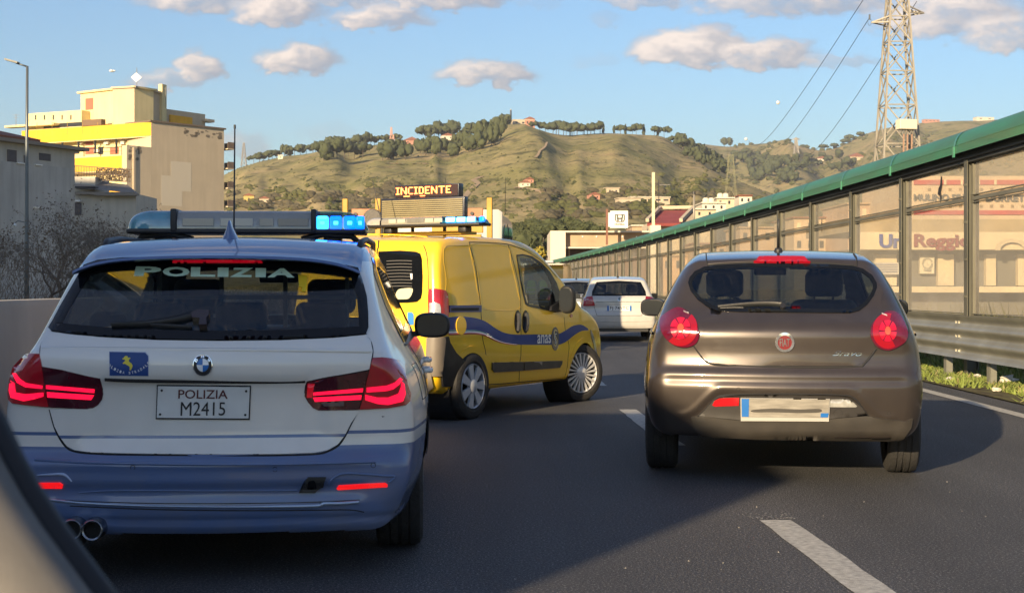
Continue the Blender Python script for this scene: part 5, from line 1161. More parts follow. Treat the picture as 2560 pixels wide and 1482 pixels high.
cb = empty('crash_barrier', (XB(17)-.3, 17, 0), 0, 'grey green steel crash barrier on short posts along the right edge', 'crash barrier')
M_GR = mat('galvanised_steel', (.30,.295,.25), .42, metal=.45, var=.3, vs=2.2, bump=.05, bs=30)
wave = []
for k in range(25):
    t = k/24; z = .86-.55*t; wave.append((-.06-.035*math.cos(t*math.pi*6), z))
for i in range(len(zs)-1):
    z, z2 = zs[i]-.6, zs[i+1]-.6
    if z > 118: break
    mb = MB(); n_ = 3
    for q in range(n_+1):
        zz = z+(z2-z)*q/n_+(.08 if q == n_ else 0); x0_ = XB(zz)-.33; lap = .004 if q == n_ else 0
        for (dx_, h_) in wave: mb.v.append((x0_+dx_+lap-cb.location.x, zz-cb.location.y, h_))
    m_ = len(wave)
    for q in range(n_):
        for k in range(m_-1): mb.f.append((q*m_+k, q*m_+k+1, (q+1)*m_+k+1, (q+1)*m_+k))
    mb.build('rail_section', M_GR, cb, True, fixn=False)
gpost = MB().box((0,0,.30), (.012,.12,.75)).box((.04,-.055,.30), (.08,.010,.75)).box((.04,.055,.30), (.08,.010,.75)).mesh('guard_post', M_GR)
bolt = MB().box((0,0,0), (.018,.03,.03)).mesh('bolt', mat('bolt_pale', (.5,.48,.40), .4, metal=.5))
z = 10.6
while z < 116:
    child('guard_post', gpost, (XB(z)-.32, z, 0), frame_at(z)[1], par=cb)
    z += 1.78
for i in range(1, 9):
    z = zs[i]-.55
    for h_ in (.77,.59,.40):
        for d_ in (-.06,.06): child('bolt', bolt, (XB(z)-.33-.03, z+d_, h_), par=cb)

# concrete wall on the left
M_CONC = mat('concrete', (.42,.385,.33), .85, var=.3, vs=1.1, detail=9, bump=.2, bs=14, stretch=(1,1,.5))
cw = empty('concrete_wall', (XW(10), 10, 0), 0, 'low grey concrete wall along the left edge of the road', 'wall')
z = -12.0
while z < 120:
    mb = MB(); a = z+.006; b_ = z+5.99
    for zz in (a, b_):
        x = XW(zz)-cw.location.x; y = zz-cw.location.y
        for (dx_, h_) in ((0,0),(-.03,1.08),(-.05,1.135),(-.30,1.135),(-.34,0)): mb.v.append((x+dx_, y, h_))
    for k in range(4): mb.f.append((k, k+1, 6+k, 5+k))
    mb.f += [(0,1,2,3,4), (9,8,7,6,5)]
    mb.build('wall_section', M_CONC, cw, ang=30); z += 6

# ================================================================== other vehicles
def small_car(name, X, Y, yaw, paintm, label, kind):
    side = [(.12,.28),(.02,.33),(.0,.5),(.0,.62),(.04,.70),(.05,.95),(.12,1.0),(.40,1.34),(.5,1.40),(1.0,1.45),(1.6,1.47),(2.2,1.42),(3.05,1.0),(3.7,.86),(3.95,.66),(4.0,.4),(3.9,.22),(2,.22),(.8,.22)]
    wz = [(.22,.80),(.35,.85),(.7,.865),(.88,.85),(.97,.80),(1.1,.74),(1.3,.66),(1.45,.61),(1.6,.6)]
    S = Shape(side, wz, 4.0, k=.08, bow_r=.10, crown=.05, taper=.05)
    c = Car(name, S, X, Y, yaw, label, 'car')
    g = [(-.61,1.02),(.61,1.02),(.60,1.12),(.50,1.33),(0,1.36),(-.50,1.33),(-.60,1.12)]
    sw_ = [(.7,1.0),(2.8,.98),(2.3,1.30),(1.6,1.37),(.9,1.34)]
    f_ = [(-.58,1.04),(.58,1.04),(.5,1.36),(-.5,1.36)]
    c.hole(inset(g, .02), 'rear'); c.hole(sw_, 'left'); c.hole(sw_, 'right'); c.hole(f_, 'front'); c.body(paintm, nr=(36,30), ny=70, arches=[(.78,.30,.33),(3.2,.30,.34)])
    c.patch('rear_window_border', g, M_FRIT, how='rear', holes=[inset(g, .05)], off=.004, sp=.06); c.patch('rear_window', inset(g, .05), G_DARK, how='rear', off=.001, th=0, sp=.1)
    for sd_ in ('left', 'right'):
        c.patch('window_frame', sw_, M_FRIT, how=sd_, holes=[inset(sw_, .04)], off=.003, sp=.08); c.patch('side_window', inset(sw_, .04), G_SIDE, how=sd_, off=.001, th=0, sp=.15)
    c.patch('windscreen', f_, G_CLEAR, how='front', off=.001, th=0, sp=.12)
    for s_ in (-1, 1):
        c.patch('tail_lamp', [(s_*a, b) for a, b in ((.78,.98),(.60,1.01),(.54,.80),(.80,.79))], M_LENS, how='rear', off=.012, th=.03, sp=.05)
        c.patch('lamp_pane', [(s_*a, b) for a, b in ((.74,.90),(.62,.91),(.60,.83),(.75,.83))], mat('pale_red_lens', (.42,.12,.12), .15, coat=1), how='rear', off=.014, th=.003, sp=.05)
        wheel(c.root, s_*.75, .78, .30, .19, s_, 8, .2, M_ALU); wheel(c.root, s_*.75, 3.2, .30, .19, s_, 8, .2, M_ALU)
        side_mirror(c.root, s_*.93, 2.5, 1.0, s_, M_BLACK, .18, .13)
        seat(c.root, s_*.36, 1.9, h=1.22, w=.46)
    c.line('tailgate_gap', [(-.56,.78),(-.50,.58),(.50,.58),(.56,.78)], .010, M_SEAM, how='rear', smooth=False)
    c.line('tailgate_crease', [(-.52,.885),(0,.89),(.52,.885)], .010, M_SEAM, how='rear', off=.003)
    c.line('bumper_crease', [(-.72,.46),(0,.45),(.72,.46)], .016, paintm, how='rear', off=.008, h=.004)
    pl_ = c.patch('number_plate', [(-.27,.68),(.27,.68),(.27,.80),(-.27,.80)], M_PLATE, how='rear', off=.012, th=.01, sp=.06)
    if kind:
        for a, b in ((-.27,-.23),(.23,.27)): c.patch('plate_band', [(a,.68),(b,.68),(b,.80),(a,.80)], M_EUBLUE, how='rear', off=.014, th=.002, sp=.04, parent=pl_)
        c.text('plate_lettering', 'FJ 745TC', [(-.205,.785),(.215,.785),(.215,.695),(-.205,.695)], M_PBLACK, how='rear', off=.015, bold=.01, parent=pl_)
        c.patch('badge', circ(0, .945, .036, 16), M_CHROME, how='rear', off=.012, sp=.03); c.patch('badge_centre', circ(0, .945, .026, 14), mat('badge_dark', (.03,.06,.04), .3), how='rear', off=.0135, sp=.02)
    MB().box((0,.25,.27), (1.3,.3,.1)).build('underbody', M_BLACK, c.root); MB().box((0,2.0,.27),(1.2,3.4,.06)).build('underbody', M_BLACK, c.root)
    a = c.axis([(0, .9)], 'top')[0]; MB().tube([a, a+[0,-.03,.03], a+[0,-.06,.20]], [.03,.010,.004], 8).build('roof_antenna', M_BLACK, c.root)
    c.line('wiper_blade', [(-.28,1.045),(.0,1.06),(.06,1.05)], .012, M_BLACK, how='rear', off=.012, h=.006)
    return c
m_whp = paint('white_car_paint', (.50,.485,.46), dustamt=.25); m_gyp = paint('grey_car_paint', (.20,.22,.25), metal=.4, dustamt=.2)
small_car('small_hatchback', 2.40, 32.2, R(2), m_whp, 'white hatchback with plate FJ 745TC stopped ahead beside the noise barrier', 1)
small_car('estate_car', 1.80, 40.5, R(3), m_gyp, 'blue grey car half hidden behind the white hatchback', 0)

# works truck ahead of the van
tr = empty('works_truck', (-1.60, 24.0, 0), -R(7), 'works truck with white cab and yellow slatted load bed, ahead of the yellow van', 'truck')
m_ty = mat('truck_bed_yellow', (.48,.27,.02), .5, var=.3, vs=3); m_tw = paint('truck_cab_white', (.55,.54,.50), dustamt=.3); m_tr = mat('board_reddish', (.42,.16,.07), .5, var=.25, vs=4)
MB().box((0,1.6,.85), (2.2,3.4,.10)).build('load_bed', m_ty, tr); MB().box((0,.04,1.15), (2.2,.06,.5)).build('tail_board', m_ty, tr)
for s_ in (-1,1): MB().box((s_*1.08,1.6,1.15), (.05,3.3,.5)).build('side_board', m_ty, tr)
for x in (-1.20, -.64, 1.24): MB().rbox((x,.0,1.75), (.09,.09,1.90), .01).build('rack_post', m_ty, tr)
MB().rbox((-.86,-.01,2.42), (.46,.05,.22), .008).build('rack_board', m_tr, tr); MB().rbox((.70,-.01,2.42), (.86,.05,.22), .008).build('rack_board', m_tr, tr)
MB().rbox((.70,.0,2.20), (.86,.06,.16), .008).build('rack_board', m_ty, tr); MB().rbox((0,.0,2.0), (2.2,.06,.20), .008).build('rack_board', m_ty, tr)
for x in (-1.02,-.72,.42,.62,.95): MB().lathe([(-.05,.001),(-.05,.03),(.0,.03)], 12, axis='y', c=(x,-.012,2.44)).build('board_lamp', M_PBLACK, tr)
MB().lathe([(-.10,.001),(-.10,.15),(-.07,.165),(.02,.165)], 24, axis='y', c=(-.72,-.02,2.36)).build('horn_speaker', mat('speaker_grey', (.12,.11,.10), .5, bump=.8, bs=60), tr)
MB().rbox((0,1.9,1.55), (1.7,2.2,1.2), .12).build('tarpaulin_load', mat('load_dark', (.05,.055,.065), .8, var=.5, vs=4, bump=.6, bs=6), tr)
cabp = [(3.35,.5),(5.6,.5),(5.75,1.1),(5.45,1.55),(5.1,2.35),(4.85,2.55),(3.6,2.62),(3.4,2.5)]
cb_ = MB(); cp = smooth_poly(cabp); nC = len(cp)
for (x, k_) in ((-1.0,.96),(-.93,1),(.93,1),(1.0,.96)):
    for (y, z) in cp: cb_.v.append((x, 4.5+(y-4.5)*k_, 1.5+(z-1.5)*k_))
for q in range(3):
    for k in range(nC): k2 = (k+1) % nC; cb_.f.append((q*nC+k, q*nC+k2, (q+1)*nC+k2, (q+1)*nC+k))
cb_.f += [tuple(range(nC)), tuple(3*nC+k for k in range(nC))[::-1]]; cb_.build('cab', m_tw, tr, True, ang=40)
for s_ in (-1, 1):
    for w_ in ([(3.62,1.75),(4.20,1.75),(4.20,2.35),(3.70,2.35)], [(4.38,1.75),(5.15,1.70),(4.98,2.12),(4.80,2.32),(4.38,2.36)]):
        a, b = s_*1.003, s_*1.012; MB().prism(smooth_poly(w_), min(a,b), max(a,b), plane='yz').build('cab_window', mat('cab_window_glass', (.03,.045,.045), .06, spec=.7), tr)
    MB().prism([(4.25,1.0),(4.29,1.0),(4.29,2.45),(4.25,2.45)], s_*1.001 if s_ > 0 else -1.006, s_*1.006 if s_ > 0 else -1.001, plane='yz').build('door_gap', M_SEAM, tr)
MB().box((0,3.8,.55), (1.9,3.6,.2)).build('chassis', M_BLACK, tr)
for s_ in (-1,1):
    wheel(tr, s_*.88, 1.2, .36, .24, s_, 6, .22, M_ALU); wheel(tr, s_*.88, 4.7, .36, .24, s_, 6, .22, M_ALU)
    MB().box((s_*.9,-.05,.82), (.30,.05,.10)).build('tail_lamp', M_LENS, tr)
for x in (-.10, 1.05): MB().tube([(x,3.5,2.6),(x+.02,3.4,3.3)], [.008,.003], 6).build('whip_antenna', M_BLACK, tr)

# yellow van further ahead
yv = empty('works_van', (1.55, 70.0, 0), -R(8), 'small yellow works van with roof rack far ahead at the bend', 'van')
body = [(0,.4),(0,2.05),(.15,2.25),(3.6,2.25),(4.6,1.35),(5.1,1.1),(5.15,.4)]
MB().prism(smooth_poly(body)[:], -.95, .95, plane='yz').build('body', mat('works_van_yellow', (.55,.30,.02), .4, coat=.8), yv, True, ang=40)
MB().box((0,-.012,1.65), (1.4,.02,.55)).build('rear_window', M_FRIT, yv)
for s_ in (-1,1):
    MB().box((s_*.85,-.015,1.1), (.12,.02,.4)).build('tail_lamp', M_LENS, yv); wheel(yv, s_*.85, .9, .34, .2, s_, 6, .2, M_ALU); wheel(yv, s_*.85, 4.0, .34, .2, s_, 6, .2, M_ALU)
    MB().bar((s_*.7,.3,2.38),(s_*.7,3.2,2.38),.05).build('roof_rack', mat('rack_pale', (.5,.45,.38), .5), yv)
for y in (.4,1.4,2.4,3.1): MB().bar((-.7,y,2.36),(.7,y,2.36),.05).build('roof_rack', mat('rack_pale', (.5,.45,.38), .5), yv)
MB().rbox((0,.2,2.42), (.9,.2,.12), .03).build('beacon', M_WHITEP, yv)
yv2 = copy_tree(yv); yv2.location = (.35, 78.0, 0); tag(yv2, 'second yellow works van, beyond the two workers and seen through the window', 'van')

# workers in bright vests
def person(X, Y, rz, label, arms, lean=0):
    J = [(0,0,.93),(0,.0,1.12),(0,.01,1.36),(0,0,1.50),(0,-.02,1.60),(0,-.02,1.70),
         (.10,0,.88),(.12,-.02,.48),(.12,.02,.09),(.12,-.12,.04),(-.10,0,.88),(-.14,.03,.48),(-.15,.05,.09),(-.15,-.09,.04),
         (.19,0,1.40),(.26,-.03,1.14),arms[0],(-.19,0,1.40),(-.26,-.02,1.14),arms[1]]
    E_ = [(0,1),(1,2),(2,3),(3,4),(4,5),(0,6),(6,7),(7,8),(8,9),(0,10),(10,11),(11,12),(12,13),(2,14),(14,15),(15,16),(2,17),(17,18),(18,19)]
    rad = [.15,.14,.16,.06,.085,.09,.10,.07,.05,.045,.10,.07,.05,.045,.07,.055,.04,.07,.055,.04]
    me = bpy.data.meshes.new('body'); me.from_pydata(J, E_, []); o = bpy.data.objects.new('person', me); COL.objects.link(o)
    o.modifiers.new('skin', 'SKIN'); o.modifiers.new('sub', 'SUBSURF').levels = 2
    o.modifiers['sub'].render_levels = 2
    sv_ = me.skin_vertices[0].data
    for k, r_ in enumerate(rad): sv_[k].radius = (r_, r_*(.75 if k in (0,1,2) else 1))
    sv_[0].use_root = True
    dg = bpy.context.evaluated_depsgraph_get(); m2 = bpy.data.meshes.new_from_object(o.evaluated_get(dg)); bpy.data.objects.remove(o)
    m2.materials.clear(); ms = [mat('work_trousers', (.03,.04,.08), .8), mat('skin', (.42,.24,.16), .6), mat('hair', (.03,.02,.015), .8), mat('work_shirt', (.06,.09,.05), .8)]
    for k in ms: m2.materials.append(k)
    for p in m2.polygons:
        c = p.center; p.material_index = (2 if (c.z > 1.69 or (c.y > .02 and c.z > 1.58)) else 1) if c.z > 1.47 else (0 if c.z < .95 else (3 if c.z > 0 else 0)); p.use_smooth = True
    b = bpy.data.objects.new('person', m2); COL.objects.link(b); b.location = (X, Y, 0); b.rotation_euler = (0, 0, rz); tag(b, label, 'person')
    vest = MB()
    ring = [(.92,.185,.14),(1.1,.18,.135),(1.3,.205,.145),(1.42,.20,.12),(1.47,.10,.09)]
    for (z, a, c) in ring:
        for k in range(16): t = 2*math.pi*k/16; vest.v.append((a*math.cos(t), c*math.sin(t), z))
    for q in range(4):
        for k in range(16): k2 = (k+1) % 16; vest.f.append((q*16+k, q*16+k2, (q+1)*16+k2, (q+1)*16+k))
    vest.build('vest', mat('hi_vis_yellow', (.45,.75,.03), .7, emit=None), b, True)
    bd = MB()
    for z in (1.0, 1.18): bd.lathe([(z-.025, .192), (z+.025, .196)], 16, axis='z')
    bd.v = [(x, y*.76, z) for x, y, z in bd.v]; bd.build('reflective_band', mat('band_silver', (.6,.6,.6), .3), b)
    hd_ = MB(); hd_.sph((0,-.105,1.64), .022, 1); hd_.sph((.035,-.085,1.66), .010, 1); hd_.sph((-.035,-.085,1.66), .010, 1); hd_.sph((.09,-.01,1.64), .025, 1, (.4,1,1.2)); hd_.sph((-.09,-.01,1.64), .025, 1, (.4,1,1.2)); hd_.build('face_features', mat('skin', (.42,.24,.16), .6), b, True)
    hn = MB()
    for a in arms:
        hn.sph((a[0],a[1],a[2]-.03), .045, 2, (.6,.9,1))
        for k in range(4): hn.tube([(a[0], a[1]-.03+.02*k, a[2]-.05), (a[0], a[1]-.035+.02*k, a[2]-.09), (a[0]-.01, a[1]-.04+.02*k, a[2]-.12+abs(k-1.5)*.008)], [.010,.009,.007], 6)
        hn.tube([(a[0], a[1]-.04, a[2]-.02), (a[0], a[1]-.07, a[2]-.06)], [.012,.009], 6)
    hn.build('hand', mat('skin', (.42,.24,.16), .6), b, True)
    return b
person(.76, 58.0, R(20), 'worker in a yellow vest with arms down, left one behind the van window', [(.27,-.10,.88),(-.28,-.04,.88)])
person(1.28, 57.5, R(-30), 'worker in a yellow vest with one forearm raised, right one behind the van window', [(.20,-.30,1.16),(-.27,-.06,.88)])

# unseen box lorry, added to cast shade over the police car
lo = empty('shade_lorry', (-6.35, -3.0, 0), 0, 'white box lorry out of view, added to shade the police car', 'lorry')
MB().rbox((0,1.6,2.55), (2.5,4.8,3.4), .05).build('box', mat('lorry_white', (.6,.6,.58), .5, var=.1, vs=1), lo)
MB().rbox((0,5.1,1.6), (2.3,1.9,2.1), .25, 4).build('cab', mat('lorry_cab_blue', (.05,.10,.25), .35, coat=1), lo, True, ang=40)
MB().rbox((0,5.95,1.9), (2.0,.25,.8), .1).build('windscreen', M_FRIT, lo); MB().box((0,2.6,.65), (1.0,6.2,.3)).build('chassis', M_BLACK, lo)
for s_ in (-1,1):
    for y in (.9, 5.0): wheel(lo, s_*1.05, y, .48, .28, s_, 8, .3, M_ALU)

# our own car: pillar trim at the lower left
ow = empty('car_interior_trim', P(60, 1300, .62), 0, 'grey interior pillar trim with a black edge seal at the lower left of the view', 'car trim')
edge = [(-70,930),(-30,1000),(8,1075),(48,1160),(98,1250),(150,1330),(205,1405),(262,1482),(330,1570)]
dp = lambda y: .66-.04*(y-1000)/500
seal = MB(); seal.tube([Vector(P(x-26, y, dp(y)))-ow.location for x, y in edge], [.0080]*len(edge), 12); seal.build('edge_seal', mat('seal_black', (.008,.008,.010), .6), ow, True)
trm = MB(); n_ = len(edge)
for (dx_, dd) in ((-58,-.004),(-72,-.02),(-140,-.035),(-330,-.04),(-520,-.02)):
    for (x, y) in edge:
        trm.v.append(tuple(Vector(P(x+dx_, y, dp(y)+dd))-ow.location))
for q in range(4):
    for k in range(n_-1): trm.f.append((q*n_+k, q*n_+k+1, (q+1)*n_+k+1, (q+1)*n_+k))
t_ = trm.build('pillar_cover', mat('trim_grey', (.13,.122,.115), .75, var=.12, vs=40, bump=.1, bs=600), ow, True)
sm_ = t_.modifiers.new('thick', 'SOLIDIFY'); sm_.thickness = .004; sm_.offset = 1
# ================================================================== hills
def hill_mat():
    m = bpy.data.materials.new('hill_grass'); m.use_nodes = True; t = m.node_tree; b = t.nodes['Principled BSDF']; L = t.links; c = nd(t, 'ShaderNodeTexCoord')
    def noi(s, d, st=(1,1,1), r=.6):
        mp = nd(t, 'ShaderNodeMapping'); mp.inputs['Scale'].default_value = st; L.new(c.outputs['Object'], mp.inputs[0]); n = nd(t, 'ShaderNodeTexNoise'); n.inputs['Scale'].default_value = s; n.inputs['Detail'].default_value = d; n.inputs['Roughness'].default_value = r; L.new(mp.outputs[0], n.inputs[0]); return n.outputs[0]
    r = nd(t, 'ShaderNodeValToRGB'); L.new(noi(.012, 8), r.inputs[0]); r.color_ramp.elements[0].position = .34; r.color_ramp.elements[0].color = (.185,.180,.070,1); r.color_ramp.elements[1].position = .68; r.color_ramp.elements[1].color = (.38,.29,.16,1); e_ = r.color_ramp.elements.new(.5); e_.color = (.28,.24,.115,1)
    # terrace lines and scrubby specks
    s1 = nd(t, 'ShaderNodeMapRange'); L.new(noi(.10, 6, (1,.35,2.2)), s1.inputs[0]); s1.inputs[1].default_value = .52; s1.inputs[2].default_value = .66
    x1 = nd(t, 'ShaderNodeMix', data_type='RGBA'); L.new(s1.outputs[0], x1.inputs[0]); L.new(r.outputs[0], x1.inputs[6]); x1.inputs[7].default_value = (.085,.085,.042,1)
    s2 = nd(t, 'ShaderNodeMapRange'); L.new(noi(.055, 5, (1,.3,3)), s2.inputs[0]); s2.inputs[1].default_value = .60; s2.inputs[2].default_value = .70; s2.inputs[4].default_value = .6
    x2 = nd(t, 'ShaderNodeMix', data_type='RGBA'); L.new(s2.outputs[0], x2.inputs[0]); L.new(x1.outputs[2], x2.inputs[6]); x2.inputs[7].default_value = (.34,.25,.14,1)
    s3 = nd(t, 'ShaderNodeMapRange'); L.new(noi(.42, 4, (1,.5,1.6), .7), s3.inputs[0]); s3.inputs[1].default_value = .56; s3.inputs[2].default_value = .66; s3.inputs[4].default_value = .75
    x3 = nd(t, 'ShaderNodeMix', data_type='RGBA'); L.new(s3.outputs[0], x3.inputs[0]); L.new(x2.outputs[2], x3.inputs[6]); x3.inputs[7].default_value = (.095,.090,.040,1)
    L.new(x3.outputs[2], b.inputs['Base Color']); b.inputs['Roughness'].default_value = 1; b.inputs['Specular IOR Level'].default_value = .02
    bp = nd(t, 'ShaderNodeBump'); bp.inputs['Strength'].default_value = .7; bp.inputs['Distance'].default_value = 3.5; L.new(noi(.06, 7, (1,.5,2)), bp.inputs['Height']); L.new(bp.outputs[0], b.inputs['Normal']); return m
M_HILL = hill_mat()
class Hill:
    def __init__(s, crest, Yf, Yc, hf, amp, seed, name, xr=(-900, 3500), step=9, nv=80, spurs=()):
        s.crest = np.array(crest, float)*np.array([[1.016, 1.016]]); s.Yf, s.Yc, s.hf, s.amp, s.seed = Yf, Yc, hf, amp, seed; s.spurs = spurs
        s.cols = np.arange(xr[0], xr[1]+1, step); s.nv = nv; s.vs = np.concatenate([[-.16], np.linspace(0, 1, nv), np.linspace(1.03, 1.5, 8)])
        s.Z = np.zeros((len(s.cols), len(s.vs))); zz = np.interp(s.cols, s.crest[:,0], s.crest[:,1]); kern = np.ones(3)/3; zz = np.convolve(np.pad(zz, 1, mode='edge'), kern, 'valid')
        s.hc = HC-(zz-YH)/FPX*Yc
        for i, c in enumerate(s.cols):
            for j, v in enumerate(s.vs):
                if v < 0: h = -.3
                elif v <= 1:
                    u = c/150.0; w = noise.fractal(Vector((u*.9, v*1.3, seed)), 1, 2, 3)*.9
                    rdg = 1-abs(noise.noise(Vector((u*1.1+w*.5+v*.4, seed*7.7, v*.7))))*2.2; rdg2 = noise.fractal(Vector((c/60.0, v*6, seed+3.1)), 1, 2, 5)
                    h = hf+(s.hc[i]-hf)*(v**.92); env = math.sin(math.pi*min(1, v))**.8
                    h += amp*env*(rdg*.8-.35)+amp*.22*rdg2*min(1, env+.05)
                    for (xa, va, xb, vb, wd, hh) in spurs:
                        if va >= v >= vb or vb >= v >= va:
                            t_ = (v-va)/(vb-va); xc = xa+(xb-xa)*t_; h += hh*max(0, 1-abs(c-xc)/(wd*(.5+.8*abs(v-1))))**1.2*math.sin(math.pi*min(1, max(0, t_)))**1.0
                else: h = s.hc[i]-(v-1)*260
                s.Z[i, j] = h
        mb = MB(); nvv = len(s.vs)
        for i, c in enumerate(s.cols):
            for j, v in enumerate(s.vs): Y = Yf+(Yc-Yf)*v; mb.v.append(((c-CX)/FPX*Y, Y, s.Z[i, j]))
        for i in range(len(s.cols)-1):
            for j in range(nvv-1): mb.f.append((i*nvv+j, (i+1)*nvv+j, (i+1)*nvv+j+1, i*nvv+j+1))
        s.o = tag(mb.build(name, M_HILL, smooth=True, fixn=False), kind='structure')
    def h(s, px, v):
        i = np.clip((px-s.cols[0])/(s.cols[1]-s.cols[0]), 0, len(s.cols)-1.001); a = int(i); f = i-a; z = s.Z[a]*(1-f)+s.Z[a+1]*f; return float(np.interp(v, s.vs, z))
    def pt(s, px, py):
        """the nearest slope point seen at a pixel"""
        best = None
        for v in np.linspace(0, 1, 160):
            Y = s.Yf+(s.Yc-s.Yf)*v; z = s.h(px, v); y = YH-(z-HC)/Y*FPX
            if y <= py: return ((px-CX)/FPX*Y, Y, z)
        return ((px-CX)/FPX*s.Yc, s.Yc, s.h(px, 1))
    def top(s, px, v=1.0): Y = s.Yf+(s.Yc-s.Yf)*v; return ((px-CX)/FPX*Y, Y, s.h(px, v))
crest = [(-900,600),(-300,560),(0,530),(300,485),(450,455),(540,436),(585,415),(640,398),(700,385),(780,377),(850,368),(930,356),(1000,350),(1050,343),(1100,338),(1150,338),(1200,336),(1230,322),(1250,311),(1300,311),(1335,322),(1360,330),(1400,334),(1450,330),(1500,328),(1560,331),(1620,334),(1640,340),(1665,356),(1690,372),(1730,392),(1775,418),(1830,452),(1900,478),(2000,500),(2300,520),(3500,560)]
H1 = Hill(crest, 430, 1150, 14, 6.5, 3.0, 'hill', spurs=[(1290,1.0,1345,.2,160,10),(1290,1.0,1150,.3,130,5),(780,1.0,900,.2,120,5),(1600,1,1520,.3,150,6),(640,1.0,700,.2,90,5)])
crest2 = [(-900,640),(900,560),(1300,480),(1500,400),(1600,362),(1660,352),(1690,350),(1740,356),(1790,362),(1830,358),(1870,354),(1905,352),(1935,358),(1965,358),(2000,368),(2030,372),(2065,362),(2100,345),(2140,326),(2180,316),(2230,306),(2300,300),(2360,298),(2420,297),(2480,293),(2520,291),(2700,285),(3500,300)]
H2 = Hill(crest2, 1250, 2300, 30, 26, 11.0, 'far_hill', nv=60, spurs=[(1950,1.0,2000,.2,90,25),(2250,1,2200,.2,120,30)])

# foliage meshes
M_PINE = mat('pine_foliage', (.090,.100,.045), .9, spec=.1, var=.5, vs=.5, col2=(.045,.055,.030)); M_BARK = mat('bark', (.11,.08,.06), .9, var=.4, vs=3)
M_SCRUB = mat('scrub_foliage', (.10,.10,.040), .95, spec=.05, var=.5, vs=.06, col2=(.055,.062,.028)); M_SCRUBG = mat('grey_scrub_foliage', (.105,.092,.060), .95, spec=.05, var=.4, vs=.08)
def crown_mesh(name, seed, kind='umbrella', leaves=260):
    r_ = random.Random(seed); mb = MB(); lobes = []
    n = 9 if kind == 'umbrella' else 7
    for k in range(n):
        a = r_.uniform(0, 6.28); d = r_.random()**.6
        if kind == 'umbrella': c = (d*.72*math.cos(a), d*.72*math.sin(a), .70+r_.uniform(-.08, .10)-d*.08); rr_ = r_.uniform(.22, .36); sc_ = (1,1,.68)
        elif kind == 'round': c = (d*.42*math.cos(a), d*.42*math.sin(a), .58+r_.uniform(-.18, .22)); rr_ = r_.uniform(.22, .34); sc_ = (1,1,.95)
        else: c = (d*.10*math.cos(a), d*.10*math.sin(a), .25+.7*k/n); rr_ = .17-.012*k; sc_ = (1,1,1.5)
        lobes.append((c, rr_, sc_)); mb.sph(c, rr_, 2, sc_, amp=.95, seed=seed*10+k)
    for k in range(leaves):
        c, rr_, sc_ = r_.choice(lobes); v = Vector((r_.gauss(0,1), r_.gauss(0,1), r_.gauss(0,1))).normalized(); p = Vector((c[0]+v.x*rr_*sc_[0]*1.07, c[1]+v.y*rr_*sc_[1]*1.07, c[2]+v.z*rr_*sc_[2]*1.07)); s_ = r_.uniform(.02, .05)
        q = [p+Vector((r_.uniform(-s_, s_), r_.uniform(-s_, s_), r_.uniform(-s_, s_))) for _ in range(3)]; mb.add(q, [(0,1,2)])
    nf = len(mb.f); mb.tube([(0,0,-.06),(.02,0,.3),(.0,.01,.70)], [.035,.028,.018], 6)
    if kind == 'umbrella':
        for k in range(5): a = k*1.26; mb.tube([(0,0,.50),(.22*math.cos(a),.22*math.sin(a),.72)], [.015,.008], 4)
    me = mb.mesh(name, M_PINE, False); me.materials.append(M_BARK)
    for i, p in enumerate(me.polygons):
        p.use_smooth = i < n*80
        if i >= nf: p.material_index = 1
    return me
UMB = [crown_mesh('umbrella_pine', k, 'umbrella') for k in (1,2,3)]; RND = [crown_mesh('round_tree', k, 'round') for k in (4,5,6)]; CYP = [crown_mesh('cypress', k, 'cyp', 120) for k in (7,8)]
rt = random.Random(21)
def hill_tree(p, hgt, wid, kind, label, group, rm=None):
    me = rt.choice({'u': UMB, 'r': RND, 'c': CYP}[kind]); o = bpy.data.objects.new({'u': 'umbrella_pine', 'r': 'broadleaf_tree', 'c': 'cypress_tree'}[kind], me); COL.objects.link(o)
    o.location = (p[0], p[1], p[2]-.3); o.scale = (wid*(rt.uniform(.85,1.15)), wid, hgt); o.rotation_euler = (0, 0, rt.uniform(0, 6.28)); tag(o, label, 'tree', group); return o
ORD = ['first','second','third','fourth','fifth','sixth','seventh','eighth','ninth','tenth','eleventh','twelfth','thirteenth','fourteenth','fifteenth','sixteenth']
def row(H, xs, n, kinds, hr, wr, label0, group, v=(0.985, 1.0), dy=None):
    for k in range(n):
        px = (xs[0]+(xs[1]-xs[0])*(k+rt.uniform(.1,.9))/n)*1.016
        p = H.top(px, rt.uniform(*v)) if dy is None else H.pt(px, (dy[0]+(dy[1]-dy[0])*(px/1.016-xs[0])/(xs[1]-xs[0])+rt.uniform(-dy[2], dy[2]))*1.016)
        label = label0 if n > 16 else label0+', '+ORD[k]+' from left'
        kd = rt.choice(kinds); hill_tree(p, rt.uniform(*hr), rt.uniform(*wr), kd, label, group)
g1 = 'pines along the hill crest'
row(H1, (622,690), 6, 'u', (7,9), (5.5,7.5), 'umbrella pine in the row at the left end of the hill crest', g1)
row(H1, (690,800), 8, 'uur', (7,10), (6,8.5), 'umbrella pine in the row left of the red and white mast', g1)
row(H1, (800,905), 9, 'ur', (9,13), (6.5,9), 'tree in the dark clump over the left crest', g1, v=(.95,1.0))
row(H1, (790,900), 9, 'ru', (9,12), (6,8.5), 'tree in the dark clump below the left crest', g1, dy=(392,385,7))
row(H1, (905,985), 6, 'u', (6,8.5), (5,7), 'small umbrella pine beside the red and white mast', g1)
row(H1, (1040,1125), 8, 'ur', (11,15), (8,11), 'large umbrella pine on the knoll left of the summit', g1, v=(.96,1))
row(H1, (1030,1190), 12, 'r', (7,11), (5,8), 'round tree in the wooded hollow below the knoll', g1, dy=(385,372,10))
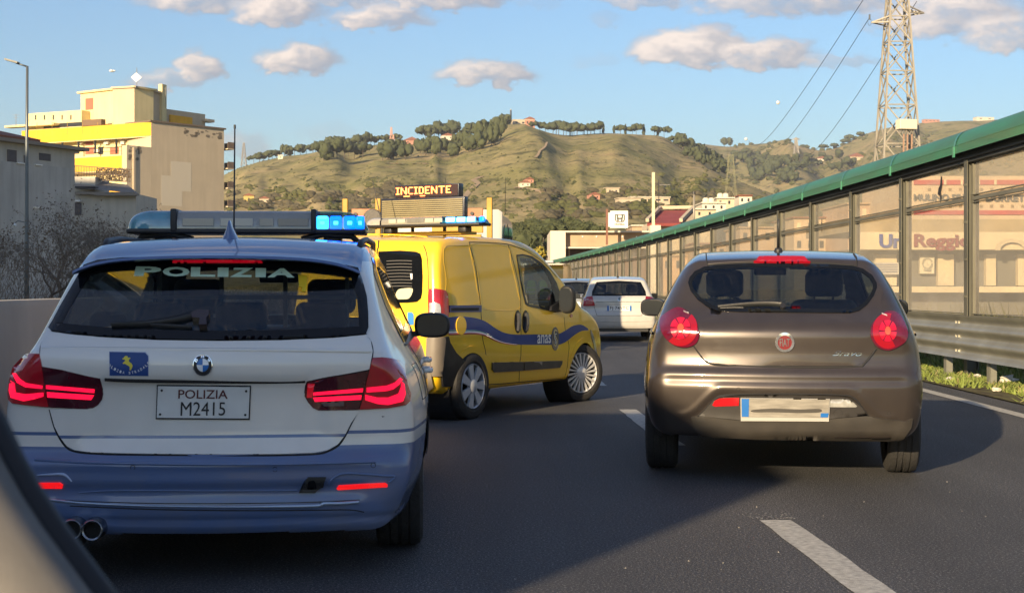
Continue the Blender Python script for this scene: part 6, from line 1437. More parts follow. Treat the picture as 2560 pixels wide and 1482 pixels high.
row(H1, (930,1010), 5, 'r', (9,12), (6,8.5), 'lone round tree on the slope under the knoll', g1, dy=(392,390,5))
row(H1, (1140,1245), 10, 'ru', (9,14), (6,9), 'tree in the belt climbing to the summit buildings', g1, v=(.93,1))
row(H1, (1180,1235), 6, 'r', (10,15), (6,8), 'tree in the belt just under the summit', g1, dy=(362,350,8))
row(H1, (1310,1350), 3, 'ur', (6,10), (5,7), 'small tree right of the summit buildings', g1)
row(H1, (1352,1480), 12, 'u', (8,12), (7,10), 'umbrella pine in the grove right of the summit', g1, v=(.95,1))
row(H1, (1385,1440), 5, 'u', (8,11), (7,9), 'umbrella pine in the lower edge of the grove right of the summit', g1, dy=(334,334,3))
row(H1, (1480,1645), 10, 'uuc', (6,10), (4.5,7.5), 'spaced umbrella pine on the crest right of the grove', g1)
row(H1, (1660,1775), 16, 'ur', (9,12), (7,9), 'dark tree in the wooded ridge running down to the right', g1, v=(.93,1))
row(H1, (1690,1790), 10, 'r', (6,9), (4.5,7), 'tree in the wood under the right ridge', g1, dy=(385,430,8))
row(H2, (1780,1800), 2, 'r', (12,15), (10,12), 'small tree on the far ridge left of the saddle', 'trees on the far ridge')
row(H2, (2020,2130), 5, 'u', (9,14), (9,12), 'small tree on the far ridge right of the saddle', 'trees on the far ridge')
row(H2, (1800,2100), 26, 'r', (9,14), (8,13), 'grey green tree in the wooded valley of the far hill', 'trees in the far valley', dy=(395,410,16))
row(H2, (1840,1960), 22, 'r', (9,15), (8,13), 'grey green tree in the gully below the far ridge', 'trees in the far valley', dy=(425,440,22))
# summit: mast, buildings
M_CREAM = mat('cream_wall', (.52,.43,.31), .85, var=.15, vs=.3); M_PINK = mat('pink_wall', (.48,.24,.17), .85, var=.2, vs=.3); M_WALLW = mat('white_wall', (.62,.56,.46), .85, var=.15, vs=.3); M_TILE = mat('red_roof', (.25,.10,.065), .8, var=.3, vs=.6); M_WIN = mat('window_dark', (.03,.032,.038), .25)
def house(px, py, H, w, d, h, wall, roofm, label, cat='house', Y=None, rz=0.2, flat=False, wins=2, name='house', sink=2):
    p = (H.top(px, .99) if py == 0 else H.pt(px, py)) if H else P(px, py, Y); r0 = empty(name, (p[0], p[1], p[2]-.5), rz, label, cat)
    MB().box((0,0,h/2-sink/2), (w,d,h+sink)).build('wall', wall, r0)
    if flat: MB().box((0,0,h+.15), (w+.6,d+.6,.3)).build('roof', roofm, r0)
    else: MB().prism([(-w/2-.4,h),(w/2+.4,h),(0,h+w*.22)], -d/2-.4, d/2+.4).build('roof', roofm, r0)
    for k in range(wins): MB().box((-w/2+w*(k+.5)/wins, -d/2-.02, h*.55), (w*.12, .06, h*.28)).build('window', M_WIN, r0)
    return r0
s1 = H1.top(1270*1.016, 1.0)
house(1285*1.016, 0, H1, 16, 8, 5, M_CREAM, M_WALLW, 'long low cream building on the hill summit', Y=None, flat=True, wins=3)
house(1302*1.016, 0, H1, 8, 6, 6.5, M_PINK, M_TILE, 'pink house on the hill summit right of the mast')
def lattice(name, base, h, w0, w1, n, th, m, label, cat, arms=(), parts=True, mr=None):
    r0 = empty(name, base, 0, label, cat); f = lambda z: w0+(w1-w0)*min(1, z/h)
    for sx in (-1,1):
        for sy in (-1,1): MB().bar((sx*w0/2,sy*w0/2,0), (sx*w1/2,sy*w1/2,h), th*1.5).build('leg', m, r0)
    zs_ = [0.0]; 
    while zs_[-1] < h-.3: zs_.append(min(h, zs_[-1]+max(.4, f(zs_[-1])*h/n/((w0+w1)/2))))
    for a, b in zip(zs_[:-1], zs_[1:]):
        wa, wb = f(a)/2, f(b)/2
        for k in range(4):
            c0 = [(-1,-1),(1,-1),(1,1),(-1,1)][k]; c1 = [(1,-1),(1,1),(-1,1),(-1,-1)][k]
            bm_ = MB(); bm_.bar((c0[0]*wa,c0[1]*wa,a), (c1[0]*wb,c1[1]*wb,b), th); bm_.bar((c1[0]*wa,c1[1]*wa,a), (c0[0]*wb,c0[1]*wb,b), th); bm_.bar((c0[0]*wb,c0[1]*wb,b), (c1[0]*wb,c1[1]*wb,b), th); bm_.build('brace', m, r0)
    for (z, L_, sx) in arms:
        w = f(z)/2; am = MB(); tip = (sx*(w+L_), 0, z)
        for sy in (-1,1): am.bar((sx*w,sy*w,z-.1), tip, th*1.1); am.bar((sx*w,sy*w,z+L_*.30), tip, th)
        for k in range(1, 5): t = k/5; am.bar((sx*(w+L_*t),0,z-.1+.1*t), (sx*(w+L_*(t-.12)),0,z+L_*.30*(1-t+.12)), th*.7)
        am.build('arm', m, r0)
    return r0
mm = mat('mast_grey', (.20,.19,.18), .6); mr_ = mat('mast_red_white', (.45,.25,.20), .6)
p = H1.top(1257*1.016, 1.0); r0 = empty('mast', p, 0, 'dark pole mast standing on the hill summit', 'mast'); MB().tube([(0,0,-1),(0,0,9),(0,0,13.5)], [.8,.7,.6], 8).build('pole', M_BLACK, r0); MB().rbox((0,0,13.2), (1.0,1.0,1.2), .2).build('antenna_head', M_WALLW, r0)
p = H1.top(963*1.016, .99); lattice('radio_mast', p, 13, 2.6, .8, 7, .28, mr_, 'red and white lattice mast on the crest left of the knoll', 'mast')
p = H1.top(968*1.016, .98); lattice('radio_mast', p, 7, 1.6, .6, 5, .22, mr_, 'short lattice mast standing beside the red and white mast', 'mast')
p = H1.top(600*1.016, 1.0); lattice('pylon', p, 19, 4.2, 1.0, 6, .22, mm, 'faint lattice pylon against the sky at the left end of the hill', 'pylon')
for px, h_ in ((845,9),(1078,6)):
    p = H1.top(px*1.016, .98)
house(1012*1.016, 356*1.016, H1, 12, 7, 3.2, M_PINK, M_TILE, 'pink walled house on the crest left of the knoll')
house(1100*1.016, 345*1.016, H1, 9, 7, 3.5, M_WALLW, M_TILE, 'pale house among the pines on the knoll')
house(690*1.016, 392*1.016, H1, 3.5, 4, 3.2, M_WALLW, M_WALLW, 'tiny white hut on the crest among the left row of pines', flat=True, wins=1)
house(1290*1.016, 461*1.016, H1, 4, 4, 1.8, M_WALLW, M_TILE, 'white house on the slope directly under the summit', name='house')
house(1300*1.016, 452*1.016, H1, 3.5, 4, 1.8, M_PINK, M_TILE, 'pink hut just above the white slope house')
house(1460*1.016, 492*1.016, H1, 4, 4, 2.2, M_PINK, M_TILE, 'small orange pink house on the right lower slope')
house(1505*1.016, 477*1.016, H1, 5, 4, 2.4, M_CREAM, M_CREAM, 'small sand coloured hut on the right lower slope', flat=True)
house(1595*1.016, 497*1.016, H1, 15, 5, 2.0, M_CREAM, M_WALLW, 'long pale terrace building above the red roofed hall', flat=True, wins=5)
house(1545*1.016, 504*1.016, H1, 8, 5, 2.2, M_CREAM, M_CREAM, 'low sand coloured retaining building left of the cream pole', flat=True, wins=0)
house(650*1.016, 500*1.016, H1, 4, 4, 2.2, M_CREAM, M_TILE, 'small cream house near the foot of the left slope')
house(612*1.016, 498*1.016, H1, 4, 4, 3, mat('yellow_house_wall', (.5,.36,.12), .8), M_TILE, 'small yellow house near the foot of the left slope', wins=1)
house(2290*1.016, 300*1.016, H2, 26, 10, 4, M_PINK, M_PINK, 'long pink ruin on top of the far right ridge', wins=4, flat=True)
house(2420*1.016, 297*1.016, H2, 30, 12, 5, M_WALLW, M_WALLW, 'white flat roofed house on the far right ridge', flat=True)
for k, (a, b, w_) in enumerate(((2105,395,26),(2020,400,16),(1985,545,10))): house(a*1.016, b*1.016, H2, w_, 10, 5, M_WALLW if k else M_CREAM, M_TILE, ['long cream farm on the far right slope','small white farm in the far valley','white hut low on the far slope'][k])
# white sheeted stretch of retaining walls and tracks on the slope (thin real walls)
M_TRACK = mat('track_dirt', (.36,.26,.15), .95, var=.2, vs=.2)
def track(pts, w, name='track'):
    mb = MB(); q = [H1.pt(x*1.016, y*1.016) for x, y in resample(pts, 4, False)]
    for k, p in enumerate(q): mb.v += [(p[0]-w/2, p[1], p[2]+.3), (p[0]+w/2, p[1]+.5, p[2]+.5)]
    for k in range(len(q)-1): mb.f.append((2*k, 2*k+1, 2*k+3, 2*k+2))
    tag(mb.build(name, M_TRACK, fixn=False), kind='structure')
track([(1188,436),(1165,445),(1176,455),(1160,468),(1145,485),(1130,510)], 2.6); track([(1345,352),(1340,365),(1328,375),(1318,392)], 1.5)
track([(1270,464),(1310,470),(1345,480),(1370,488)], 2.6); track([(950,404),(985,405)], 3); track([(1015,404),(1050,405)], 3)
# scrub
def scrub(name, H, spec, m, label):
    r_ = random.Random(hash(name) % 1000 if False else len(name)); mb = MB(); base = []
    bm = bmesh.new(); bmesh.ops.create_icosphere(bm, subdivisions=1, radius=1) if name != 'small_bushes' else bmesh.ops.create_cone(bm, segments=5, radius1=1, radius2=.3, depth=1.2, cap_ends=True); bv = [v.co.copy() for v in bm.verts]; bf = [[v.index for v in f.verts] for f in bm.faces]; bm.free()
    for (x0, x1, y0, y1, n, s0, s1) in spec:
        for k in range(n):
            px = r_.uniform(x0, x1)*1.016; py = r_.uniform(y0, y1)*1.016
            if noise.noise(Vector((px/45, py/22, len(name)))) < -.05+.15*r_.random(): continue
            p = H.pt(px, py); s_ = r_.uniform(s0, s1); kx = r_.uniform(.8, 1.6)
            mb.add([(p[0]+v.x*s_*kx*(1+.35*r_.uniform(-1,1)), p[1]+v.y*s_, p[2]+s_*.35+v.z*s_*.75*(1+.35*r_.uniform(-1,1))) for v in bv], bf)
    tag(mb.build(name, m, fixn=False), label, 'scrub', kind='stuff')
scrub('hillside_scrub', H1, [(560,1900,470,520,220,.5,1.4),(560,1000,460,520,260,.6,1.7),(1330,1800,475,540,520,.7,2.0),(560,1700,380,470,120,.3,.8),(1620,1800,410,500,160,.7,1.7)], M_SCRUB, 'low green scrub scattered over the hillside')
scrub('grey_hill_scrub', H1, [(900,1010,462,500,170,1.4,2.6),(1330,1800,470,545,520,.8,2.2),(560,900,480,520,220,.8,1.8),(780,940,497,520,150,1.4,2.6)], M_SCRUBG, 'grey leafless scrub on the lower hillside')
scrub('small_bushes', H1, [(560,1900,350,540,2200,.2,.7),(560,1700,440,540,1500,.3,1.1)], M_SCRUB, 'tiny bushes and tussocks dotted over the whole hillside')
scrub('far_hill_scrub', H2, [(1800,2520,330,480,700,1.5,4.5)], M_SCRUB, 'dark scrub scattered over the far hill')

# ================================================================== pine grove and yellow bush in the middle distance
def grove_tree(px, py_top, Y, wid, label, kind, name, group=None, seed=0, m=None):
    x, y, ztop = P(px, py_top, Y); t = empty(name, (x, y, 0), rt.uniform(0, 6), label, 'tree', group); r_ = random.Random(seed); cm = MB()
    n = 16
    for k in range(n):
        a = r_.uniform(0, 6.28); d = r_.random()**.55
        if kind == 'u': c = (d*wid*.36*math.cos(a), d*wid*.36*math.sin(a), ztop-1.4-d*d*1.6+r_.uniform(-.3,.3)); rr_ = wid*r_.uniform(.12,.19); sc_ = (1,1,.62)
        else: c = (d*wid*.30*math.cos(a), d*wid*.30*math.sin(a), ztop*.58+r_.uniform(-.3,.32)*ztop); rr_ = wid*r_.uniform(.14,.22); sc_ = (1,1,1)
        cm.sph(c, rr_*.82, 2, sc_, amp=.6, seed=seed*17+k)
        for q in range(150):
            v = Vector((r_.gauss(0,1), r_.gauss(0,1), r_.gauss(0,1))).normalized(); p = Vector((c[0]+v.x*rr_*sc_[0], c[1]+v.y*rr_*sc_[1], c[2]+v.z*rr_*sc_[2])); s_ = r_.uniform(.10,.26)
            cm.add([p+Vector((r_.uniform(-s_,s_), r_.uniform(-s_,s_), r_.uniform(-s_,s_))) for _ in range(3)], [(0,1,2)])
    cm.build('crown', m or M_PINE, t, fixn=False)
    tk = MB(); tk.tube([(0,0,-.5),(.2,0,ztop*.35),(.1,.1,ztop*.7)], [.30,.24,.15], 8)
    for k in range(5): a = k*1.3; tk.tube([(.1,0,ztop*.5),(wid*.22*math.cos(a),wid*.22*math.sin(a),ztop*.8)], [.12,.05], 6)
    tk.build('trunk', M_BARK, t); return t
gg = 'dark pines beyond the car showroom'
for k, (px, py, Y, w_, lb_) in enumerate([(1292,548,235,8,'dark pine at the left end of the grove, next to the truck cab'),(1325,540,240,9,'second pine from the left in the dark grove'),(1362,536,236,10,'tallest pine in the left half of the dark grove'),(1400,538,242,9,'middle pine of the dark grove, above the bright wall'),(1430,534,238,9,'pine with the highest crown in the dark grove'),(1462,545,234,8,'pine at the right end of the grove, near the showroom sign')]):
    grove_tree(px, py, Y, w_, lb_, 'u', 'umbrella_pine', gg, seed=k+3)
for k, (px, py, Y, w_) in enumerate([(1300,575,205,8),(1345,578,210,9),(1390,575,208,8)]):
    grove_tree(px, py, Y, w_, ['low dark shrubby tree under the left end of the grove','low dark shrubby tree under the middle of the grove','low dark shrubby tree beside the bright showroom wall'][k], 'r', 'broadleaf_tree', seed=k+30)
for k, (px, py) in enumerate([(1500,556),(1490,600),(1530,560)]): grove_tree(px, py, 190, 5, ['small green tree left of the showroom sign','small tree behind the showroom wall','small green tree just behind the showroom sign'][k], 'r', 'broadleaf_tree', seed=k+50)
grove_tree(1356, 612, 118, 2.3, 'yellow leaved bushy tree left of the bright showroom wall', 'r', 'broadleaf_tree', seed=70, m=mat('yellow_foliage', (.42,.30,.03), .8, var=.5, vs=1.5, col2=(.12,.14,.03)))

# ================================================================== showroom and its neighbours
def wallbox(parent, px0, px1, py0, py1, Y, depth, name, m, ground=False):
    x0, _, zt = P(px0, py0, Y); x1, _, zb_ = P(px1, py1, Y)
    if ground: zb_ = 0
    o = MB().box(((x0+x1)/2-parent.location.x, Y+depth/2-parent.location.y, (zt+zb_)/2-parent.location.z), (x1-x0, depth, zt-zb_)).build(name, m, parent); return o
M_SAND = mat('sand_wall', (.45,.32,.21), .85, var=.25, vs=.6); M_BRW = mat('brown_shutter', (.12,.07,.05), .6)
sh = empty('car_showroom', P(1500, 715, 150), 0, 'low sand coloured showroom with a white end wall behind the noise barrier', 'building')
wallbox(sh, 1376, 1414, 580, 660, 149.0, 14, 'end_wall', M_WALLW, True); wallbox(sh, 1402, 1640, 581, 616, 150, 12, 'fascia', M_SAND); wallbox(sh, 1414, 1640, 617, 621, 149.6, .5, 'fascia_trim', M_WALLW)
wallbox(sh, 1414, 1640, 621, 660, 152, 10, 'back_wall', M_BRW, True); wallbox(sh, 1421, 1425, 620, 660, 150.5, .4, 'column', M_SAND, True); wallbox(sh, 1376, 1640, 577, 581, 149.2, 14, 'roof_edge', M_WALLW)
for x in (1455,1490,1555,1590): wallbox(sh, x, x+3, 590, 593, 149.9, .1, 'wall_lamp', M_WHITEP)
sn = empty('brand_sign', P(1545, 570, 146), 0, 'white square sign with a dark letter H emblem on the showroom roof', 'sign')
wallbox(sn, 1526, 1570, 527, 570, 146, .5, 'sign_panel', mat('sign_white', (.75,.72,.64), .6)); wallbox(sn, 1521, 1526, 532, 567, 146.1, .4, 'sign_panel', mat('sign_white', (.75,.72,.64), .6))
wallbox(sn, 1515, 1520, 523, 612, 147, .3, 'sign_post', mat('rust_post', (.20,.09,.06), .8))
M_INK = mat('sign_ink', (.03,.04,.04), .6)
def pxmesh(parent, polys, Y, name, m, th=.03):
    mb = MB()
    for poly in polys:
        q = [(P(x, y, Y)[0]-parent.location.x, P(x, y, Y)[2]-parent.location.z) for x, y in poly]; mb.prism(q, Y-parent.location.y-th, Y-parent.location.y, plane='xz')
    return mb.build(name, m, parent)
hx, hy = 1549.5, 545.5
outer = [(hx-12,hy-9.5),(hx+12,hy-9.5),(hx+12,hy+4),(hx+9,hy+9.5),(hx-9,hy+9.5),(hx-12,hy+4)]
ringp = [[outer[i], outer[(i+1)%6], tuple(np.array(outer[(i+1)%6])*.84+np.array((hx,hy))*.16), tuple(np.array(outer[i])*.84+np.array((hx,hy))*.16)] for i in range(6)]
pxmesh(sn, ringp, 145.98, 'emblem_ring', M_INK)
pxmesh(sn, [[(hx-8,hy-8),(hx-5,hy-8),(hx-4,hy+0),(hx-3,hy+8),(hx-6,hy+8)], [(hx+5,hy-8),(hx+8,hy-8),(hx+6,hy+8),(hx+3,hy+8),(hx+4,hy)], [(hx-4.2,hy-1),(hx+4.2,hy-1),(hx+3.6,hy+2.4),(hx-3.6,hy+2.4)]], 145.98, 'emblem_letter', M_INK)
a = P(1537, 563, 145.97); b_ = P(1562, 558.5, 145.97)
flat_text('sign_lettering', 'HONDA', Matrix.Translation(Vector((a[0],a[1],a[2]))-sn.location), b_[0]-a[0], b_[2]-a[2], M_INK, sn, bold=.03, th=.01)
pol = empty('cream_pole', P(1633, 565, 140), 0, 'tall square cream pole in front of the red roofed hall', 'pole'); wallbox(pol, 1630, 1637, 431, 600, 140, .28, 'pole', mat('pole_cream', (.62,.52,.34), .7), True); wallbox(pol, 1626, 1652, 563, 580, 139.5, 1.0, 'pole_base', M_WALLW, True)
tv = empty('tv_antenna', P(1647, 525, 141), 0, 'thin rooftop aerial right of the cream pole', 'aerial'); q0 = Vector(P(1647, 523, 141))-tv.location; MB().tube([q0, Vector(P(1647,448,141))-tv.location], .035, 6).bar(Vector(P(1640,463,141))-tv.location, Vector(P(1675,462,141))-tv.location, .05).build('aerial', mm, tv)
rh = empty('red_roofed_hall', P(1660, 560, 152), 0, 'hall with a sloping dark red roof and cream edging behind the showroom', 'building')
def quad3(parent, pts, name, m, th=.25):
    V = [Vector(p)-parent.location for p in pts]; n_ = (V[1]-V[0]).cross(V[2]-V[0]).normalized()*th; mb = MB(); k = len(V)
    mb.v = [tuple(v) for v in V]+[tuple(v+n_) for v in V]; mb.f = [tuple(range(k)), tuple(range(k, 2*k))[::-1]]+[(i, (i+1)%k, k+(i+1)%k, k+i) for i in range(k)]; return mb.build(name, m, parent)
A_, B_, C_, D_ = P(1618,558,149), P(1650,526,158), P(1734,525,158), P(1702,558,149)
quad3(rh, [A_, B_, C_, D_], 'roof', mat('hall_roof_red', (.26,.05,.045), .7, var=.2, vs=.8), .3)
for a, b in ((A_,B_),(B_,C_),(C_,D_)): MB().bar(Vector(a)-rh.location+Vector((0,-.1,.3)), Vector(b)-rh.location+Vector((0,-.1,.3)), .35).build('roof_edge', M_CREAM, rh)
wallbox(rh, 1622, 1704, 557, 600, 150, 8, 'wall', M_CREAM, True)
ch = empty('chimney', P(1735, 545, 153), 0, 'thin metal flue with a dark cap beside the red roof', 'chimney'); MB().tube([Vector(P(1735,590,153))-ch.location, Vector(P(1735,485,153))-ch.location], .11, 10).build('flue', mat('flue_grey', (.30,.27,.22), .5, metal=.3), ch, True); MB().tube([Vector(P(1735,486,153))-ch.location, Vector(P(1735,479,153))-ch.location], [.16,.16], 10).build('cap', M_BLACK, ch)
for i, (x0, x1, y0, y1, Y, lb_, nw) in enumerate([(1738,1790,524,560,175,'flat roofed cream house just right of the metal flue',2),(1756,1815,508,560,185,'cream house with a terrace above the green barrier cap',3),(1792,1836,496,560,195,'tall cream house with arched roof room',2),(1848,1880,490,560,200,'small white house with red roof behind the barrier cap',2),(1580,1612,565,600,170,'grey shed roof between the showroom sign and the red hall',0)]):
    hb_ = empty('house', P((x0+x1)/2, 715, Y), 0, lb_, 'house'); wallbox(hb_, x0, x1, y0, y1, Y, 9, 'wall', [M_CREAM, M_WALLW, M_CREAM, M_WALLW, M_SAND][i], True); wallbox(hb_, x0-2, x1+2, y0-3, y0, Y-.3, 9.5, 'roof', M_TILE if i == 3 else M_WALLW)
    for k in range(nw): xx = x0+(x1-x0)*(k+.3)/max(1, nw); wallbox(hb_, xx, xx+5, y0+6, y0+14, Y-.03, .1, 'window', M_WIN)
    if i in (1, 2):
        for k in range(2): MB().rbox(Vector(P(x0+8+14*k, y0-6, Y+1))-hb_.location, (.8,.8,.8), .3).build('water_tank', M_WALLW, hb_)

# buildings behind the barrier panes
M_REDS = mat('red_band', (.45,.06,.07), .7, var=.15, vs=1); M_GREYD = mat('grey_front', (.16,.155,.14), .8, var=.2, vs=1); M_SIGNW = mat('shop_cream', (.66,.55,.38), .7, var=.1, vs=1)
ml_ = empty('flour_mill', P(2500, 715, 88), 0, 'mill with red bands and MULINO lettering seen through the barrier panes', 'building')
wallbox(ml_, 2275, 2800, 440, 700, 88, 12, 'wall', mat('mill_wall', (.58,.44,.31), .85, var=.12, vs=.4), True); wallbox(ml_, 2285, 2800, 450, 462, 87.9, .1, 'red_band', M_REDS); wallbox(ml_, 2285, 2800, 526, 537, 87.9, .1, 'red_band', M_REDS)
for r_y in (470, 512):
    for k in range(13): wallbox(ml_, 2320+k*26, 2327+k*26, r_y, r_y+7, 87.94, .08, 'window', mat('mill_window', (.25,.17,.10), .6))
for k in range(4): wallbox(ml_, 2360+k*42, 2366+k*42, 450, 462, 87.85, .05, 'band_break', M_SIGNW)
a = P(2285, 501, 87.8); b_ = P(2420, 485, 87.8)
M_LET = mat('mill_letter_grey', (.10,.10,.11), .6)
flat_text('wall_lettering', 'MULINO SE.B', Matrix.Translation(Vector((a[0],a[1],a[2]))-ml_.location), b_[0]-a[0], b_[2]-a[2], M_LET, ml_, bold=.02, th=.08)
a = P(2465, 503, 87.8); b_ = P(2590, 487, 87.8); flat_text('wall_lettering', 'DURRETTE', Matrix.Translation(Vector((a[0],a[1],a[2]))-ml_.location), b_[0]-a[0], b_[2]-a[2], M_LET, ml_, bold=.02, th=.08)
sp_ = empty('shop_building', P(2350, 715, 62), 0, 'shop with a cream Un Reggio sign band seen through the barrier panes', 'building')
wallbox(sp_, 2120, 2800, 548, 580, 63, 9, 'upper_wall', mat('shop_upper', (.40,.31,.18), .85, var=.35, vs=.8)); wallbox(sp_, 2150, 2800, 580, 624, 61.6, 1.5, 'sign_band', M_SIGNW); wallbox(sp_, 2120, 2800, 624, 716, 63, 9, 'wall', M_GREYD, True)
wallbox(sp_, 2150, 2800, 716, 731, 61.7, .5, 'base_wall', M_SIGNW)
for (x0, x1) in ((2189,2242),(2345,2385),(2465,2490),(2545,2590)): wallbox(sp_, x0, x1, 636, 714, 62.7, .3, 'pier', M_SIGNW)
wallbox(sp_, 2300, 2336, 640, 684, 62.6, .2, 'poster_board', mat('poster_cream', (.62,.56,.44), .7)); wallbox(sp_, 2170, 2250, 656, 686, 62.3, .2, 'banner', mat('banner_grey', (.50,.47,.44), .7))
for k in range(4): wallbox(sp_, 2176, 2244, 660+k*6, 662+k*6, 62.25, .04, 'banner_line', mat('banner_ink', (.20,.22,.33), .7))
pxmesh(sp_, [[p for p in circ(2318,658,13,20,14)]+[p for p in circ(2318,658,10,20,11)][::-1]], 62.55, 'poster_ring', mat('poster_ink', (.35,.33,.28), .7)); pxmesh(sp_, [[(2308,672),(2328,672),(2326,677),(2310,677)]], 62.55, 'poster_mark', mat('poster_ink', (.35,.33,.28), .7))
a = P(2199, 620, 61.5); b_ = P(2256, 585, 61.5); flat_text('sign_lettering', 'Un', Matrix.Translation(Vector((a[0],a[1],a[2]))-sp_.location), b_[0]-a[0], b_[2]-a[2], mat('letter_blue', (.03,.06,.30), .6), sp_, bold=.03, th=.08)
a = P(2286, 627, 61.5); b_ = P(2428, 585, 61.5); flat_text('sign_lettering', 'Reggio', Matrix.Translation(Vector((a[0],a[1],a[2]))-sp_.location), b_[0]-a[0], b_[2]-a[2], mat('letter_maroon', (.20,.02,.035), .6), sp_, bold=.03, th=.08)
pxmesh(sp_, [circ(2530,626,42,16,30,180,360)+circ(2530,626,30,16,20,180,360)[::-1]], 61.4, 'arch_sign', mat('arch_tan', (.55,.45,.31), .7))
for i, (x0, x1, y0, Y, c_, lb_) in enumerate([(1655,1740,640,140,(.50,.34,.22),'tan building behind the far barrier panes'),(1735,1850,610,135,(.42,.30,.20),'brownish building behind the barrier panes left of the hatchback roof'),(1850,1990,570,120,(.46,.33,.22),'pale brown building behind the panes above the hatchback'),(1985,2130,545,105,(.55,.42,.29),'sand coloured building behind the panes right of the hatchback aerial'),(2120,2275,510,98,(.52,.36,.26),'pink sand house behind the panes left of the mill'),(1440,1660,650,175,(.36,.25,.17),'low brown shed behind the farthest barrier panes')]):
    hb_ = empty('building', P((x0+x1)/2, 715, Y), 0, lb_, 'building'); wallbox(hb_, x0, x1, y0, 712, Y, 8, 'wall', mat('back_wall_%d' % i, c_, .85, var=.3, vs=.5), True); wallbox(hb_, x0-3, x1+3, y0-3, y0, Y-.3, 8.6, 'roof', M_TILE if i % 2 else M_SAND)
    r_ = random.Random(i)
    for k in range(int((x1-x0)/28)):
        for j in range(max(1, int((700-y0)/45))): wallbox(hb_, x0+8+k*28, x0+18+k*28, y0+12+j*45, y0+30+j*45, Y-.03, .1, 'window' , M_WIN if r_.random() > .35 else M_SIGNW)

# ================================================================== pylons and wires
bx0 = P(2240, 715, 125); M_PYL = mat('pylon_grey', (.34,.31,.26), .55, metal=.3, var=.2, vs=1)
zA = HC+(715-0)/FPX*125
py_ = lattice('transmission_pylon', (P(2243,715,125)[0], 125, 0), 31, 4.55, .95, 10, .10, M_PYL, 'tall pale steel lattice pylon rising behind the noise barrier', 'pylon', arms=[(24.1,1.35,-1),(24.9,1.5,1),(28,1.2,-1)])
ab = empty('antenna_box', P(2266, 312, 122.5), R(12), 'white equipment box on a small platform fixed to the pylon', 'equipment box'); MB().rbox((0,0,0), (1.6,.9,.85), .06).build('box', mat('box_white', (.62,.56,.44), .5), ab); 
for k in range(6): MB().bar((-.6+.24*k,0,-.42),(-.6+.24*k,0,-.8),.05).build('bracket', M_PYL, ab)
for x in (-.25,.1,.5): MB().bar((x,0,-.8),(x-.05,0,-4.6),.10).build('support', mat('support_rust', (.35,.22,.15), .6), ab)
M_WIRE = mat('wire', (.05,.05,.055), .6)
def wire(a, b, sag, r, label, nm='power_line', grp='power lines from the pylon'):
    a, b = Vector(a), Vector(b); pts = [a.lerp(b, t)+Vector((0,0,-sag*4*t*(1-t))) for t in np.linspace(0, 1, 24)]; rs = [r*(.5+.5*p.y/125)*1.0 for p in pts]
    tag(MB().tube(pts, [min(x, .22) for x in rs], 6).build(nm, M_WIRE), label, 'power line', grp)
wire(P(2162,-6,124), P(1872,352,1250), 8, .030, 'leftmost of the three wires falling left from the pylon')
wire(P(2173,46,125), P(1920,356,1250), 8, .030, 'middle wire of the three, hung from the pylon insulator')
wire(P(2292,4,125), P(1985,360,1250), 12, .030, 'rightmost of the three wires, passing behind the pylon')
ins = empty('insulator', P(2174, 40, 125), 0, 'insulator string hanging from the left arm of the pylon', 'insulator'); MB().lathe([(z, .05+.04*(k % 2)) for k, z in enumerate(np.linspace(-.35,.1,12))], 10, axis='z').build('discs', mat('insulator_grey', (.15,.16,.17), .4), ins); MB().tube([(.15*math.cos(a), 0, -.55+.3*math.sin(a)) for a in np.linspace(2, 7.5, 14)], .015, 6).build('jumper', M_WIRE, ins)
for k, (px, py, Y, r_) in enumerate(((1945,257,380,.50),(1865,348,500,.55))): tag(MB().sph((0,0,0), r_, 3).build('marker_ball', mat('ball_white', (.7,.66,.62), .5), smooth=True), ['white aircraft warning ball in the sky left of the pylon','smaller warning ball low above the far ridge'][k], 'warning ball').location = P(px, py, Y)
lattice('hill_pylon', (P(1827,0,300)[0], 300, 0), HC+(715-388)/FPX*300, 5.0, .9, 6, .035, mat('pylon_green', (.22,.21,.12), .6), 'green lattice pylon in front of the wooded slope', 'pylon', arms=[(HC+(715-455)/FPX*300,2.0,-1),(HC+(715-455)/FPX*300,2.0,1)])
p = H1.pt(1556, 480); 0 and lattice('hill_pylon', p, 22, 3.4, .7, 5, .05, mat('pylon_green', (.22,.21,.12), .6), 'faint grey pylon on the bare slope right of the summit', 'pylon', arms=[(20,3,-1),(20,3,1)])
p = H2.pt(1990, 395); lattice('hill_pylon', p, 24, 7, 1.6, 6, .5, M_PYL, 'small pylon on the far hill below the saddle', 'pylon', arms=[(22,4,-1),(22,4,1)])

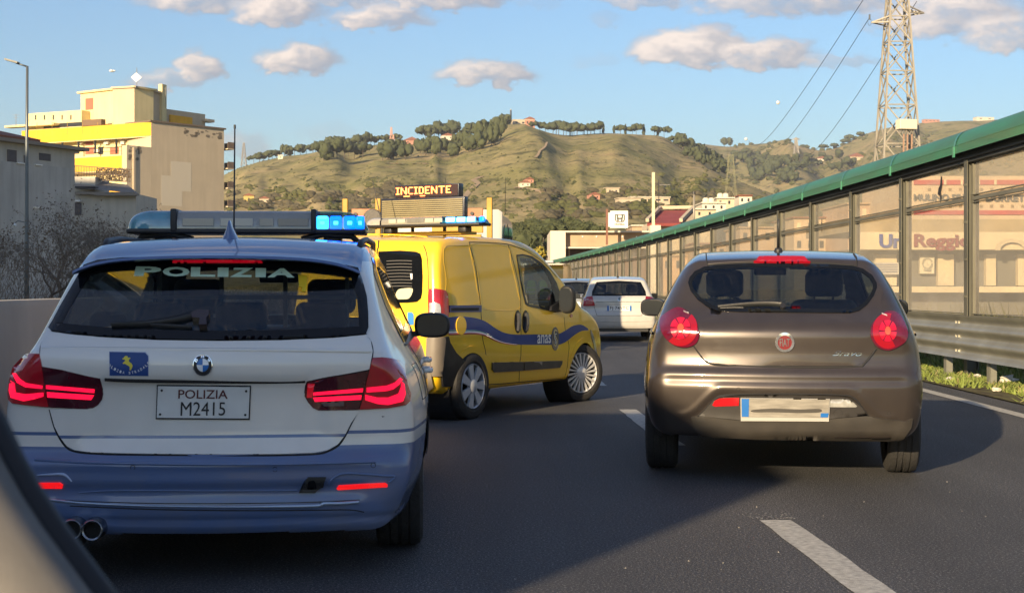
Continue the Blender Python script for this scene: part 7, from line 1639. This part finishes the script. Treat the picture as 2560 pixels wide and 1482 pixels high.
# ================================================================== left side: flats, houses, lamp, trees
class Fac:
    """a vertical facade through two ground points; pixels are cast on it"""
    def __init__(s, A, B, parent): s.A = Vector((A[0], A[1])); s.B = Vector((B[0], B[1])); s.d = (s.B-s.A).normalized(); s.n = Vector((s.d.y, -s.d.x)); s.p = parent; s.rz = math.atan2(s.d.y, s.d.x)
    def uz(s, px, py):
        th = (px-CX)/FPX; Y = (s.A.x*s.d.y-s.A.y*s.d.x)/(th*s.d.y-s.d.x); X = th*Y; return (Vector((X, Y))-s.A).dot(s.d), HC-(py-YH)/FPX*Y
    def slab(s, u0, u1, z0, z1, out, thick, name, m):
        """out: how far the face stands proud; thick: depth behind that face"""
        c = s.A+s.d*(u0+u1)/2+s.n*(out-thick/2); o = MB().box((0,0,0), (u1-u0, thick, z1-z0)).build(name, m, s.p); o.location = Vector((c.x, c.y, (z0+z1)/2))-s.p.location; o.rotation_euler = (0, 0, s.rz); return o
    def px(s, x0, x1, yt, yb, out, thick, name, m, ref=None):
        """rectangle whose centre column runs from yt to yb"""
        u0, _ = s.uz(x0, 500); u1, _ = s.uz(x1, 500); xm = ref or (x0+x1)/2; _, z1 = s.uz(xm, yt); _, z0 = s.uz(xm, yb); return s.slab(u0, u1, z0, z1, out, thick, name, m)
def plaster(name, c, st=.35):
    m = bpy.data.materials.new(name); m.use_nodes = True; t = m.node_tree; b = t.nodes['Principled BSDF']; L = t.links; cc = nd(t, 'ShaderNodeTexCoord')
    n = nd(t, 'ShaderNodeTexNoise'); n.inputs['Scale'].default_value = .35; n.inputs['Detail'].default_value = 8; L.new(cc.outputs['Object'], n.inputs[0])
    mp = nd(t, 'ShaderNodeMapping'); mp.inputs['Scale'].default_value = (1.4,1.4,.10); L.new(cc.outputs['Object'], mp.inputs[0]); n2_ = nd(t, 'ShaderNodeTexNoise'); n2_.inputs['Scale'].default_value = 1; n2_.inputs['Detail'].default_value = 6; L.new(mp.outputs[0], n2_.inputs[0])
    a = nd(t, 'ShaderNodeMath', operation='MULTIPLY'); L.new(n.outputs[0], a.inputs[0]); L.new(n2_.outputs[0], a.inputs[1]); r = nd(t, 'ShaderNodeMapRange'); L.new(a.outputs[0], r.inputs[0]); r.inputs[1].default_value = .14; r.inputs[2].default_value = .34
    x = nd(t, 'ShaderNodeMix', data_type='RGBA'); L.new(r.outputs[0], x.inputs[0]); x.inputs[6].default_value = (*[k*(1-st) for k in c], 1); x.inputs[7].default_value = (*c, 1); L.new(x.outputs[2], b.inputs['Base Color']); b.inputs['Roughness'].default_value = .9; b.inputs['Specular IOR Level'].default_value = .1; return m
M_YW = plaster('pale_yellow_plaster', (.76,.63,.34), .12); M_YB = plaster('yellow_balcony_plaster', (.80,.43,.05), .12); M_TAN = plaster('tan_gable_plaster', (.56,.46,.33), .10); M_SHUT = mat('red_shutter', (.36,.13,.08), .7); M_GREYP = plaster('grey_plaster', (.46,.45,.42), .22); M_GREYP2 = plaster('pale_grey_plaster', (.50,.47,.41), .2)
C0 = P(378,305,220)[:2]; CL = P(54,328,233)[:2]; CR = P(560,323,231)[:2]
fb = empty('apartment_block', (C0[0], C0[1], 0), 0, 'tall yellow apartment block with a blank tan gable wall and balconies', 'apartment block')
FL = Fac(CL, C0, fb); FG = Fac(C0, CR, fb); LL_ = (Vector(C0)-Vector(CL)).length; LG = (Vector(CR)-Vector(C0)).length; ZT = HC+(715-305)/FPX*220
FG.slab(0, LG, -2, ZT, 0, 6, 'gable_wall', M_TAN); u_, z_ = FG.uz(317, 363); FG.slab(u_, -.01, -2, z_, 0, 1.2, 'gable_wall', M_TAN)
FL.slab(0, LL_-1, -2, ZT-1.2, -1.6, 6, 'wall', M_YW)
FG.slab(-.3, LG+.3, ZT, ZT+.25, .2, 6.4, 'roof_edge', mat('roof_edge_brown', (.16,.12,.09), .8))
for k, (yt, yb) in enumerate([(305,339),(385,421),(462,500)]):
    o = FL.slab(0 if k == 0 else 8.5, LL_-.02 if k == 0 else LL_-4.0, FL.uz(378, yb)[1], FL.uz(378, yt)[1], 0, .25, 'balcony_parapet', M_YB)
    FL.slab(0, LL_-.3, FL.uz(378, yb)[1]-.15, FL.uz(378, yb)[1], -.1, 1.5, 'balcony_floor', M_YW)
for x0, x1, yt, yb in ((195,217,366,384),(257,279,366,384),(195,214,352,362)): FL.px(x0, x1, yt, yb, -1.55, .1, 'window_shutter', M_SHUT)
for x0 in (150,190,232,285): FL.px(x0, x0+3, 340, 384, -.3, .2, 'awning_arm', M_BLACK)
for yy in (352,361,371):  
    u0 = FL.uz(200, 400)[0]; u1 = FL.uz(310, 400)[0]; z = FL.uz(255, yy)[1]; FL.slab(u0, u1, z, z+.06, -.2, .05, 'washing_line', M_BLACK)
for (x0, x1, yt, yb) in ((160,178,366,383),(228,240,366,384),(298,312,365,383),(150,166,442,458)): FL.px(x0, x1, yt, yb, -1.5, .1, 'window', M_WIN); FL.px(x0-2, x1+2, yt-2, yt, -1.4, .1, 'window_frame', M_YW)
for (x, y) in ((222,372),(246,352),(286,352),(180,352)): FL.px(x, x+11, y, y+7, -1.1, .5, 'air_conditioner', M_WHITEP)
for x in (92,130,168,206,244,282,320,352): FL.px(x, x+.7, 306, 338, .012, .03, 'parapet_joint', mat('joint_brown', (.40,.24,.05), .8))
# penthouse
PA, PB, PC = P(202,228,236)[:2], P(336,217,229)[:2], P(401,222,236)[:2]; zp = HC+(715-220)/FPX*229
FP = Fac(PA, PB, fb); FP2 = Fac(PB, PC, fb); FP.slab(0, (Vector(PB)-Vector(PA)).length, ZT-2, zp, 0, 4, 'penthouse_wall', M_YW); FP2.slab(0, (Vector(PC)-Vector(PB)).length, ZT-2, zp, 0, 4, 'penthouse_wall', M_TAN)
FP.slab(-.5, (Vector(PB)-Vector(PA)).length+.3, zp, zp+.3, .4, 5, 'penthouse_roof', M_YW); FP2.slab(-.3, (Vector(PC)-Vector(PB)).length+.3, zp, zp+.3, .4, 4.6, 'penthouse_roof', M_TAN)
FP.px(214, 233, 246, 275, .05, .1, 'window_shutter', M_SHUT)
FP2.px(399, 410, 212, 305, .5, .7, 'chimney', M_YW)
WA, WB = P(70,286,238)[:2], P(204,276,233)[:2]; FW = Fac(WA, WB, fb); FW.slab(0, (Vector(WB)-Vector(WA)).length, ZT-2, HC+(715-281)/FPX*236, 0, 4, 'attic_wall', M_YW); FW.px(28, 150, 313, 318, 1.5, 1.5, 'canopy', M_YW); FW.px(110, 216, 308, 318, .1, .1, 'attic_window', M_WIN); FW.px(218, 266, 301, 316, 1.2, 1.0, 'attic_window', mat('attic_brown', (.16,.10,.06), .7))
for k in range(5): FW.px(88+k*22, 91+k*22, 288, 300, .05, .08, 'attic_vent', M_WIN)
FR = Fac(P(410,275,238)[:2], P(513,286,246)[:2], fb); FR.px(410, 513, 279, 330, 0, 4, 'attic_wall', M_TAN); FR.px(423, 478, 291, 312, .3, .4, 'attic_parapet', M_YB); FR.px(505, 528, 299, 306, .8, 1.5, 'attic_ledge', M_TAN)
SB = Fac(CR, (CR[0]-9, CR[1]+8), fb)
for yt, yb in ((352,373),(398,422),(447,471),(496,517)):
    x, y, z1 = P(559, yt, 231.5); z0 = P(559, yb, 231.5)[2]
    o = MB().box((0,0,0), (1.3,2.4,.18)).build('balcony_floor', M_TAN, fb); o.location = Vector((x+.25,y+.8,z0))-fb.location; o.rotation_euler = (0,0,FG.rz)
    o = MB().box((0,-1.18,0), (1.3,.08,1.0)).box((.62,0,0), (.06,2.4,1.0)).build('balcony_parapet', mat('balcony_brown', (.20,.14,.10), .7, var=.3, vs=2), fb); o.location = Vector((x+.25,y+.8,z0+.6))-fb.location; o.rotation_euler = (0,0,FG.rz)
M_REP = mat('repaint_patch', (.60,.52,.40), .9)
FG.px(427, 478, 405, 478, .012, .03, 'repaint_patch', M_REP); FG.px(403, 455, 440, 515, .008, .03, 'repaint_patch', M_REP)
r_ = random.Random(5); pe = MB()
for k in range(26):
    u = FG.uz(462+r_.random()*92, 500)[0]; z = FG.uz(510, 327+r_.random()*17)[1]; s_ = r_.uniform(.12,.5); c = FG.A+FG.d*u+FG.n*.02
    q = [(c.x+FG.d.x*a*s_-fb.location.x, c.y+FG.d.y*a*s_-fb.location.y, z+b*s_*.6) for a, b in ((-1,-.4),(-.2,-1),(.8,-.5),(1,.5),(.1,.9),(-.8,.6))]; pe.add(q, [tuple(range(6))])
for k in range(16):
    u = FG.uz(322+r_.random()*30, 500)[0]; z = FG.uz(330, 368+r_.random()*30)[1]; s_ = r_.uniform(.1,.4); c = FG.A+FG.d*u+FG.n*.02
    q = [(c.x+FG.d.x*a*s_-fb.location.x, c.y+FG.d.y*a*s_-fb.location.y, z+b*s_) for a, b in ((-1,-.4),(-.2,-1),(.8,-.5),(1,.5),(.1,.9),(-.8,.6))]; pe.add(q, [tuple(range(6))])
pe.build('peeling_plaster', mat('peeling_grey', (.20,.165,.125), .9), fb, fixn=False)['kind'] = 'stuff'
u = FG.uz(334, 500)[0]; FG.slab(u-.18, u+.18, 0, z_-.3, .2, .3, 'drain_pipe', M_TAN)
sgn_ = empty('roof_antenna', P(342, 216, 229), 0, 'white diamond shaped panel antenna on the penthouse roof', 'antenna'); MB().tube([(0,0,-1.2),(0,0,1.6)], .05, 6).build('pole', mm, sgn_)
MB().prism([(0,-.75),(.85,0),(0,.75),(-.85,0)], -.35, -.25).build('panel', M_WHITEP, sgn_); sgn_.location.z += 1.35
for k, (px, y0, y1, Y, lb_) in enumerate([(40,285,318,236,'thin television aerial at the far left of the yellow block roof'),(414,218,270,236,'thin television aerial beside the penthouse chimney')]):
    t = empty('tv_aerial', P(px, y1, Y), 0, lb_, 'aerial'); h_ = (y1-y0)/FPX*Y; MB().tube([(0,0,0),(0,0,h_)], .04, 6).bar((-.6,0,h_*.9),(.6,0,h_*.9),.05).bar((-.4,0,h_*.7),(.4,0,h_*.7),.05).build('mast', mm, t)

# grey house in front
GB = P(187,375,150)[:2]; GA = (GB[0]-.42*14, GB[1]-.905*14)
gh = empty('grey_house', (GB[0], GB[1], 0), 0, 'grey plastered house in shade with a red tiled roof end, at the left edge', 'house')
F1 = Fac(GA, GB, gh); L1 = (Vector(GB)-Vector(GA)).length; zg = HC+(715-377)/FPX*150; zl = HC+(715-505+42)/FPX*150
F1.slab(0, L1, -2, zg, 0, 9, 'wall', M_GREYP)
def lower(yy): return F1.uz(180, yy)[1]
F1.slab(-.3, L1+1.2, zg, zg+.35, .9, 10, 'roof_edge', mat('eave_brown', (.22,.19,.16), .8))
quad3(gh, [(*(Vector(GA)+F1.n*.9-F1.d*.2), zg+.35), (*(Vector(GA)+F1.d*8+F1.n*.9), zg+.35), (*(Vector(GA)+F1.d*5-F1.n*4), zg+1.6), (*(Vector(GA)-F1.n*4), zg+1.9)], 'roof', M_TILE, .2)
for x0, x1, yt, yb, nm_ in ((17,41,375,406,'window'),(97,126,384,402,'window'),(82,94,476,517,'window'),(59,63,388,408,'window')):
    F1.px(x0-1.5, x1+1.5, yt-1.5, yb+1.5, .02, .08, 'window_frame', M_GREYP2); F1.px(x0, x1, yt, yb, .05, .12, nm_, mat('grey_shutter', (.07,.065,.075), .6, var=.2, vs=5))
for x0, x1, y in ((40,62,409),(86,102,413),(82,95,519)): F1.px(x0, x1, y-1.5, y+1, .25, .3, 'sill', M_WHITEP)
F1.px(0, 176, 418, 900, .06, .1, 'lower_wall', plaster('streaked_grey_plaster', (.43,.43,.42), .22), ref=150)
# link house with terrace
lh = empty('terrace_house', P(260, 715, 172), 0, 'low shaded house with a railed roof terrace between grey house and gable', 'house')
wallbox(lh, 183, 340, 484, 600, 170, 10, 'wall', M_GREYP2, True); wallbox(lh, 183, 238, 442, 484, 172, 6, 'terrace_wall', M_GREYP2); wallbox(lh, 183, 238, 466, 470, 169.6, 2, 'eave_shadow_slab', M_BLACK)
quad3(lh, [P(183,470,169.5), P(240,474,169.5), P(345,484,169.5), P(318,462,175), P(238,452,175), P(183,448,175)], 'roof', mat('roof_grey', (.20,.18,.16), .85), .15)
wallbox(lh, 183, 335, 480, 486, 169.2, .6, 'roof_edge', mat('eave_brown', (.22,.19,.16), .8)); wallbox(lh, 236, 345, 484, 489, 169.0, .6, 'roof_edge', mat('eave_brown', (.22,.19,.16), .8))
wallbox(lh, 187, 203, 507, 538, 169.9, .1, 'window', mat('grey_shutter', (.07,.065,.075), .6)); wallbox(lh, 185, 202, 500, 504, 169.5, .4, 'sill', M_WHITEP)
rl = empty('terrace_railing', P(255, 452, 173), 0, 'dark metal railing with climbing plants on the roof terrace', 'railing'); rm = MB()
for k in range(36): x = 184+k*4; rm.bar(Vector(P(x, 414+k*.25, 173))-rl.location, Vector(P(x, 448+k*.2, 173))-rl.location, .05)
for yy in (0, 17, 34): rm.bar(Vector(P(184, 414+yy, 173))-rl.location, Vector(P(326, 424+yy*.9, 173))-rl.location, .08)
rm.build('railing_bars', mat('railing_brown', (.07,.045,.035), .6), rl)
pg = MB(); r_ = random.Random(8)
for k in range(500):
    x = r_.uniform(240, 326); y = r_.uniform(422, 452); p = Vector(P(x, y, 173.6+r_.random()))-rl.location; s_ = .25; pg.add([p+Vector((r_.uniform(-s_,s_),0,r_.uniform(-s_,s_))) for _ in range(3)], [(0,1,2)])
pg.build('climbing_plant', mat('climber', (.22,.12,.06), .9, var=.6, vs=3, col2=(.06,.07,.03)), rl, fixn=False)['kind'] = 'stuff'

# street lamp
lx = P(67, 715, 58); sl = empty('street_lamp', (lx[0], 58, 0), 0, 'tall grey street lamp with a flat arm at the left', 'street lamp'); zt2 = P(67, 166, 58)[2]
MB().tube([(0,0,0),(0,0,3),(0,0,zt2*.7),(.02,0,zt2)], [.10,.09,.065,.05], 12).build('pole', mat('lamp_pole', (.16,.18,.19), .45, metal=.5, var=.2, vs=2), sl, True)
a_ = Vector(P(40, 158, 58))-sl.location; b_ = Vector(P(14, 149, 58))-sl.location
MB().tube([(.02,0,zt2-.02), a_], .035, 8).build('arm', mat('lamp_pole', (.16,.18,.19), .45), sl, True); hd_ = MB(); hd_.bar(a_+Vector((.1,0,0)), b_, .30, .07); hd_.build('lamp_head', mat('lamp_head', (.05,.055,.06), .4), sl)
a2 = Vector(P(45, 552, 58))-sl.location; MB().tube([(0,0,P(67,557,58)[2]), a2, Vector(P(37,558,58))-sl.location], .022, 6).build('arm', mat('lamp_pole', (.16,.18,.19), .45), sl, True); MB().sph(Vector(P(36,563,58))-sl.location, .09, 2).build('lamp_head', M_WHITEP, sl)
gu = empty('seagull', P(280, 178, 150), 0, 'white seagull flying above the yellow apartment block', 'bird')
gb = MB(); gb.sph((0,0,0), .16, 2, (2.0,.8,.8)); gb.sph((.30,0,.05), .07, 2); gb.build('body', M_WHITEP, gu, True)
for s_ in (-1,1): MB().add([(-.12,0,.05),(.15,0,.05),(.05,s_*.35,.16),(-.12,s_*.35,.14),(-.10,s_*.75,.04),(-.02,s_*.78,.05)], [(0,1,2,3),(3,2,5,4)]).build('wing', M_WHITEP, gu)
gu.rotation_euler = (R(12), 0, R(35))

# bare trees
M_TWIG = mat('twig_bark', (.17,.14,.115), .9, var=.3, vs=4); M_DRY = mat('dry_leaves', (.20,.155,.12), .9, var=.5, vs=3)
def bare_tree(px, Y, hgt, spread, seed, label, lean=0):
    x = P(px, 715, Y)[0]; t = empty('bare_tree', (x, Y, 0), 0, label, 'tree', 'bare trees behind the concrete wall'); r_ = random.Random(seed); tr_ = MB(); tw = MB(); lf = MB()
    def grow(p, d, L_, rad, lev):
        n = 4 if lev < 3 else 3; pts = [p]; rs = [rad]; dd = d.copy()
        for k in range(n):
            dd = (dd+Vector((r_.gauss(0,.16), r_.gauss(0,.16), r_.gauss(.04,.10)))).normalized(); pts.append(pts[-1]+dd*L_/n); rs.append(rad*(1-.45*(k+1)/n))
        (tr_ if lev < 2 else tw).tube(pts, rs, 7 if lev < 2 else 3, cap=False)
        if lev >= 6:
            for q in range(2):
                if r_.random() < .8:
                    c = pts[-1-q]; s_ = r_.uniform(.03,.065); lf.add([c+Vector((r_.uniform(-s_,s_), r_.uniform(-s_,s_), r_.uniform(-s_,s_))) for _ in range(3)], [(0,1,2)])
            return
        nb_ = (4 if lev == 0 else 3) if lev < 3 else r_.choice((2,3,3))
        for q in range(nb_):
            k = r_.randint(max(1, n-2), n) if lev else n; ax = Vector((r_.gauss(0,1), r_.gauss(0,1), r_.gauss(0,.5))).normalized(); nd_ = (dd+ax*(spread if lev else .75)).normalized(); grow(pts[k], nd_, L_*r_.uniform(.62,.86), rs[k]*.72, lev+1)
    grow(Vector((0,0,0)), Vector((lean,0,1)).normalized(), hgt*.27, hgt*.022, 0)
    tr_.build('trunk', M_BARK, t, True); tw.build('twigs', M_TWIG, t)['kind'] = 'stuff'; lf.build('leaves', M_DRY, t, fixn=False)['kind'] = 'stuff'
    return t
bare_tree(10, 46, 4.6, .80, 5, 'bare tree at the far left edge behind the concrete wall'); bare_tree(168, 50, 5.6, .78, 11, 'largest bare tree, right beside the street lamp pole'); bare_tree(262, 55, 5.4, .80, 17, 'bare tree between the largest one and the tan gable', .1); bare_tree(338, 60, 5.2, .8, 23, 'bare tree partly hidden by the police car roof'); bare_tree(222, 46, 4.9, .82, 41, 'dense bare tree just right of the largest one'); bare_tree(300, 50, 5.0, .82, 47, 'bare tree close in front of the tan gable foot'); bare_tree(105, 40, 3.9, .85, 31, 'low bare tree in front of the street lamp pole')
hd2 = MB(); r_ = random.Random(3)
for k in range(9000):
    px = r_.uniform(-60, 420); Y = r_.uniform(38, 62); x = P(px, 715, Y)[0]; z = r_.random()**1.5*2.4; s_ = r_.uniform(.03,.10); a = r_.uniform(0, 3.14); hd2.add([(x-s_*.15, Y, z), (x+s_*.15, Y, z), (x+s_*math.cos(a), Y+s_*.5, z+s_*2.2)], [(0,1,2)])
tag(hd2.build('undergrowth', M_DRY, fixn=False), 'tangled grey undergrowth behind the concrete wall', 'undergrowth', kind='stuff')
tb = empty('shade_tower', (-84, 100, 0), R(-8), 'tall grey tower block out of view, added to shade the terrace house', 'tower block')  # unseen tower, added so that the terrace house lies in shade
MB().box((0,0,17), (22,16,34)).build('wall', M_GREYP2, tb); MB().box((0,0,34.2), (23,17,.4)).build('roof', M_GREYP, tb)
for fl in range(10):
    for k in range(5): MB().box((-8.5+4.2*k, -8.02, 2.4+3.2*fl), (1.3,.08,1.5)).build('window', M_WIN, tb)
# unseen flats left of the road, added to throw shade on the trees
af = empty('apartment_block', (-45, 0, 0), R(-3), 'long grey block of flats out of view, added to shade the trees', 'apartment block')
MB().box((0,0,11), (28,18,22)).build('wall', M_GREYP2, af); MB().box((0,0,22.2), (29,19,.4)).build('roof', M_GREYP, af)
for fl in range(6):
    for k in range(7): MB().box((-12+4*k, 9.02, 2.4+3.3*fl), (1.2,.08,1.5)).build('window', M_WIN, af); 
    for k in range(4): MB().box((14.02, -6.5+4.3*k, 2.4+3.3*fl), (.08,1.2,1.5)).build('window', M_WIN, af)

# thin evening haze over the plain and the hills
hz_m = bpy.data.materials.new('haze_air'); hz_m.use_nodes = True; ht = hz_m.node_tree; ht.nodes.clear(); ho = nd(ht, 'ShaderNodeOutputMaterial'); hv = nd(ht, 'ShaderNodeVolumePrincipled'); hv.inputs['Density'].default_value = .00013; hv.inputs['Color'].default_value = (.92,.94,1,1); hv.inputs['Anisotropy'].default_value = .2; ht.links.new(hv.outputs[0], ho.inputs[1])
hb = MB().box((0, 1300, 160), (7000, 3600, 324)).build('haze', hz_m); tag(hb, kind='stuff')
